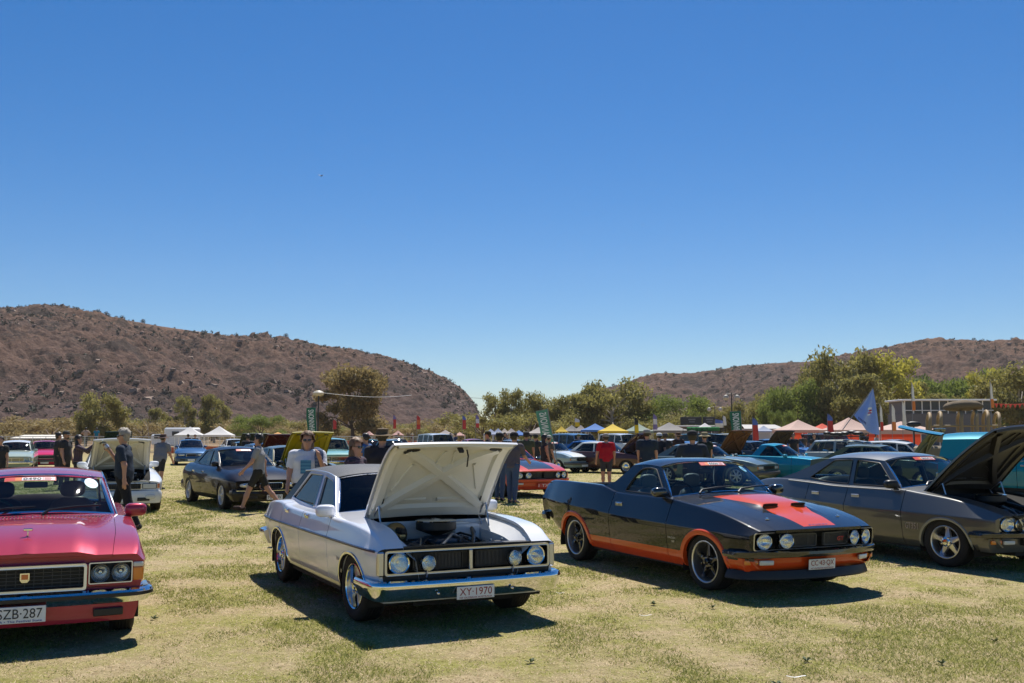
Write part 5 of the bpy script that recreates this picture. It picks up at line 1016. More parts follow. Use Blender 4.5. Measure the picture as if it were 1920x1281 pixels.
# ------------------------------------------------------------------ other cars at the show
def gspec(kind, P, **kw):
    S = dict(wb=2.72, xf=.80, xr=-3.70, paint=P, q=.6, bow=.05, bowr=.06, hx0=-.45, hx1=.795, hz=.82, glass=M_GLASSD,
        top=[(-3.7, .88), (-3.2, .94), (-2.4, .945), (-1, .935), (-.4, .91), (.3, .84), (.65, .76), (.80, .71)], bot=[(-3.7, .42), (-3.3, .30), (-2.3, .24), (-.4, .23), (.4, .25), (.8, .32)],
        wid=[(-3.7, .80), (-3.2, .87), (-2.2, .90), (-.8, .90), (.2, .89), (.6, .87), (.80, .82)], crease=[(-4, .70), (1, .66)], lo=LO_STD, hi=HI_BOX, crown=[(-3.7, .02), (-1, .05), (-.4, .05), (.5, .03), (.8, .008)],
        yin=[(-3.7, .58), (-3.1, .62), (-2.95, .69), (-1, .69), (-.45, .66), (.8, .60)], arches=[(.03, .24, .38, .36), (-2.72, .24, .38, .36)], doors=[-.66, -1.70, -2.5], deck=(-3.1, -3.7), rearseat=-2.35, mirror=(-.88, .98, P, .9),
        gh=dict(A0=(-.98, .935), A1=(-1.42, 1.31), C1=(-2.55, 1.32), C0=(-3.1, .94), rail=[(-2, 1.345)], yb=.70, yr=.57, rc=.06, bowb=.2, bowt=.1, strim=M_BLACK, win=[[(-1.08, .955), (-1.46, 1.275), (-1.78, 1.305), (-1.74, .955)], [(-1.82, .955), (-1.85, 1.305), (-2.45, 1.285), (-2.8, .985), (-2.5, .96)]]))
    if kind == 'coupe': S.update(doors=[-.66, -1.95]); S['gh'].update(C0=(-3.25, .95), win=[[(-1.08, .955), (-1.46, 1.275), (-1.95, 1.305), (-1.95, .955)], [(-2.02, .955), (-2.02, 1.3), (-2.4, 1.28), (-2.75, .99)]])
    if kind == 'soft':
        S.update(hi=HI_SOFT, bow=.22, bowr=.15, xf=.92, hx1=.905, top=[(-3.7, .93), (-3.2, .98), (-2.4, .975), (-1, .955), (-.4, .92), (.3, .84), (.65, .76), (.92, .66)], wid=[(-3.7, .78), (-3.2, .87), (-2.2, .905), (-.8, .905), (.2, .90), (.6, .87), (.92, .78)])
        S['gh'].update(A0=(-.85, .95), A1=(-1.50, 1.33), C1=(-2.5, 1.34), C0=(-3.3, .975), rail=[(-1.9, 1.37)], bowb=.28, bowt=.14, win=[[(-1.05, .975), (-1.54, 1.30), (-1.82, 1.33), (-1.76, .975)], [(-1.84, .975), (-1.90, 1.33), (-2.4, 1.305), (-2.86, 1.03), (-2.6, .985)]]); S['mirror'] = (-.86, 1.02, P, .95)
    if kind == 'wagon':
        S.update(deck=None, top=[(-3.7, .93), (-2.4, .945), (-1, .935), (-.4, .91), (.3, .84), (.65, .76), (.80, .71)], yin=[(-3.7, .69), (-1, .69), (-.45, .66), (.8, .60)]); S['gh'].update(C1=(-3.35, 1.36), C0=(-3.68, .945), rail=[(-2.2, 1.39)], bowrb=.03, bowrt=.03, win=S['gh']['win'][:1]+[[(-1.82, .955), (-1.85, 1.335), (-2.42, 1.345), (-2.42, .965)], [(-2.52, .97), (-2.52, 1.345), (-3.28, 1.32), (-3.5, .975)]])
    if kind == '4wd':
        S.update(deck=None, z=-.012, floor=.36, hx0=-.40, top=[(-3.5, 1.12), (-1, 1.14), (-.4, 1.13), (.4, 1.08), (.72, 1.02)], xf=.72, xr=-3.5, hx1=.715, bot=[(-3.5, .50), (-.4, .42), (.72, .50)], crease=[(-4, .86), (1, .86)], wid=[(-3.5, .84), (-2, .87), (.4, .86), (.72, .83)], crown=[(-3.5, .0), (-.5, .04), (.72, .02)], yin=[(-3.5, .72), (-1, .72), (-.4, .70), (.72, .68)], arches=[(.03, .40, .44, .42), (-2.65, .40, .44, .42)], wb=2.65, zs=.85, hz=.98, mirror=(-.75, 1.25, M_BLACK, 1.1), lo=[(0, -.05), (.2, -.02), (1, 0)])
        S['gh'] = dict(A0=(-.72, 1.14), A1=(-1.02, 1.66), C1=(-3.38, 1.70), C0=(-3.48, 1.13), rail=[(-2, 1.72)], yb=.74, yr=.66, rc=.05, bowb=.1, bowt=.06, bowrb=.02, bowrt=.02, strim=M_BLACK, R0=(-3.46, 1.14), win=[[(-.82, 1.17), (-1.07, 1.61), (-1.62, 1.65), (-1.62, 1.17)], [(-1.70, 1.17), (-1.70, 1.65), (-2.4, 1.66), (-2.4, 1.17)], [(-2.5, 1.17), (-2.5, 1.66), (-3.3, 1.64), (-3.36, 1.17)]])
    if kind == 'ute':
        S.update(deck=None, bed=True, rearseat=None, doors=[-.66, -1.85], top=[(-3.7, .95), (-2.3, .97), (-2.05, .96), (-1, .94), (-.4, .91), (.3, .84), (.65, .76), (.80, .71)], crown=[(-3.7, 0), (-1.9, .0), (-1, .05), (.5, .03), (.8, .008)], yin=[(-3.7, .68), (-1, .69), (-.45, .66), (.8, .60)])
        S['gh'].update(C1=(-1.95, 1.33), C0=(-2.25, .965), rail=[(-1.7, 1.345)], R0=(-2.08, .98), bowrb=.03, bowrt=.03, win=[[(-1.08, .955), (-1.46, 1.285), (-1.70, 1.305), (-1.95, .97)]])
    gh = kw.pop('gh', {}); S['gh'].update(gh); S.update(kw); return S
def gcar(kind, name, loc, head, label, P, nose='rect', wheel=W_CAP, rad=.31, wd=.20, bump=M_CHROME, num=None, plate=None, group=None, cat='car', nosem=None, grille=M_BLACK, **kw):
    S = gspec(kind, P, **kw); c = Car(S, name, loc, head, label, group, cat); xf = c.xf; dz = float(c.top(np.array(xf)))-.71
    c.body(); c.hood(S.get('hoodmat'), S.get('hoodunder')); c.greenhouse(); c.wheels(wheel, rad, wd, float(c.wid(np.array(0.)))-.02)
    if S.get('open'): engine_bay(c, S['hx0'], xf, .90+dz, M_DARK, cx=.0)
    if S.get('bed'):
        mb = MB(); xa, xb = S['gh']['C0'][0]+.02, c.xr+.05; mb.box(((xa+xb)/2, 0, .6), (xa-xb, 1.36, .03))
        for sg in (-1, 1): mb.box(((xa+xb)/2, sg*.675, .76), (xa-xb, .02, .34))
        mb.box((xa, 0, .76), (.03, 1.36, .36)); mb.box((xb, 0, .76), (.03, 1.36, .34)); c.build(mb, 'tray', M_BLACK)
    Z = lambda z: z+dz*.8
    if nose == 'quad':
        c.nose_panel([(-.76, .76, Z(.52), Z(.67))], nosem, z0=Z(.42)); c.bars('grille_bars', -.36, .36, Z(.53), Z(.66), 10, 4, M_PLASTIC, xf-.08)
        for sg in (-1, 1): c.lamp(sg*.66, Z(.595), .066, xf-.02); c.lamp(sg*.48, Z(.595), .066, xf-.02)
    elif nose == 'round':
        c.nose_panel([(-.48, .48, Z(.48), Z(.64))], nosem, z0=Z(.42)); c.bars('grille_bars', -.48, .48, Z(.48), Z(.64), 3, 5, M_CHROME, xf-.03, .008); c.rect_frame('grille_surround', -.48, .48, Z(.48), Z(.64), .015, M_CHROME)
        for sg in (-1, 1): c.lamp(sg*.64, Z(.60), .085, xf+.0, M_CHROME, .02); c.rlamp(sg*.58, sg*.70, Z(.44), Z(.48), M_AMBER)
    elif nose == 'oval':
        c.nose_panel([(-.26, .26, .50, .62)], nosem, z0=.24); c.rect_frame('grille_surround', -.26, .26, .50, .62, .016, M_CHROME, r=.05); c.bars('grille_bars', -.26, .26, .50, .62, 12, 0, M_PLASTIC, xf-.06)
        for sg in (-1, 1):
            mb = MB(); mb.ell((xf-.01, sg*.52, .575), (.10, .36, .105), 8, 18, 2.6); o = c.build(mb, 'headlight', M_CLEARLENS); mb = MB(); mb.ell((xf+.018, sg*.47, .575), (.06, .11, .08), 8, 12); mb.ell((xf+.018, sg*.60, .575), (.06, .09, .07), 8, 12); c.build(mb, 'reflector', M_REFL, o)
    else:
        c.nose_panel([(-.40, .40, Z(.54), Z(.66)), (-.74, -.43, Z(.54), Z(.66)), (.43, .74, Z(.54), Z(.66))], nosem, z0=Z(.42)); c.bars('grille_bars', -.40, .40, Z(.54), Z(.66), 6, 5, M_PLASTIC, xf-.05); c.rect_frame('grille_surround', -.40, .40, Z(.54), Z(.66), .008, S.get('gsur', M_CHROME))
        for sg in (-1, 1): c.rlamp(sg*.445, sg*.725, Z(.55), Z(.65), M_CLEARLENS, xf-.02, .02, 'headlight'); c.rlamp(sg*.745, sg*.80, Z(.55), Z(.65), M_AMBER, xf-.03, .02)
    hw = float(c.wid(np.array(xf)))+.02
    if bump == 'painted':
        c.bumper(xf+.02, hw, .45, [(-.04, .50), (.03, .49), (.06, .43), (.055, .33), (.02, .22), (-.04, .21)], P); c.bumper(c.xr+.01, .80, .5, [(-.04, .56), (.03, .55), (.06, .48), (.05, .36), (.0, .30), (-.04, .30)], P, 'rear_bumper', True)
        for sg in (-1, 1): mb = MB(); mb.box((xf+.085, sg*.46, .31), (.03, .26, .075), .01); c.build(mb, 'lower_vent', M_BLACK)
    elif bump is not None:
        pr = [(-.02, Z(.47)), (.03, Z(.475)), (.055, Z(.455)), (.055, Z(.385)), (.03, Z(.36)), (-.02, Z(.365))]; c.bumper(xf+.03, hw, .38, pr, bump); c.bumper(c.xr-.02, .82, .35, [(o, z+.06) for o, z in pr], bump, 'rear_bumper', True); c.valance(Z(.24), Z(.44), P, xf-.03, hw-.06)
    if plate: c.plate(plate[3] if len(plate) > 3 else 0, Z(.33), plate[0], plate[1], xf+.115 if bump == 'painted' else xf+.06, None, bgm=plate[2] if len(plate) > 2 else M_WHITE)
    for sg in (-1, 1): c.rlamp(sg*.55, sg*.74, Z(.62), Z(.74), M_REDLENS, c.xr-.015, name='tail_lamp')
    if num: c.show_sticker(num if isinstance(num, str) else None, -.30, .36)
    return c
# dark luxury sedan behind the silver white one
pb = paint('paint_dark_plum', (.012, .009, .009), 0, .35, .6)
c = gcar('soft', 'luxury_sedan', (-5.99, 23.76), -58, 'dark plum luxury sedan with oval headlights behind the walking man', pb, 'oval', W_ALLOY, .325, .22, 'painted', True, ('M-BUV', M_PBLACK, M_WHITE, .05), q=.9, wb=2.94, doors=[-.70, -1.78, -2.62], arches=[(.03, .24, .40, .38), (-2.94, .24, .40, .38)], xr=-4.05,
    top=[(-4.05, .95), (-3.5, 1.0), (-2.4, .98), (-1, .955), (-.4, .92), (.3, .84), (.65, .76), (.92, .68)], deck=(-3.5, -4.05), yin=[(-4.05, .58), (-3.5, .62), (-3.3, .69), (-1, .69), (-.45, .66), (.92, .55)], wid=[(-4.05, .80), (-3.4, .90), (-2.2, .92), (-.8, .92), (.2, .915), (.6, .88), (.92, .78)], bot=[(-4.05, .40), (-3.4, .28), (-2.3, .22), (-.4, .21), (.4, .22), (.92, .26)], crown=[(-4.05, .02), (-1, .05), (-.4, .06), (.5, .05), (.92, .01)])
c.bumper(c.xf+.085, .78, .3, [(.0, .462), (.012, .462), (.012, .448), (.0, .448)], M_CHROME, 'bumper_strip')
# white compact with its bonnet up, behind the man drinking
pw_ = paint('paint_white', (.72, .73, .73), 0, .35)
c = gcar('soft', 'compact_sedan', (-8.91, 22.8), -66, 'white compact sedan with cream lined bonnet raised behind the man drinking', pw_, 'rect', W_ALLOY, .30, .20, 'painted', None, ('CA 20 NT' if False else None, M_PRED, M_WHITE, -.1), q=.9, open=41, hoodunder=M_UNDERHOOD, bow=.14, top=[(-3.7, .93), (-3.2, .98), (-2.4, .975), (-1, .955), (-.4, .92), (.3, .84), (.65, .77), (.92, .70)], mirror=(-.75, 1.03, pw_, 1.15))
for sg in (-1, 1): mb = MB(); mb.ell((c.xf+.085, sg*.60, .36), (.04, .22, .11), 8, 14, 3); c.build(mb, 'fog_lamp', M_CLEARLENS)
# orange and black coupe
S = xb_base(paint=paint('paint_red_orange', (.62, .060, .022), 0, .33), q=.8, doors=[-.70, -2.05], glass=M_GLASSD, mirror=(-.90, 1.0, M_GLOSSBLACK, 1.0),
    gh=dict(A0=(-.82, .985), A1=(-1.25, 1.30), C1=(-2.3, 1.31), C0=(-3.3, 1.02), cmid=[(-2.8, 1.17)], rail=[(-1.85, 1.335)], yb=.80, yr=.65, rc=.07, bowb=.24, bowt=.11, strim=M_CHROME, R0=(-3.2, 1.01), win=[[(-1.0, .968), (-1.36, 1.265), (-1.95, 1.295), (-1.95, .975)]]))
c = Car(S, 'muscle_coupe', (.42, 28.4), -60, 'red orange muscle coupe with black bonnet and red plate, behind the raised white bonnet'); c.body(); c.hood(paint('paint_orange_black_bonnet', (.62, .060, .022), 0, .33, 1, _stripe((.012, .013, .016), .50, .42, -.46, .9, .80))); c.greenhouse(); c.wheels(W_GLOBE, .32, .24, .90)
xb_nose(c, M_GLOSSBLACK, c.P, M_SATIN, True); c.valance(.22, .42, c.P, .86, .90, .05); c.plate(0, .33, '1 TX', M_WHITE, .93, bgm=M_PLRED); c.disc_sticker(.6, .8, .09, M_STICKB)
# pale blue sedan with white bonnet
pp = paint('paint_pale_blue', (.30, .40, .45), 0, .4)
gcar('sedan', 'boxy_sedan', (2.75, 45.6), -53, 'pale blue boxy sedan with white bonnet left of the man in red', pp, 'rect', W_CAP, .31, .2, M_PLASTIC, True, (None, M_PBLACK, M_WHITE), hoodmat=paint('paint_white_bonnet', (.75, .76, .76), 0, .4), gsur=M_BLACK)
pm = paint('paint_sage_grey', (.13, .175, .165), .3, .35)
gcar('coupe', 'grand_coupe', (8.1, 34.5), -40, 'sage grey coupe in front of which the man in the dark jacket stands', pm, 'rect', W_ALLOY, .32, .21, M_PLASTIC, True, wb=2.72, xr=-3.8, hdx=.2)
pt = paint('paint_turquoise', (.008, .26, .36), .2, .32)
gcar('ute', 'utility_car', (10.75, 35.0), -40, 'bright turquoise coupe utility behind the charcoal sedan roof', pt, 'quad', W_CAP, .32, .21, M_CHROME, True, cat='utility car')
pn = paint('paint_silver_beige', (.36, .37, .33), .4, .38)
cw = gcar('wagon', 'station_wagon', (15.3, 39.2), -38, 'silver beige wagon with loaded black roof rack beside the blue flag', pn, 'rect', W_ALLOY, .34, .22, M_PLASTIC, None, glass=M_GLASS, z=.06)
def roof_rack(c, x0, x1, z, hw, m=M_BLACK):
    mb = MB()
    for sg in (-1, 1): mb.tube([(x0, sg*hw, z), (x1, sg*hw, z)], .02, 6); mb.tube([(x0, sg*hw, z+.13), (x1, sg*hw, z+.13)], .014, 6)
    for x in np.linspace(x0, x1, 6):
        mb.tube([(x, -hw, z), (x, hw, z)], .014, 6)
        for sg in (-1, 1): mb.tube([(x, sg*hw, z-.10), (x, sg*hw, z+.13)], .012, 6)
    o = mb.build('roof_rack', m, c.root); return o
roof_rack(cw, -3.2, -1.5, 1.56, .56)
mb = MB(); r = random.Random(9)
for k in range(9): mb.ell((-3.0+.17*k, r.uniform(-.4, .4), 1.66+r.uniform(0, .08)), (.5*r.uniform(.5, 1), .3, .16), 7, 10, 2.5)
mb.build('roof_luggage', M_BLACK, cw.root)
gcar('wagon', 'station_wagon', (18.0, 41.5), -38, 'white wagon half hidden right of the silver beige wagon', paint('paint_cream', (.70, .68, .60), 0, .4), 'rect', W_CAP, .32, .2, M_CHROME, None)
# turquoise delivery van with its rear flap up
cv = gcar('4wd', 'delivery_van', (14.0, 23.9), -32, 'turquoise delivery van with raised rear flap, behind the open charcoal bonnet', paint('paint_teal_van', (.010, .20, .27), .1, .35), 'round', W_CAP, .35, .22, M_CHROME, None, cat='van', gh=dict(win=[[(-.82, 1.17), (-1.07, 1.53), (-1.62, 1.56), (-1.62, 1.17)]], rc=.17, yr=.66, A1=(-1.02, 1.58), C1=(-3.36, 1.60), rail=[(-2, 1.62)]))
mb = MB(); G = [[(-3.38-1.05*t, y*(.66-.06*t*t), 1.76+.16*t-.05*(y*y)+.05*t*t) for y in np.linspace(-1, 1, 9)] for t in np.linspace(0, 1, 8)]; mb.grid(np.array(G)); mb.grid(np.array(G)-np.array([0, 0, .03]), flip=True); mb.build('rear_flap', cv.P, cv.root)
cv2 = cv.strip('waist_moulding', 1.09, -3.45, .4, -1, M_CHROME, .02, .01)
# olive sedan with yellow bonnet up, behind the man in the white shirt
po = paint('paint_olive', (.11, .11, .035), .1, .4)
gcar('sedan', 'classic_sedan', (-5.75, 28.2), -60, 'olive classic sedan with raised mustard bonnet behind the man in white', po, 'round', W_CAP, .31, .2, M_CHROME, None, open=54, hoodmat=paint('paint_mustard', (.40, .33, .012), 0, .4), hoodunder=MATS['paint_mustard'])
gcar('sedan', 'dark_sedan', (-8.6, 37.0), -60, 'dark blue sedan with raised maroon bonnet left of the mustard bonnet', paint('paint_navy', (.02, .035, .09), .2, .35), 'rect', W_CAP, .31, .2, M_CHROME, None, open=50, hoodmat=paint('paint_maroon', (.06, .012, .012), 0, .4), hoodunder=MATS['paint_maroon'])
pq = paint('paint_seafoam', (.20, .44, .42), 0, .4)
gcar('sedan', 'fifties_sedan', (-7.35, 42.0), -72, 'seafoam fifties sedan with toothy chrome grille right of the mustard bonnet', pq, 'round', W_CAP, .33, .2, M_CHROME, None, z=.05, hi=HI_SOFT, top=[(-3.7, .88), (-3.2, .98), (-2.4, 1.0), (-1, .99), (-.4, .97), (.3, .93), (.65, .88), (.80, .82)], gh=dict(A0=(-.98, .985), A1=(-1.3, 1.40), C1=(-2.6, 1.42), C0=(-3.2, .99), rail=[(-2, 1.45)], win=[[(-1.06, 1.01), (-1.36, 1.36), (-1.76, 1.40), (-1.74, 1.01)], [(-1.82, 1.01), (-1.84, 1.40), (-2.5, 1.38), (-2.85, 1.04)]]))
gcar('sedan', 'green_sedan', (-11.6, 45.0), -66, 'dark green sedan with raised bonnet seen over the plum sedan roof', paint('paint_dark_green', (.015, .035, .025), .1, .4), 'rect', W_CAP, .31, .2, M_PLASTIC, None, open=52, hoodunder=mat('hood_insulation', (.02, .03, .026), .9))
gcar('soft', 'modern_sedan', (-18.1, 56.5), -71, 'blue modern sedan parked alone before the white marquees', paint('paint_mid_blue', (.03, .09, .20), .3, .35), 'oval', W_ALLOY, .31, .2, 'painted', None, (None, M_PBLACK, M_WHITE))
pg = paint('paint_pale_green', (.36, .44, .38), 0, .4)
gcar('wagon', 'classic_wagon', (-22.9, 46.0), -68, 'pale green classic wagon with white roof at the left edge', pg, 'round', W_CAP, .31, .2, M_CHROME, None, roofmat=paint('paint_white_roof', (.74, .74, .72), 0, .4), nosem=pg)
gcar('sedan', 'pink_sedan', (-23.3, 50.0), -66, 'hot pink sedan behind the men in black at left', paint('paint_hot_pink', (.60, .02, .10), .1, .35), 'rect', W_CAP, .31, .2, M_PLASTIC, None, (None, M_PBLACK, M_WHITE))
gcar('sedan', 'blue_sedan', (-18.9, 48.0), -66, 'light blue sedan with dark green bonnet raised behind the man drinking', paint('paint_light_blue', (.14, .34, .50), .1, .38), 'round', W_CAP, .31, .2, M_CHROME, None, open=58, hoodmat=MATS['paint_dark_green'], hoodunder=MATS['paint_dark_green'])
gcar('4wd', 'box_van', (-28.6, 52.0), -62, 'navy van cut off by the left edge', MATS['paint_navy'], 'rect', W_CAP, .36, .22, M_PLASTIC, None, cat='van')
pbr = paint('paint_brown', (.085, .035, .030), .2, .4)
gcar('sedan', 'brown_sedan', (5.5, 44.5), -38, 'brown sedan with raised bonnet between the man in red and man in navy', pbr, 'rect', W_CAP, .31, .2, M_CHROME, None, open=52, roofmat=MATS['paint_cream'], pillar=MATS['paint_cream'])
ptk = paint('paint_royal_blue', (.012, .12, .42), .1, .35)
gcar('4wd', 'blue_wagon', (4.6, 56.0), -58, 'royal blue high wagon with rounded bonnet behind the pale blue sedan', paint('paint_steel_blue', (.05, .12, .24), .1, .4), 'round', W_CAP, .36, .2, M_CHROME, None, hoodmat=ptk)
gcar('sedan', 'blue_hot_rod', (5.3, 51.0), -48, 'bright blue low car with rounded bonnet beside the man in red', ptk, 'round', W_CAP, .31, .2, M_CHROME, None, hi=HI_SOFT)
gcar('4wd', 'white_wagon', (8.0, 63.0), -60, 'white high wagon behind the man in red', pw_, 'rect', W_CAP, .36, .2, M_PLASTIC, None)
cg = gcar('4wd', 'green_wagon', (11.3, 52.0), -62, 'dark green high wagon with jerry cans on its roof', MATS['paint_dark_green'], 'round', W_CAP, .36, .2, M_PLASTIC, None)
roof_rack(cg, -3.1, -1.0, 1.88, .6)
for k in range(4): mb = MB(); mb.box((-2.8+.45*k, 0, 2.0), (.40, .9, .20), .04); mb.build('jerry_can', mat('jerry_green', (.02, .22, .04), .5), cg.root)
gcar('sedan', 'blue_sedan', (9.6, 44.5), -42, 'mid blue small sedan left of the turquoise utility', paint('paint_cobalt', (.02, .10, .30), .1, .35), 'round', W_CAP, .30, .19, M_CHROME, None)
gcar('sedan', 'bronze_sedan', (9.2, 41.0), -58, 'bronze sedan with raised brown bonnet right of the man in dark jacket', paint('paint_bronze', (.16, .07, .02), .3, .4), 'rect', W_CAP, .31, .2, M_CHROME, None, open=60, hoodunder=mat('rust_brown', (.13, .055, .02), .8))
gcar('sedan', 'black_sedan', (12.6, 47.0), -60, 'black sedan with raised bonnet behind the turquoise utility', paint('paint_plain_black', (.012, .012, .012), 0, .35), 'rect', W_CAP, .31, .2, M_CHROME, None, open=60, hoodunder=mat('hood_liner_brown', (.04, .03, .022), .9))
gcar('coupe', 'olive_hatch', (13.3, 31.8), -40, 'olive car with raised bonnet between wagon and turquoise van', paint('paint_olive_drab', (.10, .115, .055), .1, .4), 'rect', W_CAP, .31, .2, M_CHROME, None, open=62, hoodunder=mat('hood_liner_olive', (.14, .15, .075), .6))
far = [('sedan', 700, 60, 'teal'), ('sedan', 745, 58, 'ltblue'), ('4wd', 842, 62, 'white'), ('sedan', 905, 66, 'red'), ('sedan', 1000, 58, 'grey'), ('sedan', 1245, 62, 'cream'), ('sedan', 1300, 64, 'white'), ('wagon', 1520, 58, 'cobalt'), ('sedan', 1480, 66, 'navy'), ('4wd', 1600, 62, 'brown'), ('sedan', 1720, 60, 'grey'), ('sedan', 760, 72, 'gold'), ('sedan', 450, 66, 'white'), ('4wd', 1420, 70, 'cream')]
FC = dict(teal=(.05, .25, .25), ltblue=(.12, .30, .48), white=(.7, .7, .7), red=(.4, .03, .03), grey=(.2, .2, .21), cream=(.6, .56, .44), cobalt=(.02, .10, .30), navy=(.02, .03, .08), brown=(.14, .08, .05), gold=(.45, .28, .03))
WHERE = {700: 'above the woman in sunglasses', 745: 'beside the man in the bush hat', 842: 'behind the raised white bonnet', 905: 'far behind the raised white bonnet', 1000: 'behind the red orange coupe', 1245: 'left of the green high wagon', 1300: 'behind the green high wagon', 1520: 'behind the turquoise utility', 1480: 'behind the black raised bonnet', 1600: 'under the blue flag', 1720: 'behind the turquoise van flap', 760: 'far off near the orange marquee', 450: 'behind the dark green raised bonnet', 1420: 'near the green banner at right'}
for kd, u, D, cn in far:
    gcar(kd, 'parked_car', (gx(u, D), D), random.uniform(-75, -50), f'{dict(ltblue="light blue").get(cn, cn)} {"high wagon" if kd == "4wd" else kd} in the far rows {WHERE[u]}', paint('paint_far_'+cn, FC[cn], 0, .4), 'rect', W_CAP, .32, .2, M_CHROME, None, q=.45)
# off-road rig with hooped frame and canvas bundle
M_TAN = mat('tan_tube', (.30, .21, .105), .7, 0, .25, 5); M_CANVAS = mat('canvas', (.15, .115, .075), .9, 0, .2, 4, .2, .5, 30)
D = 40.0; x0 = gx(1800, D); o = root('expedition_truck', (x0, D, -.012), R(-18), 'tan expedition truck with hooped tube frame and canvas bundle on top', 'truck')
mb = MB(); mb.box((0, 0, .9), (3.4, 1.7, .7), .08); mb.box((1.55, 0, 1.05), (1.0, 1.6, .8), .15); mb.build('body', mat('truck_tan', (.22, .17, .10), .7), o)
for x in (-1.1, 1.2):
    for sg in (-1, 1): make_wheel(o, x, sg*.72, sg, .42, .25, W_CAP, nb=20)
for k, (x, h) in enumerate([(-1.15, 2.56), (-.75, 2.60), (-.0, 2.64), (.55, 2.66), (.95, 2.64), (1.35, 2.56)]):
    mb = MB(); mb.tube([(x, -.72, 1.4)]+[(x+.04*math.sin(a), -.72*math.cos(a), h-.35+.35*math.sin(a)) for a in np.linspace(0, math.pi, 11)]+[(x, .72, 1.4)], .065, 8); mb.build('frame_hoop', M_TAN, o)
mb = MB(); mb.tube([(1.35, -.72, 2.0), (2.3, -.72, 1.95)], .045, 8); mb.build('frame_rail', M_TAN, o); mb = MB(); mb.tube([(-1.15, -.72, 2.05), (1.35, -.72, 2.05)], .04, 8); mb.build('frame_rail', M_TAN, o)
mb = MB(); mb.ell((.15, 0, 2.84), (1.5, 1.0, .42), 14, 24, 2.4); V = np.array(mb.v); V[:, 2] += .035*np.sin(V[:, 0]*3.1+.6)+.012*np.sin(V[:, 0]*14+V[:, 1]*5); mb.v = [tuple(p) for p in V]; mb.build('canvas_bundle', M_CANVAS, o)
mb = MB(); mb.lathe([(.02, -.1), (.16, 0), (.17, .03)], (2.35, -.72, 2.05), 'x', 16); mb.build('spot_lamp', M_SATIN, o); mb = MB(); mb.ell((-1.75, -.6, 2.12), (.55, .16, .22), 8, 12, 2.4); mb.tube([(-1.75, -.6, 1.3), (-1.75, -.6, 2.1)], .03, 6); mb.build('saddle_seat', M_BLACK, o)
# ------------------------------------------------------------------ people (one continuous body mesh each; clothes, hair and hats are children)
def surface_nets(F, o, h):
    S = F < 0; n = np.array(F.shape)-1; cnt = np.zeros(n); pos = np.zeros((*n, 3)); c = [(a, b, d) for a in (0, 1) for b in (0, 1) for d in (0, 1)]
    sub = lambda A, q: A[q[0]:q[0]+n[0], q[1]:q[1]+n[1], q[2]:q[2]+n[2]]
    for i in range(8):
        for ax in range(3):
            if c[i][ax]: continue
            j = list(c[i]); j[ax] = 1; a, b = sub(F, c[i]), sub(F, tuple(j)); x = (a < 0) != (b < 0); t = np.where(x, a/(a-b+1e-12), 0)
            cnt += x
            for k in range(3): pos[..., k] += x*(c[i][k]+(t if k == ax else 0))
    m = cnt > 0; idx = -np.ones(n, int); idx[m] = np.arange(m.sum()); ii = np.argwhere(m); V = (ii+pos[m]/cnt[m][:, None])*h+o; fs = []
    for ax in range(3):
        a1, a2 = (ax+1) % 3, (ax+2) % 3; s0 = [slice(None)]*3; s1 = [slice(None)]*3; s0[ax] = slice(0, -1); s1[ax] = slice(1, None)
        E = S[tuple(s0)] != S[tuple(s1)]; e = np.argwhere(E); e = e[(e[:, a1] > 0) & (e[:, a2] > 0) & (e[:, a1] < n[a1]) & (e[:, a2] < n[a2])]
        def g(d1, d2): q = e.copy(); q[:, a1] -= d1; q[:, a2] -= d2; return idx[q[:, 0], q[:, 1], q[:, 2]]
        q = np.stack([g(1, 1), g(0, 1), g(0, 0), g(1, 0)], 1); fl = S[tuple(s0)][e[:, 0], e[:, 1], e[:, 2]]; q[~fl] = q[~fl][:, ::-1]; fs.append(q)
    return V, np.concatenate(fs)
M_SKIN = mat('skin', (.46, .24, .16), .55, 0, .1, 9); M_JEANS = mat('denim', (.045, .075, .15), .85, 0, .25, 14); M_HAIRBR = mat('hair_brown', (.16, .085, .04), .6, 0, .4, 40); M_HAIRBK = mat('hair_black', (.015, .012, .010), .5, 0, .3, 40); M_HAIRGR = mat('hair_grey', (.33, .29, .24), .7, 0, .5, 45)
def cloth(col, n=[0]):
    k = 'cloth_%.3f_%.3f_%.3f' % col; return mat(k, col, .85, 0, .22, 7, .2, .9, 13)
def rotx(p, a): return p
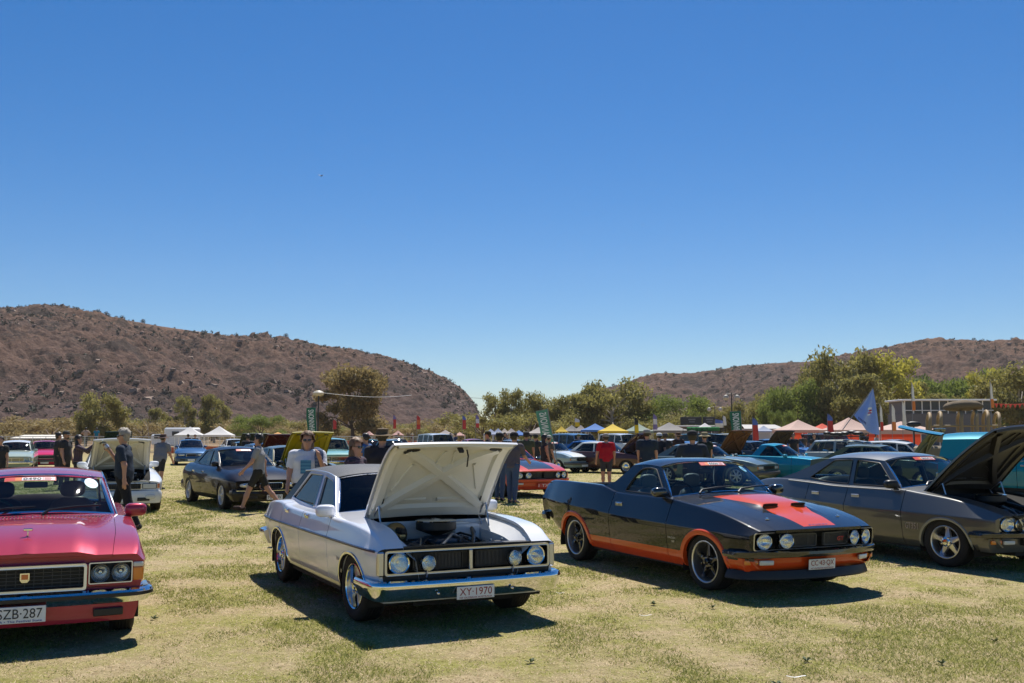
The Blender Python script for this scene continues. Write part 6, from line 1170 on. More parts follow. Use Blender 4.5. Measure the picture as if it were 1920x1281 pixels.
def person(loc, face, label, H=1.75, shirt=(.02, .02, .02), pants=(.03, .03, .035), short=False, sleeve=.62, hair=M_HAIRBK, hairlen=0, hat=None, hatcol=(.03, .03, .03), shades=False, beard=None, vox=.03, lean=0., armL=(5, 6, 12), armR=(5, 6, 12), legL=(3, 3), legR=(-3, 3), wide=1.0, belly=0.0, head_turn=0., head_pitch=0., shoes=(.03, .03, .03), shirtmat=None, pantsmat=None, z=0., group=None, bare=False, longsl=False, feet=True, name='person', female=False):
    s = H/1.75; ln = R(lean); up = lambda L, x0=0: np.array([x0+math.sin(ln)*L, 0, math.cos(ln)*L]); Y = lambda v: np.array([0, v, 0.]); prim = []
    P0 = np.array([0, 0, .93]); ch = P0+up(.36); nk = P0+up(.545); hd = nk+np.array([math.sin(ln+R(head_pitch))*.5, 0, math.cos(ln+R(head_pitch))])*.155; W = wide
    def add(t, a, b, r0, r1, sy=1.0): prim.append((t, np.array(a, float), np.array(b, float), r0, r1, sy))
    add('pelvis', P0+np.array([0, 0, -.02]), P0+up(.10), .118+belly*.3, .112+belly*.6, 1.38*W); add('torso', P0+up(.10), ch, .108+belly, .122, 1.34*W); add('torso', ch, P0+up(.46), .122, .085, 1.42*W)
    add('torso', P0+up(.49)+Y(-.15*W), P0+up(.49)+Y(.15*W), .055, .055); add('neck', P0+up(.50), nk+up(.05)-up(0), .052, .050)
    add('head', hd+np.array([.012, 0, -.045]), hd+np.array([0, 0, .045]), .070, .088, .90); add('head', hd+np.array([.035, 0, -.085]), hd+np.array([.03, 0, -.03]), .042, .06); add('head', hd+np.array([.092, 0, -.005]), hd+np.array([.108, 0, -.03]), .010, .016)
    for q in (-1, 1): add('head', hd+np.array([-.005, q*.080, -.02]), hd+np.array([-.008, q*.086, .012]), .012, .016)
    if female: add('torso', ch+np.array([.06, -.07, .0]), ch+np.array([.06, .07, 0]), .075, .075)
    for sg, (th, kn), tg in ((1, legL, 'L'), (-1, legR, 'R')):
        a, b = R(th), R(th-kn); hip = P0+Y(sg*.088*W)+np.array([0, 0, -.02]); k = hip+.43*np.array([math.sin(a), 0, -math.cos(a)]); an = k+.43*np.array([math.sin(b), 0, -math.cos(b)])
        add('thigh', hip, k, .090*W, .060); add('shank', k, k*.6+an*.4, .058, .056); add('shank', k*.6+an*.4, an, .056, .038)
        fa = b*.7; fd = np.array([math.cos(fa), sg*.12, math.sin(fa)]); add('foot', an+np.array([-.03, 0, -.035]), an+fd*.10+np.array([0, 0, -.045]), .038, .036); add('foot', an+fd*.08+np.array([0, 0, -.045]), an+fd*.18+np.array([0, 0, -.05]), .036, .028, 1.25)
    hands = []
    for sg, (sp, ab, el), tg in ((1, armL, 'L'), (-1, armR, 'R')):
        sh = P0+up(.475)+Y(sg*.188*W); a = R(sp)+0*ln; ca = R(ab); d1 = np.array([math.sin(a)*math.cos(ca), sg*math.sin(ca), -math.cos(a)*math.cos(ca)]); e = sh+.29*d1
        b = a+R(el); d2 = np.array([math.sin(b), sg*math.sin(ca)*(.2 if el < 60 else -1.2), -math.cos(b)]); d2 /= np.linalg.norm(d2); w_ = e+.25*d2
        add('uarm', sh, e, .054*W, .043); add('farm', e, w_, .042, .028)
        pl = w_+.085*d2; add('hand', w_, pl, .026, .034, 1.0); hands.append(pl); sd = np.cross(d2, [0, 1, 0]); sd = sd/(np.linalg.norm(sd)+1e-9)
        if vox < .02:
            for i, (o_, L) in enumerate(((-.030, .062), (-.010, .075), (.010, .070), (.030, .055))):
                p = pl+sd*o_+d2*.015; m_ = p+d2*L*.55+Y(-sg*.012); q = m_+d2*L*.40+Y(-sg*.030); add('hand', p, m_, .0095, .009); add('hand', m_, q, .009, .008)
            t0 = w_+d2*.03-sd*.025; add('hand', t0, t0+d2*.035-sd*.025+Y(-sg*.015), .012, .010); add('hand', t0+d2*.035-sd*.025+Y(-sg*.015), t0+d2*.065-sd*.03+Y(-sg*.03), .010, .009)
        else: add('hand', pl, pl+d2*.055+Y(-sg*.015), .030, .020)
    lo = np.min([np.minimum(a, b)-max(r0, r1)*max(1.5, sy) for _, a, b, r0, r1, sy in prim], 0)-vox*2; hi = np.max([np.maximum(a, b)+max(r0, r1)*max(1.5, sy) for _, a, b, r0, r1, sy in prim], 0)+vox*2
    nn = np.ceil((hi-lo)/vox).astype(int)+1; ax_ = [lo[i]+np.arange(nn[i])*vox for i in range(3)]; F = np.full(nn, .3)
    def dist(P, a, b, r0, r1, sy):
        k = np.array([1, 1/sy, 1]); p = P*k; a_, b_ = a*k, b*k; ba = b_-a_; t = np.clip(((p-a_)@ba)/(ba@ba+1e-9), 0, 1); return np.linalg.norm(p-a_-t[..., None]*ba, axis=-1)-(r0+(r1-r0)*t), t
    for _, a, b, r0, r1, sy in prim:      # smooth union, evaluated only near each bone
        m_ = max(r0, r1)*max(1, sy)+.10; i0 = np.maximum(((np.minimum(a, b)-m_-lo)/vox).astype(int), 0); i1 = np.minimum(((np.maximum(a, b)+m_-lo)/vox).astype(int)+2, nn)
        G = np.stack(np.meshgrid(*[ax_[i][i0[i]:i1[i]] for i in range(3)], indexing='ij'), -1); d, _t = dist(G, a, b, r0, r1, sy); sl = tuple(slice(i0[i], i1[i]) for i in range(3)); kk = .035 if r0 > .025 else .008; f = F[sl]; hh = np.clip(.5+.5*(f-d)/kk, 0, 1); F[sl] = f*(1-hh)+d*hh-kk*hh*(1-hh)
    V, Q = surface_nets(F, lo, vox); best = np.full(len(V), 9.); lab = np.zeros(len(V), int); tt = np.zeros(len(V)); names = [p[0] for p in prim]
    for i, (_, a, b, r0, r1, sy) in enumerate(prim):
        d, t = dist(V, a, b, r0, r1, sy); q = d < best; best[q] = d[q]; lab[q] = i; tt[q] = t[q]
    tg = np.array(names)[lab]; nr = np.zeros_like(V); fn = np.cross(V[Q[:, 2]]-V[Q[:, 0]], V[Q[:, 3]]-V[Q[:, 1]])
    for j in range(4): np.add.at(nr, Q[:, j], fn)
    nr /= np.linalg.norm(nr, axis=1)[:, None]+1e-9
    o = root(name, (loc[0], loc[1], z), R(face), label, 'person', group, s)
    def part(nm, Vx, Qx, m):
        me = bpy.data.meshes.new(nm); me.from_pydata([tuple(p) for p in Vx], [], [tuple(q) for q in Qx]); me.materials.append(m); me.polygons.foreach_set('use_smooth', [True]*len(me.polygons)); me.update(); return link(nm, me, o)
    part('body', V, Q, M_SKIN)
    def cover(nm, mask, off, m, push=None):
        f = mask[Q].all(1)
        if f.sum() < 3: return None
        u, inv = np.unique(Q[f], return_inverse=True); Vx = V[u]+nr[u]*off
        if push is not None: Vx = Vx+push(V[u])
        return part(nm, Vx, inv.reshape(-1, 4), m)
    z_ = V[:, 2]
    if not bare:
        sm = np.isin(tg, ['torso'])|((tg == 'pelvis') & (z_ > .86))|((tg == 'uarm') & (tt < (1.1 if longsl else sleeve)))|((tg == 'farm') & longsl)|((tg == 'neck') & (z_ < P0[2]+.50*math.cos(ln)))
        cover('shirt', sm, .016, shirtmat or cloth(shirt), lambda p: np.stack([0*p[:, 0], .012*np.sign(p[:, 1])*(np.abs(p[:, 1]) > .1), 0*p[:, 2]], -1))
    pm = ((tg == 'pelvis') & (z_ < .98))|((tg == 'thigh') & (tt < (.86 if short else 2)))|((tg == 'shank') & (not short))
    cover('shorts' if short else 'trousers', pm, .013, pantsmat or cloth(pants))
    if feet: cover('shoes', tg == 'foot', .010, cloth(shoes))
    rel = V-hd; hdm = tg == 'head'
    if hair is not None: cover('hair', (hdm & (((rel[:, 0] < .045) & (rel[:, 2] > .015))|((rel[:, 0] < -.01) & (rel[:, 2] > -.075))|(rel[:, 2] > .075)))|((tg == 'neck') & (rel[:, 0] < 0) & (hairlen > 0)), .018+(.012 if hairlen else 0), hair, lambda p: np.clip(RNG.normal(size=(len(p), 3))*.006+(p-hd)*.10, -.03, .03)*(0 if hat else 1))
    if hairlen:
        mb = MB(); mb.ell(hd+np.array([-.045, 0, -.06-hairlen*.4]), (.13, .21, .22+hairlen), 10, 14, 2.3); mb.build('long_hair', hair, o)
    if beard: cover('beard', hdm & (rel[:, 0] > .0) & (rel[:, 2] < -.055), .012, beard)
    hc = Matrix.Rotation(0, 3, 'Z')
    if shades:
        mb = MB(); 
        for q in (-1, 1): mb.ell(hd+np.array([.088, q*.036, .012]), (.03, .058, .040), 6, 10, 3); mb.tube([hd+np.array([.085, q*.06, .02]), hd+np.array([-.01, q*.092, .02])], .005, 5)
        mb.build('sunglasses', M_GLOSSBLACK, o)
    elif vox < .025:
        mb = MB()
        for q in (-1, 1): mb.ell(hd+np.array([.080, q*.032, .012]), (.02, .024, .012), 5, 8)
        mb.build('eyes', M_BLACK, o)
    if hat:
        mb = MB(); top = hd+np.array([0, 0, .045]); m_ = cloth(hatcol)
        if hat == 'cap': mb.lathe([(.108, -.01), (.112, .02), (.10, .065), (.06, .095), (.001, .105)], top, 'z', 16); G = [[top+np.array([.06+(.13)*t*math.cos(a), .11*math.sin(a), .0-.02*t*t]) for a in np.linspace(-1.2, 1.2, 7)] for t in (0, .5, 1)]; mb.grid(np.array(G)); mb.grid(np.array(G)-np.array([0, 0, .008]), flip=True)
        elif hat == 'beanie': mb.lathe([(.112, -.045), (.116, .0), (.105, .06), (.06, .095), (.001, .105)], top, 'z', 16)
        else: mb.lathe([(.185, -.035), (.19, -.025), (.12, .0), (.11, .01), (.10, .085), (.06, .10), (.001, .095)], top, 'z', 20)
        mb.build('hat', m_, o)
    o['_hands'] = 0; del o['_hands']
    wm = lambda p: (loc[0]+s*(p[0]*math.cos(R(face))-p[1]*math.sin(R(face))), loc[1]+s*(p[0]*math.sin(R(face))+p[1]*math.cos(R(face))), z+s*p[2])
    return o, hd, [wm(p) for p in hands], wm
BLK = (.035, .035, .038); NAVY = (.028, .038, .058)
def plaid(name, a, b_, c_):
    m, nt, b = _new(name); tc = nt.nodes.new('ShaderNodeTexCoord'); cur = None
    fac = []
    for ax, dirn in (('X', 'X'), ('Z', 'Z')):
        wv = N(nt, 'TexWave', wave_type='BANDS', bands_direction=dirn); wv.inputs['Scale'].default_value = 5.5; nt.links.new(tc.outputs['Object'], wv.inputs['Vector']); fac.append(ramp(nt, wv.outputs['Color'], [(.5, (0, 0, 0)), (.62, (1, 1, 1))]))
    nt.links.new(mixc(nt, fac[1], mixc(nt, fac[0], a, b_), c_), b.inputs['Base Color']); b.inputs['Roughness'].default_value = .9; return m
M_PLAID = plaid('plaid_navy', (.02, .02, .03), (.10, .07, .09), (.06, .03, .05)); M_PLAIDB = plaid('plaid_blue', (.03, .06, .15), (.15, .19, .26), (.05, .08, .16))
# man drinking from a bottle
o, hd, hands, wm = person((gx(236, 18.2), 18.2), 186, 'grey haired man in black polo and jeans walking left, drinking from a bottle', 1.80, NAVY, (.016, .017, .022), hair=M_HAIRGR, shades=True, vox=.0155, lean=3, armL=(-18, 9, 16), armR=(34, 8, 112), legL=(-14, 10), legR=(20, 6), sleeve=.80, belly=.03, wide=1.14)
p = np.array(hands[1]); mb = MB(); mb.lathe([(.001, -.10), (.030, -.098), (.033, -.09), (.033, .05), (.030, .07), (.013, .10), (.013, .115)], (0, 0, 0), 'z', 16); b_ = mb.build('water_bottle', glass('bottle_plastic', (.80, .86, .90), 1.0)); b_.location = p+np.array([.0, -.03, .03]); b_.rotation_euler = (R(8), R(-38), 0); tag(b_, 'clear plastic water bottle held to the mouth of the grey haired man', 'bottle')
mb = MB(); mb.lathe([(.016, .112), (.016, .13), (.001, .131)], (0, 0, 0), 'z', 12); mb.build('cap', M_WHITE, b_); mb = MB(); mb.lathe([(.0335, -.04), (.0335, .02)], (0, 0, 0), 'z', 16, caps=False); mb.build('bottle_label', mat('bottle_label', (.35, .4, .55), .5), b_)
# striding man
person((gx(487, 22.4), 22.4), 184, 'man in grey T-shirt and charcoal shorts striding left past the plum sedan', 1.70, (.27, .27, .28), (.030, .029, .026), True, .72, vox=.0165, lean=2, armL=(22, 8, 22), armR=(-20, 8, 15), legL=(27, 8), legR=(-26, 14), shoes=(.05, .03, .025), hair=M_HAIRBK)
# man in white shirt, jacket over the shoulder
o, hd, hands, wm = person((gx(577, 16.4), 16.4), -84, 'long haired man in white printed T-shirt and sunglasses behind the silver white sedan', 1.73, (.70, .70, .72), (.03, .03, .04), False, .80, hair=M_HAIRBR, hairlen=.10, shades=True, vox=.017, wide=1.18, belly=.035, armL=(30, 12, 118), armR=(6, 12, 20))
mb = MB(); mb.ell((.03, .20, 1.30), (.26, .17, .42), 10, 14, 2.6); mb.ell((-.08, .14, 1.42), (.20, .20, .22), 8, 12, 2.4); mb.build('jacket', M_PLAIDB, o)
mb = MB(); mb.grid(np.array([[(.178-.25*y*y+.03*(z-1.2), y, z) for y in np.linspace(-.09, .08, 5)] for z in np.linspace(1.10, 1.32, 5)])); mb.build('shirt_print', plaid('print_blue', (.10, .28, .42), (.45, .52, .6), (.05, .18, .32)), o)
person((gx(668, 15.0), 15.0), -28, 'brown haired woman in sunglasses and dark plaid shirt behind the silver white sedan', 1.63, shirtmat=M_PLAID, longsl=True, hair=M_HAIRBR, hairlen=.10, shades=True, vox=.018, female=True, wide=.94)
person((gx(717, 17.0), 17.0), 88, 'man in camouflage bush hat and dark shirt seen from behind', 1.80, (.030, .028, .036), hat='bush', hatcol=(.13, .09, .05), vox=.02, wide=1.12, sleeve=.8)
person((gx(961, 25.5), 25.5), 62, 'man in purple grey shirt and blue jeans standing by the raised white bonnet', 1.76, (.10, .085, .10), pantsmat=M_JEANS, hat='cap', hatcol=(.02, .02, .025), vox=.02, lean=8, armL=(32, 6, 30), armR=(30, 6, 30), wide=1.05, sleeve=.85, shoes=(.10, .09, .08))
person((gx(937, 26.3), 26.3), 70, 'second pair of jeans beside the coupe, man mostly hidden by the white bonnet', 1.74, (.05, .045, .05), pantsmat=M_JEANS, hat='cap', vox=.026)
person((gx(1136, 32), 32), 96, 'man in red shirt and dark shorts seen from behind', 1.72, (.40, .012, .025), (.045, .045, .055), True, .75, hat='cap', hatcol=(.32, .30, .27), vox=.02, wide=1.12, belly=.02, armL=(4, 16, 14), armR=(4, 14, 14))
person((gx(1213, 29), 29), 74, 'man in navy polo and pale cap seen from behind', 1.84, (.022, .035, .055), hat='cap', hatcol=(.30, .29, .26), vox=.022, wide=1.14, sleeve=.75)
person((gx(1298, 21.5), 21.5), 84, 'man in dark jacket and black cap seen from behind near the black utility', 1.78, NAVY, hat='cap', hatcol=BLK, vox=.02, wide=1.16, longsl=True, armL=(14, 22, 40), armR=(14, 22, 40))
person((gx(301, 31.8), 31.8), 75, 'man in grey printed shirt and brown hat stooping behind the white compact', 1.72, (.20, .20, .22), BLK, True, .75, hat='bush', hatcol=(.10, .06, .05), vox=.022, lean=14, armL=(14, 8, 20), armR=(14, 8, 20), belly=.03, wide=1.1)
person((gx(110, 34.5), 34.5), 40, 'dark haired man in plain black T-shirt at left, seen from behind', 1.76, BLK, vox=.024)
person((gx(124, 31.5), 31.5), -8, 'bearded man in black T-shirt and cap at left', 1.80, BLK, hat='cap', hatcol=(.05, .05, .045), beard=M_HAIRBK, vox=.022, wide=1.08, belly=.03)
person((gx(148, 29.5), 29.5), 15, 'curly dark haired woman in black plaid shirt taking a photo', 1.66, shirtmat=M_PLAID, longsl=True, hairlen=.12, vox=.022, armR=(70, 5, 60), armL=(60, 5, 70), female=True)
for u, D, H, f, lab, kw in [
 (2, 31, 1.62, -60, 'person in black cut by the left edge', dict(shirt=BLK)),
 (686, 27, 1.72, 150, 'black haired man in blue top between the woman and the hat man', dict(shirt=(.05, .12, .3), hair=M_HAIRBK)),
 (465, 41, 1.70, 100, 'person in black beside the dark green raised bonnet', dict(shirt=BLK)),
 (915, 33, 1.80, 170, 'man in black cap with yellow trim above the white bonnet', dict(shirt=BLK, hat='cap', hatcol=(.04, .04, .02))),
 (934, 37, 1.76, 60, 'dark haired man above the white bonnet, right of the yellow trimmed cap', dict(shirt=(.03, .03, .03))),
 (987, 34.5, 1.79, 80, 'man in green shirt behind the red orange coupe', dict(shirt=(.07, .085, .05), hat='beanie', hatcol=BLK, wide=1.1)),
 (1004, 40, 1.70, 60, 'person in black cap behind the red orange coupe', dict(shirt=BLK, hat='cap', hatcol=BLK)),
 (1021, 33, 1.68, 20, 'long black haired woman in black top and bare arms by the coupe', dict(shirt=BLK, hairlen=.28, sleeve=.1, female=True)),
 (1029, 36, 1.66, 30, 'person in pale cap behind the long haired woman', dict(shirt=(.10, .08, .07), hat='cap', hatcol=(.4, .38, .33))),
 (1084, 53, 1.70, -80, 'person in black shirt and yellow black cap leaning by the blue car', dict(shirt=BLK, hat='cap', hatcol=(.12, .10, .02), lean=10)),
 (1236, 37, 1.74, 60, 'person in white cap right of the man in navy', dict(shirt=BLK, hat='cap', hatcol=(.6, .6, .6))),
 (1247, 39, 1.74, 80, 'person in black and dark cap, second right of the man in navy', dict(shirt=BLK, hat='cap', hatcol=(.08, .07, .07))),
 (1272, 43, 1.76, 100, 'person in brown wide hat left of the man in the dark jacket', dict(shirt=(.05, .03, .03), hat='bush', hatcol=(.10, .05, .03))),
 (1321, 31, 1.76, 100, 'person in pale straw hat right of the man in the dark jacket', dict(shirt=(.02, .03, .025), hat='bush', hatcol=(.30, .25, .15))),
 (1487, 49, 1.74, -90, 'dark haired person in black behind the turquoise utility', dict(shirt=BLK)),
 (1526, 51, 1.72, -70, 'person in black left of the loaded roof rack', dict(shirt=BLK)),
 (1505, 60, 1.70, 90, 'person in brown shirt far behind the turquoise utility', dict(shirt=(.12, .08, .05))),
 (353, 74, 1.68, 80, 'person in dark shirt under the left white marquee', dict(shirt=(.06, .03, .03))),
 (366, 74, 1.66, -80, 'person in navy shirt under the left white marquee', dict(shirt=NAVY)),
 (77, 62, 1.34, -60, 'low person in black left of two behind the pink sedan', dict(shirt=BLK)),
 (87, 62, 1.42, -80, 'broad person in black right of two behind the pink sedan', dict(shirt=BLK, wide=1.15)),
 (547, 56, 1.72, -80, 'person in black near the mesh fence behind the olive sedan', dict(shirt=BLK))]:
    person((gx(u, D), D), f, lab, H, vox=.034, **kw)
r = random.Random(12)
for i in range(26):      # the distant crowd between the rows and the tents
    u = r.choice([r.uniform(660, 900), r.uniform(930, 1120), r.uniform(1180, 1560), r.uniform(1480, 1720)]); D = r.uniform(62, 95)
    person((gx(u, D), D), r.uniform(0, 360), 'distant visitor standing between the far cars and the marquees', r.uniform(1.6, 1.82), r.choice([BLK, NAVY, (.12, .03, .03), (.3, .3, .3), (.04, .06, .12), (.5, .5, .5)]), r.choice([(.03, .03, .035), (.05, .07, .13)]), vox=.05, hat=r.choice([None, 'cap', 'bush']), hatcol=r.choice([BLK, (.4, .35, .25), (.1, .1, .1)]), group='distant crowd')
# two men standing on an earth mound
mb = MB(); D = 92.0; X = gx(168, D); mb.grid(np.array([[(X+x, D+y, .62*math.exp(-(x/9)**2)*math.exp(-(y/3.5)**2)-.04) for y in np.linspace(-8, 8, 14)] for x in np.linspace(-22, 22, 26)])); tag(mb.build('mound', MATS['turf']), None, None, None, 'structure')
person((gx(161, D), D), 95, 'man with hands on hips in pale shirt standing on the mound', 1.74, (.50, .36, .27), (.07, .07, .07), vox=.036, armL=(-10, 45, 75), armR=(-10, 45, 75), z=.56)
person((gx(181, D), D), 95, 'man in turquoise top standing on the mound', 1.70, (.02, .20, .30), (.03, .05, .09), vox=.036, z=.56)
# ------------------------------------------------------------------ marquees
def tent_cloth(n, col): 
    m, nt, b = _new('tent_'+n); c = mixc(nt, noise(nt, 1.5, 4), [q*.88 for q in col], [min(1, q*1.05) for q in col]); nt.links.new(c, b.inputs['Base Color']); b.inputs['Roughness'].default_value = .8
    tr = N(nt, 'BsdfTranslucent'); nt.links.new(c, tr.inputs[0]); mx = N(nt, 'MixShader'); mx.inputs[0].default_value = .25; nt.links.new(b.outputs[0], mx.inputs[1]); nt.links.new(tr.outputs[0], mx.inputs[2]); nt.links.new(mx.outputs[0], nt.nodes['Material Output'].inputs[0]); return m
TC = {k: tent_cloth(k, v) for k, v in dict(white=(.74, .73, .72), orange=(.72, .36, .09), pink=(.66, .40, .34), grey=(.42, .38, .36), blue=(.06, .20, .55), paleblue=(.38, .44, .58), yellow=(.70, .50, .03), green=(.26, .34, .28), peach=(.62, .44, .37), red=(.70, .09, .04), dark=(.26, .25, .24), cream=(.62, .54, .44)).items()}
def marquee(u, D, hp, vp, ve, col, label, rot=8, skirt=None):
    hw = hp/FPX*D/1.12; zp, ze = CAMH+(HOR-vp)/FPX*D, CAMH+(HOR-ve)/FPX*D; o = root('marquee', (gx(u, D), D, -.02), R(rot), label, 'tent', 'marquees'); del o['group']
    mb = MB(); n = 9; G = []
    for i in range(n):
        t = i/(n-1); w_ = hw*(1-t)+.02; z = ze+(zp-ze)*(t**1.55*.55+t*.45); G.append([(w_*a, w_*b, z) for a, b in ((-1, -1), (-.33, -1), (.33, -1), (1, -1), (1, -.33), (1, .33), (1, 1), (.33, 1), (-.33, 1), (-1, 1), (-1, .33), (-1, -.33))])
    mb.grid(np.array(G), closed=True); mb.build('canopy', TC[col], o, ang=25)
    mb = MB(); e = G[0]; dr = .22*(hw/1.5); mb.grid(np.array([e, [(x*1.003, y*1.003, z-dr) for x, y, z in e]]), closed=True); mb.build('valance', TC[col], o)
    for a, b in ((-1, -1), (1, -1), (1, 1), (-1, 1)): mb = MB(); mb.tube([(a*hw*.97, b*hw*.97, 0), (a*hw*.97, b*hw*.97, ze)], .03, 6); mb.build('leg', M_WHITE, o)
    if skirt: mb = MB(); mb.grid(np.array([[(x, hw*.95, z) for z in (.1, ze-.1)] for x in np.linspace(-hw*.95, hw*.95, 6)])); mb.build('back_wall', TC[skirt], o)
TENTS = [(356, 80, 27, 800, 815, 'white', 'left of the two white marquees by the blue modern sedan'), (411, 80, 28, 799, 815, 'white', 'right of the two white marquees by the blue modern sedan'), (521, 105, 20, 810, 817, 'orange', 'small orange marquee left of the green banner'),
 (692, 120, 9, 808, 815, 'pink', 'tiny pink marquee left of the camouflage hat'), (746, 120, 11, 807, 815, 'pink', 'tiny pink marquee right of the camouflage hat'), (835, 120, 15, 806, 814, 'grey', 'small grey marquee above the raised white bonnet'), (862, 120, 11, 810, 816, 'pink', 'tiny pink marquee above the raised white bonnet'),
 (920, 110, 14, 804, 814, 'paleblue', 'pale blue marquee leftmost of the row in the middle'), (934, 112, 11, 803, 812, 'paleblue', 'pale blue marquee second of the row in the middle'), (946, 112, 11, 803, 812, 'cream', 'cream marquee third of the row in the middle'), (959, 112, 12, 803, 812, 'grey', 'grey marquee fourth of the row in the middle'), (973, 106, 16, 807, 815, 'blue', 'flat blue marquee fifth of the row in the middle'),
 (1010, 95, 26, 801, 812, 'grey', 'grey marquee left of the mirrored green banner'), (1053, 100, 13, 799, 809, 'yellow', 'small yellow marquee right of the mirrored green banner'), (1072, 105, 17, 797, 808, 'dark', 'dark grey marquee between the small yellow and blue ones'), (1089, 105, 14, 797, 808, 'grey', 'grey marquee directly left of the bright blue one'), (1116, 95, 26, 794, 806, 'blue', 'bright blue marquee behind the blue high wagon'), (1149, 90, 31, 795, 808, 'yellow', 'large yellow marquee behind the man in red'),
 (1197, 95, 30, 794, 808, 'green', 'green grey marquee right of the large yellow one'), (1255, 95, 34, 792, 807, 'dark', 'dark peaked marquee left of the black boards'), (1322, 105, 18, 793, 804, 'white', 'small white marquee before the black boards'), (1432, 110, 18, 798, 808, 'paleblue', 'small pale blue marquee left of the peach ones'), (1497, 85, 40, 787, 806, 'peach', 'left peach marquee above the turquoise utility'), (1542, 95, 24, 794, 806, 'red', 'red marquee between the two peach ones'), (1592, 80, 45, 783, 806, 'peach', 'middle peach marquee behind the blue flag'), (1690, 88, 60, 790, 806, 'peach', 'wide peach marquee behind the raised van flap')]
for u, D, hp, vp, ve, col, lab in TENTS: marquee(u, D, hp, vp, ve, col, lab, random.uniform(-6, 10), 'red' if col == 'peach' else None)
# ------------------------------------------------------------------ banners, flags, lamps
M_GREENB = mat('banner_green', (.012, .135, .075), .7); M_GREENP = mat('banner_green_faded', (.10, .30, .20), .7); M_POLE = mat('pole_grey', (.25, .25, .26), .5, .5)
def banner(u, D, v0, v1, w_, tilt, m, label, mirror=False, tm=M_WHITE, post=None):
    z0, z1 = CAMH+(HOR-v1)/FPX*D, CAMH+(HOR-v0)/FPX*D; o = root('banner', (gx(u, D), D, 0), 0, label, 'banner'); o.rotation_euler = (0, R(tilt), R(10))
    mb = MB(); G = [[(x+.02*math.sin(z*4), .03*math.sin(z*3+x*5), z) for x in np.linspace(-w_/2, w_/2, 4)] for z in np.linspace(z0, z1, 12)]; mb.grid(np.array(G)); mb.build('cloth', m, o)
    mb = MB(); mb.tube([(w_/2+.01, .02, -.1), (w_/2+.01, .02, z1+.05)], .02, 6); mb.tube([(w_/2, .02, z1), (-w_/2, .02, z1+.02)], .012, 6); mb.build('pole', M_POLE, o)
    s = -1 if mirror else 1
    lettering(o, 'SHANNONS', (0, -.045, (z0+z1)/2), (0, 0, -1*s*1.0) if mirror else (0, 0, 1), (1, 0, 0) if mirror else (-1, 0, 0), (z1-z0)*.86, w_*.62, tm)
    mb = MB(); return o
banner(1037, 42, 768, 830, .50, -10, M_GREENP, 'faded green banner with mirrored white letters, leaning, in the middle', True)
banner(589, 62, 765, 814, .55, -4, M_GREENB, 'dark green banner with white letters beside the left lamp post')
banner(1384, 62, 772, 816, .70, -3, M_GREENB, 'dark green banner with white letters below the double lamp post')
def feather(u, D, v0, v1, w_, cols, label, name='feather_flag'):
    z0, z1 = CAMH+(HOR-v1)/FPX*D, CAMH+(HOR-v0)/FPX*D; o = root(name, (gx(u, D), D, 0), R(12), label, 'flag'); k = len(cols)
    mb = MB(); mb.tube([(0, 0, -.1), (0, 0, z1*.8+z0*.2), (.04, 0, z1)], .018, 5); mb.build('pole', M_POLE, o); n = 4*k
    for i in range(k):
        mb = MB(); G = []
        for j in range(5):
            t = (i+j/4)/k; z = z0+(z1-z0)*t; ww = w_*(1-.9*max(0, (t-.72)/.28)**2); G.append([(x*ww, .05*math.sin(x*4+t*6), z) for x in (0, .35, .7, 1)])
        mb.grid(np.array(G)); mb.build('flag_panel', mat('flag_%s' % cols[i], dict(red=(.55, .05, .04), blue=(.10, .16, .45), white=(.70, .68, .66), orange=(.65, .20, .05), purple=(.22, .18, .38), yellow=(.7, .5, .02), black=(.02, .02, .02))[cols[i]], .8), o)
for u, D, v0, v1, w_, cl, lab in [(577, 115, 778, 802, .42, ('red', 'orange', 'blue'), 'red and blue feather flag just left of the left green banner'), (624, 115, 787, 805, .40, ('red', 'red'), 'small red feather flag right of the left lamp post'), (737, 115, 778, 804, .34, ('red', 'red', 'purple'), 'red feather flag above the camouflage hat'), (781, 115, 779, 805, .42, ('red', 'orange', 'red'), 'red feather flag above the raised white bonnet, left one'), (867, 115, 779, 805, .42, ('red', 'red', 'blue'), 'red feather flag above the raised white bonnet, right one'), (892, 115, 778, 802, .40, ('red', 'white', 'purple'), 'pink white feather flag at the foot of the left hill'), (1078, 100, 784, 800, .5, ('yellow', 'white'), 'yellow and white flag behind the grey marquees'), (1190, 85, 782, 812, .35, ('yellow', 'black'), 'yellow and black feather flag before the green grey marquee'), (1225, 90, 776, 806, .38, ('purple', 'white', 'purple'), 'white and purple feather flag right of the green grey marquee'), (1341, 85, 786, 802, .75, ('white', 'blue'), 'blue and white half round flag by the black boards'), (1356, 85, 779, 798, .3, ('white', 'white'), 'thin white flag left of the right green banner'),
 (1411, 66, 783, 826, .42, ('red', 'red', 'blue'), 'red and blue teardrop flag right of the right green banner'), (1552, 66, 776, 816, .42, ('red', 'red', 'blue'), 'red and blue teardrop flag before the red marquee'), (1651, 70, 758, 808, .22, ('red', 'white', 'white'), 'tall pale feather flag right of the blue flag'), (1673, 70, 758, 808, .30, ('orange', 'white', 'white'), 'tall pale feather flag second right of the blue flag'), (1712, 66, 718, 770, .22, ('orange', 'white', 'white'), 'tallest pale feather flag at the left of the white framed stand'), (1860, 66, 716, 765, .22, ('orange', 'white', 'white'), 'tall pale feather flag at the right of the white framed stand'), (1693, 75, 752, 800, .30, ('white', 'white'), 'pale feather flag at the corner of the white framed stand')]: feather(u, D, v0, v1, w_, cl, lab)
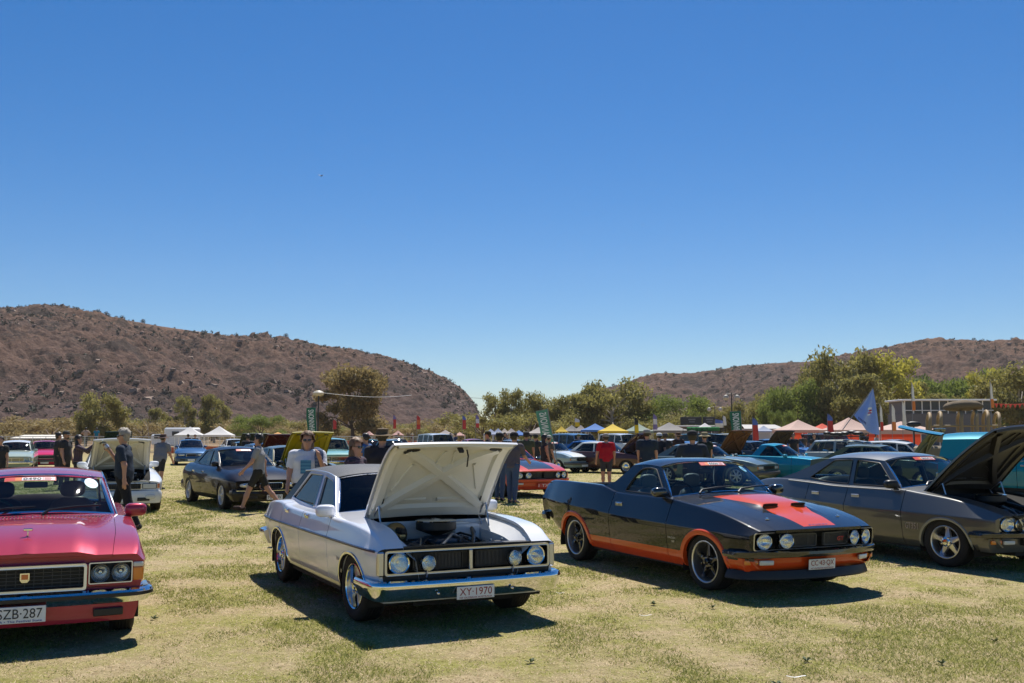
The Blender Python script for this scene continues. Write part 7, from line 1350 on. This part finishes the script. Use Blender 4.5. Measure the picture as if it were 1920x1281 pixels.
# blue flag on a raked pole above the wagon
D = 38.0; A = np.array(at(1580, D, 806)); B = np.array(at(1637, D, 728)); o = root('blue_flag', (A[0], A[1], A[2]), 0, 'large blue flag with white and red emblem hanging from a raked pole', 'flag'); b_ = B-A
mb = MB(); mb.tube([(0, 0, 0), tuple(b_)], [.018, .012], 6); mb.build('pole', M_POLE, o)
q0 = np.array(at(1603, D, 784))-A; q1 = np.array(at(1650, D, 812))-A; q2 = np.array(at(1626, D, 812))-A; G = []
for t in np.linspace(0, 1, 14):
    l = b_*(1-t)+q0*t; rgt = b_*(1-t)+q1*t; G.append([l+(rgt-l)*k+np.array([0, .10*math.sin(k*11+t*2)*t, -(.25*t*(1-k)*0)+(.16*k-.10)*t*t*(-1) + (-.55*t*t*k*(1-k)*1.6)]) for k in np.linspace(0, 1, 16)])
mb = MB(); mb.grid(np.array(G)); mb.build('cloth', mat('flag_royal_blue', (.28, .40, .78), .75, 0, .1), o)
c0 = np.array(at(1630, D-.25, 772))-A; 
for k, (dx, dz, wx, wz, m_) in enumerate([(.02, .12, .16, .10, M_WHITE), (.05, .0, .10, .14, M_WHITE), (.03, .04, .12, .07, None), (.0, -.05, .16, .06, None), (-.04, -.12, .12, .06, M_WHITE)]):
    mb = MB(); mb.plate(rpoly([(-wx/2, -wz/2), (wx/2, -wz/4), (wx/2.4, wz/2), (-wx/3, wz/3)], .02), [], lambda x, z: tuple(c0+np.array([dx+x, -.01*k, dz+z]))); mb.build('emblem', m_ or mat('emblem_red', (.45, .03, .06), .7), o)
c1 = np.array(at(1617, D-.22, 788))-A
for k in range(6):
    p_ = c1+np.array([-.13+.05*k, 0, .08-.038*k]); mb = MB(); mb.plate([(-.018, -.05), (.018, -.06), (.018, .04), (-.018, .05)], [], lambda x, z: tuple(p_+np.array([x, 0, z]))); mb.build('flag_print', mat('emblem_navy', (.05, .08, .28), .7), o)
def lamp_post(u, D, vt, label, two=False):
    z = CAMH+(HOR-vt)/FPX*D; o = root('lamp_post', (gx(u, D), D, 0), 0, label, 'lamp'); mb = MB(); mb.tube([(0, 0, -.1), (0, 0, z)], [.07, .045], 8); mb.build('pole', M_BLACK, o); s = D/75
    for dx in ((-.42*s, .42*s) if two else (0,)):
        mb = MB()
        if two: mb.lathe([(.02, -.28), (.2, -.24), (.27, -.05), (.2, .15), (.02, .22)], (dx, 0, z-.4), 'z', 16); mb.tube([(0, 0, z-.05), (dx, 0, z-.15)], .02, 5)
        else: mb.lathe([(.10, -.26), (.36, -.20), (.42, -.05), (.33, .06), (.12, .14), (.01, .16)], (0, 0, z-.05), 'z', 20)
        mb.build('lamp_shade', mat('lamp_shade_white', (.46, .41, .33), .5), o)
lamp_post(596, 75, 735, 'lamp post with broad white shade beside the left green banner'); lamp_post(1373, 90, 737, 'double globe lamp post above the right green banner', True); lamp_post(1341, 130, 762, 'far double globe lamp post left of the nearer one', True); lamp_post(1017, 90, 790, 'thin post with small lamp beside the mirrored green banner')
mb = MB(); P0_, P1_ = np.array(at(608, 75, 737)), np.array(at(772, 100, 741)); mb.tube([P0_+(P1_-P0_)*t-np.array([0, 0, .25*math.sin(t*math.pi)]) for t in np.linspace(0, 1, 14)], .014, 5); tag(mb.build('cable', M_WHITE), 'pale cable strung from the left lamp post past the dusty tree', 'cable')
mb = MB(); P0_, P1_ = np.array(at(870, 160, 745)), np.array(at(1130, 160, 748)); mb.tube([P0_+(P1_-P0_)*t-np.array([0, 0, .4*math.sin(t*math.pi)]) for t in np.linspace(0, 1, 14)], .03, 5); tag(mb.build('cable', M_POLE), 'thin grey power line across the gap between the hills', 'cable')
# ------------------------------------------------------------------ buildings and fences
M_CREAMW = mat('cream_cladding', (.62, .58, .50), .7); M_GREYW = mat('grey_cladding', (.15, .14, .13), .7); M_DPANE = mat('dark_pane', (.035, .035, .04), .25, 0, .3)
D = 105.0; X0, X1 = gx(1698, D), gx(1864, D); zt, zb = CAMH+(HOR-752)/FPX*D, CAMH+(HOR-776)/FPX*D; o = root('spectator_stand', ((X0+X1)/2, D, 0), R(-2), 'white framed spectator stand with a row of dark panes at right', 'building'); hw = (X1-X0)/2
mb = MB(); mb.box((0, 2.6, zb/2), (2*hw, 5, zb)); mb.build('wall', M_GREYW, o); mb = MB(); mb.box((0, 2.5, zt+.08), (2*hw+.5, 5.6, .18), .03); mb.build('roof', M_WHITE, o); mb = MB(); mb.box((0, 2.6, (zt+zb)/2), (2*hw-.2, 4.6, zt-zb)); mb.build('gallery', M_GREYW, o)
for i in range(10):
    x = -hw+.15+(2*hw-.3)*(i+.5)/10; w_ = (2*hw-.3)/10; mb = MB(); mb.box((x, .26, (zt+zb)/2), (w_-.12, .04, zt-zb-.16)); f = mb.build('pane', M_DPANE, o); mb = MB(); mb.box((x-w_/2, .22, (zt+zb)/2), (.09, .10, zt-zb)); mb.build('mullion', M_WHITE, o)
mb = MB(); mb.box((0, .1, zb+.35), (2*hw, .06, .07)); mb.build('hand_rail', M_WHITE, o)
D = 125.0; X0, X1 = gx(1276, D), gx(1340, D); z1, z0 = CAMH+(HOR-782)/FPX*D, CAMH+(HOR-797)/FPX*D; o = root('stage', ((X0+X1)/2, D, 0), 0, 'stage with two black sign boards behind the green high wagon', 'stage'); hw = (X1-X0)/2
for a, b in ((-hw, .25*hw), (.32*hw, hw)):
    mb = MB(); mb.box(((a+b)/2, 0, (z0+z1)/2), (b-a, .1, z1-z0), .02); s_ = mb.build('sign_board', M_BLACK, o); mb = MB()
    mb.box(((a+b)/2+.1, -.06, (z0+z1)/2+.18), (.9, .02, .18)); mb.box(((a+b)/2+.1, -.06, (z0+z1)/2-.12), (.7, .02, .12)); mb.build('board_print', M_GREYW, s_)
mb = MB(); mb.box((0, .6, z0-.15), (2*hw+1.5, 3, .16), .03); mb.build('roof', M_WHITE, o); mb = MB(); mb.box((0, .8, (z0-.2)/2), (2*hw+.8, 2, z0-.25)); mb.build('wall', M_GREYW, o)
def shed(u0, u1, D, vt, ve, label, roofm, wallm, name='shed', dpt=6.0):
    X0, X1 = gx(u0, D), gx(u1, D); hw = (X1-X0)/2; zt, ze = CAMH+(HOR-vt)/FPX*D, CAMH+(HOR-ve)/FPX*D; o = root(name, ((X0+X1)/2, D, 0), 0, label, 'building')
    mb = MB(); mb.add([(-hw, -.3, ze), (hw, -.3, ze), (hw-.4, dpt/2, zt), (-hw+.4, dpt/2, zt), (-hw, dpt+.3, ze), (hw, dpt+.3, ze)], [(0, 1, 2, 3), (3, 2, 5, 4)]); mb.add([(-hw, -.3, ze-.12), (hw, -.3, ze-.12), (hw, -.3, ze), (-hw, -.3, ze)], [(0, 1, 2, 3)]); mb.build('roof', roofm, o, smooth=False)
    return o, hw, ze
o, hw, ze = shed(22, 121, 108, 815.5, 821.5, 'long low open shelter with cream roof at far left', M_CREAMW, M_GREYW, 'shelter', 4)
for i in range(5):
    for y in (0, 4): mb = MB(); mb.tube([(-hw+.3+i*(2*hw-.6)/4, y, 0), (-hw+.3+i*(2*hw-.6)/4, y, ze)], .05, 6); mb.build('post', M_POLE, o)
o, hw, ze = shed(1395, 1472, 118, 796, 804, 'grey roofed shed left of the peach marquees', mat('shed_roof', (.32, .30, .28), .6), M_GREYW, 'shed')
mb = MB(); mb.box((0, 3, ze/2), (2*hw-.4, 5.6, ze-.02)); mb.build('wall', M_CREAMW, o)
# caravan
D = 100.0; o = root('caravan', (gx(333, D), D, 0), R(-4), 'white caravan behind the left white marquee', 'caravan'); zt = CAMH+(HOR-802)/FPX*D
mb = MB(); mb.box((.5, 0, (zt+.5)/2), (3.0, 2.0, zt-.5), .15); mb.build('body', M_WHITE, o); mb = MB(); mb.box((-1.6, 0, 1.15), (1.5, 1.9, 1.1), .15); mb.build('cab', M_WHITE, o)
for x, w_, z in ((.2, .7, 1.75), (1.3, .6, 1.75), (-1.5, .9, 1.45)): mb = MB(); mb.box((x, -1.0, z), (w_, .05, .42)); mb.build('window', M_DPANE, o)
for x in (-1.5, 1.1):
    for sg in (-1, 1): make_wheel(o, x, sg*.85, sg, .36, .22, W_CAP, nb=16)
# mesh fences
def mesh_fence(u0, u1, D, vt, label, n, col=M_SATIN):
    X0, X1 = gx(u0, D), gx(u1, D); h = CAMH+(HOR-vt)/FPX*D; o = root('mesh_fence', (X0, D, 0), 0, label, 'fence'); L = X1-X0
    for i in range(n+1): mb = MB(); mb.tube([(L*i/n, 0, -.05), (L*i/n, 0, h)], .028, 5); mb.build('post', col, o)
    for z in (.12, h-.02): mb = MB(); mb.tube([(0, 0, z), (L, 0, z)], .024, 5); mb.build('rail', col, o)
    mb = MB(); k = int(L/.22)
    for i in range(k): x = L*i/k; mb.add([(x-.006, .01, .1), (x+.006, .01, .1), (x+.006, .01, h), (x-.006, .01, h)], [(0, 1, 2, 3)])
    for j in range(9): z = .15+(h-.2)*j/8; mb.add([(0, .012, z-.006), (L, .012, z-.006), (L, .012, z+.006), (0, .012, z+.006)], [(0, 1, 2, 3)])
    w_ = mb.build('mesh', col, o, smooth=False); w_['kind'] = 'stuff'
mesh_fence(-60, 330, 88, 818, 'grey wire mesh fence across the field at far left', 16); mesh_fence(335, 800, 84, 818, 'grey wire mesh fence across the field behind the plum sedan', 18)
def barrier(u0, u1, D, vt, vb, label):
    X0, X1 = gx(u0, D), gx(u1, D); z1, z0 = CAMH+(HOR-vt)/FPX*D, max(.05, CAMH+(HOR-vb)/FPX*D); o = root('safety_barrier', (X0, D, 0), 0, label, 'barrier'); L = X1-X0; n = max(2, int(L/2.4))
    for i in range(n):
        mb = MB(); G = [[(L*(i+t)/n, .06*math.sin(t*9+i), z-.07*math.sin(t*math.pi)*(z-z0)) for z in np.linspace(z0, z1, 4)] for t in np.linspace(.01, .99, 8)]; mb.grid(np.array(G)); mb.build('barrier_panel', mat('barrier_orange', (.60, .13, .05), .7, 0, .25, 3), o)
        mb = MB(); mb.tube([(L*i/n, 0, -.05), (L*i/n, 0, z1+.1)], .03, 5); mb.build('post', M_POLE, o)
barrier(290, 345, 80, 838, 850, 'orange safety barrier left of the white marquees'); barrier(378, 560, 76, 836, 852, 'orange safety barrier behind the plum sedan'); barrier(640, 920, 100, 826, 834, 'far orange safety barrier behind the camouflage hat'); barrier(10, 60, 95, 828, 840, 'orange safety barrier by the pale green wagon')
# bunting at right
D = 60.0; A, B = np.array(at(1864, D, 757)), np.array(at(1960, D, 751)); o = root('bunting', tuple(A), 0, 'string of small red pennants at the right edge', 'bunting'); b_ = B-A
mb = MB(); mb.tube([b_*t-np.array([0, 0, .12*math.sin(t*math.pi)]) for t in np.linspace(0, 1, 12)], .012, 4); mb.build('cord', M_STICKR, o)
for i in range(11):
    t = (i+.5)/11; p = b_*t-np.array([0, 0, .12*math.sin(t*math.pi)]); mb = MB(); mb.add([p+np.array([-.1, 0, 0]), p+np.array([.1, 0, 0]), p+np.array([0, .03, -.26])], [(0, 1, 2)]); mb.build('pennant', M_STICKR, o, smooth=False)
mb = MB(); mb.tube([(b_[0], b_[1], -A[2]), tuple(b_)], .03, 5); mb.build('post', M_POLE, o)
# birds
for u, v, D, lab in ((602, 330, 55, 'small dark bird high in the sky at left'), (1205, 421, 90, 'tiny dark bird in the middle of the sky')):
    p = at(u, D, v); mb = MB(); mb.ell((0, 0, 0), (.18, .05, .045), 7, 10)
    for sg in (-1, 1): mb.add([(.05, sg*.02, .01), (-.05, sg*.02, .01), (-.07, sg*.16, .05), (.02, sg*.15, .06), (-.03, sg*.24, .02)], [(0, 1, 2, 3), (3, 2, 4)])
    mb.add([(-.08, 0, 0), (-.17, .03, 0), (-.17, -.03, 0)], [(0, 1, 2)]); o = mb.build('bird', M_BLACK); o.location = p; o.rotation_euler = (R(10), 0, R(60)); tag(o, lab, 'bird')

# ------------------------------------------------------------------ dusty air over the field
mb = MB(); mb.box((0, 440, 76), (2600, 1000, 160)); hz = mb.build('haze', None, smooth=False); hz.data.materials.clear()
m, nt, b = _new('haze'); nt.nodes.remove(b); pv = N(nt, 'VolumePrincipled'); pv.inputs['Color'].default_value = (.80, .76, .72, 1); pv.inputs['Density'].default_value = .00013; pv.inputs['Anisotropy'].default_value = .25
nt.links.new(pv.outputs[0], nt.nodes['Material Output'].inputs['Volume']); hz.data.materials.append(m); tag(hz, 'thin dusty air over the whole showground', 'haze', None, 'stuff')
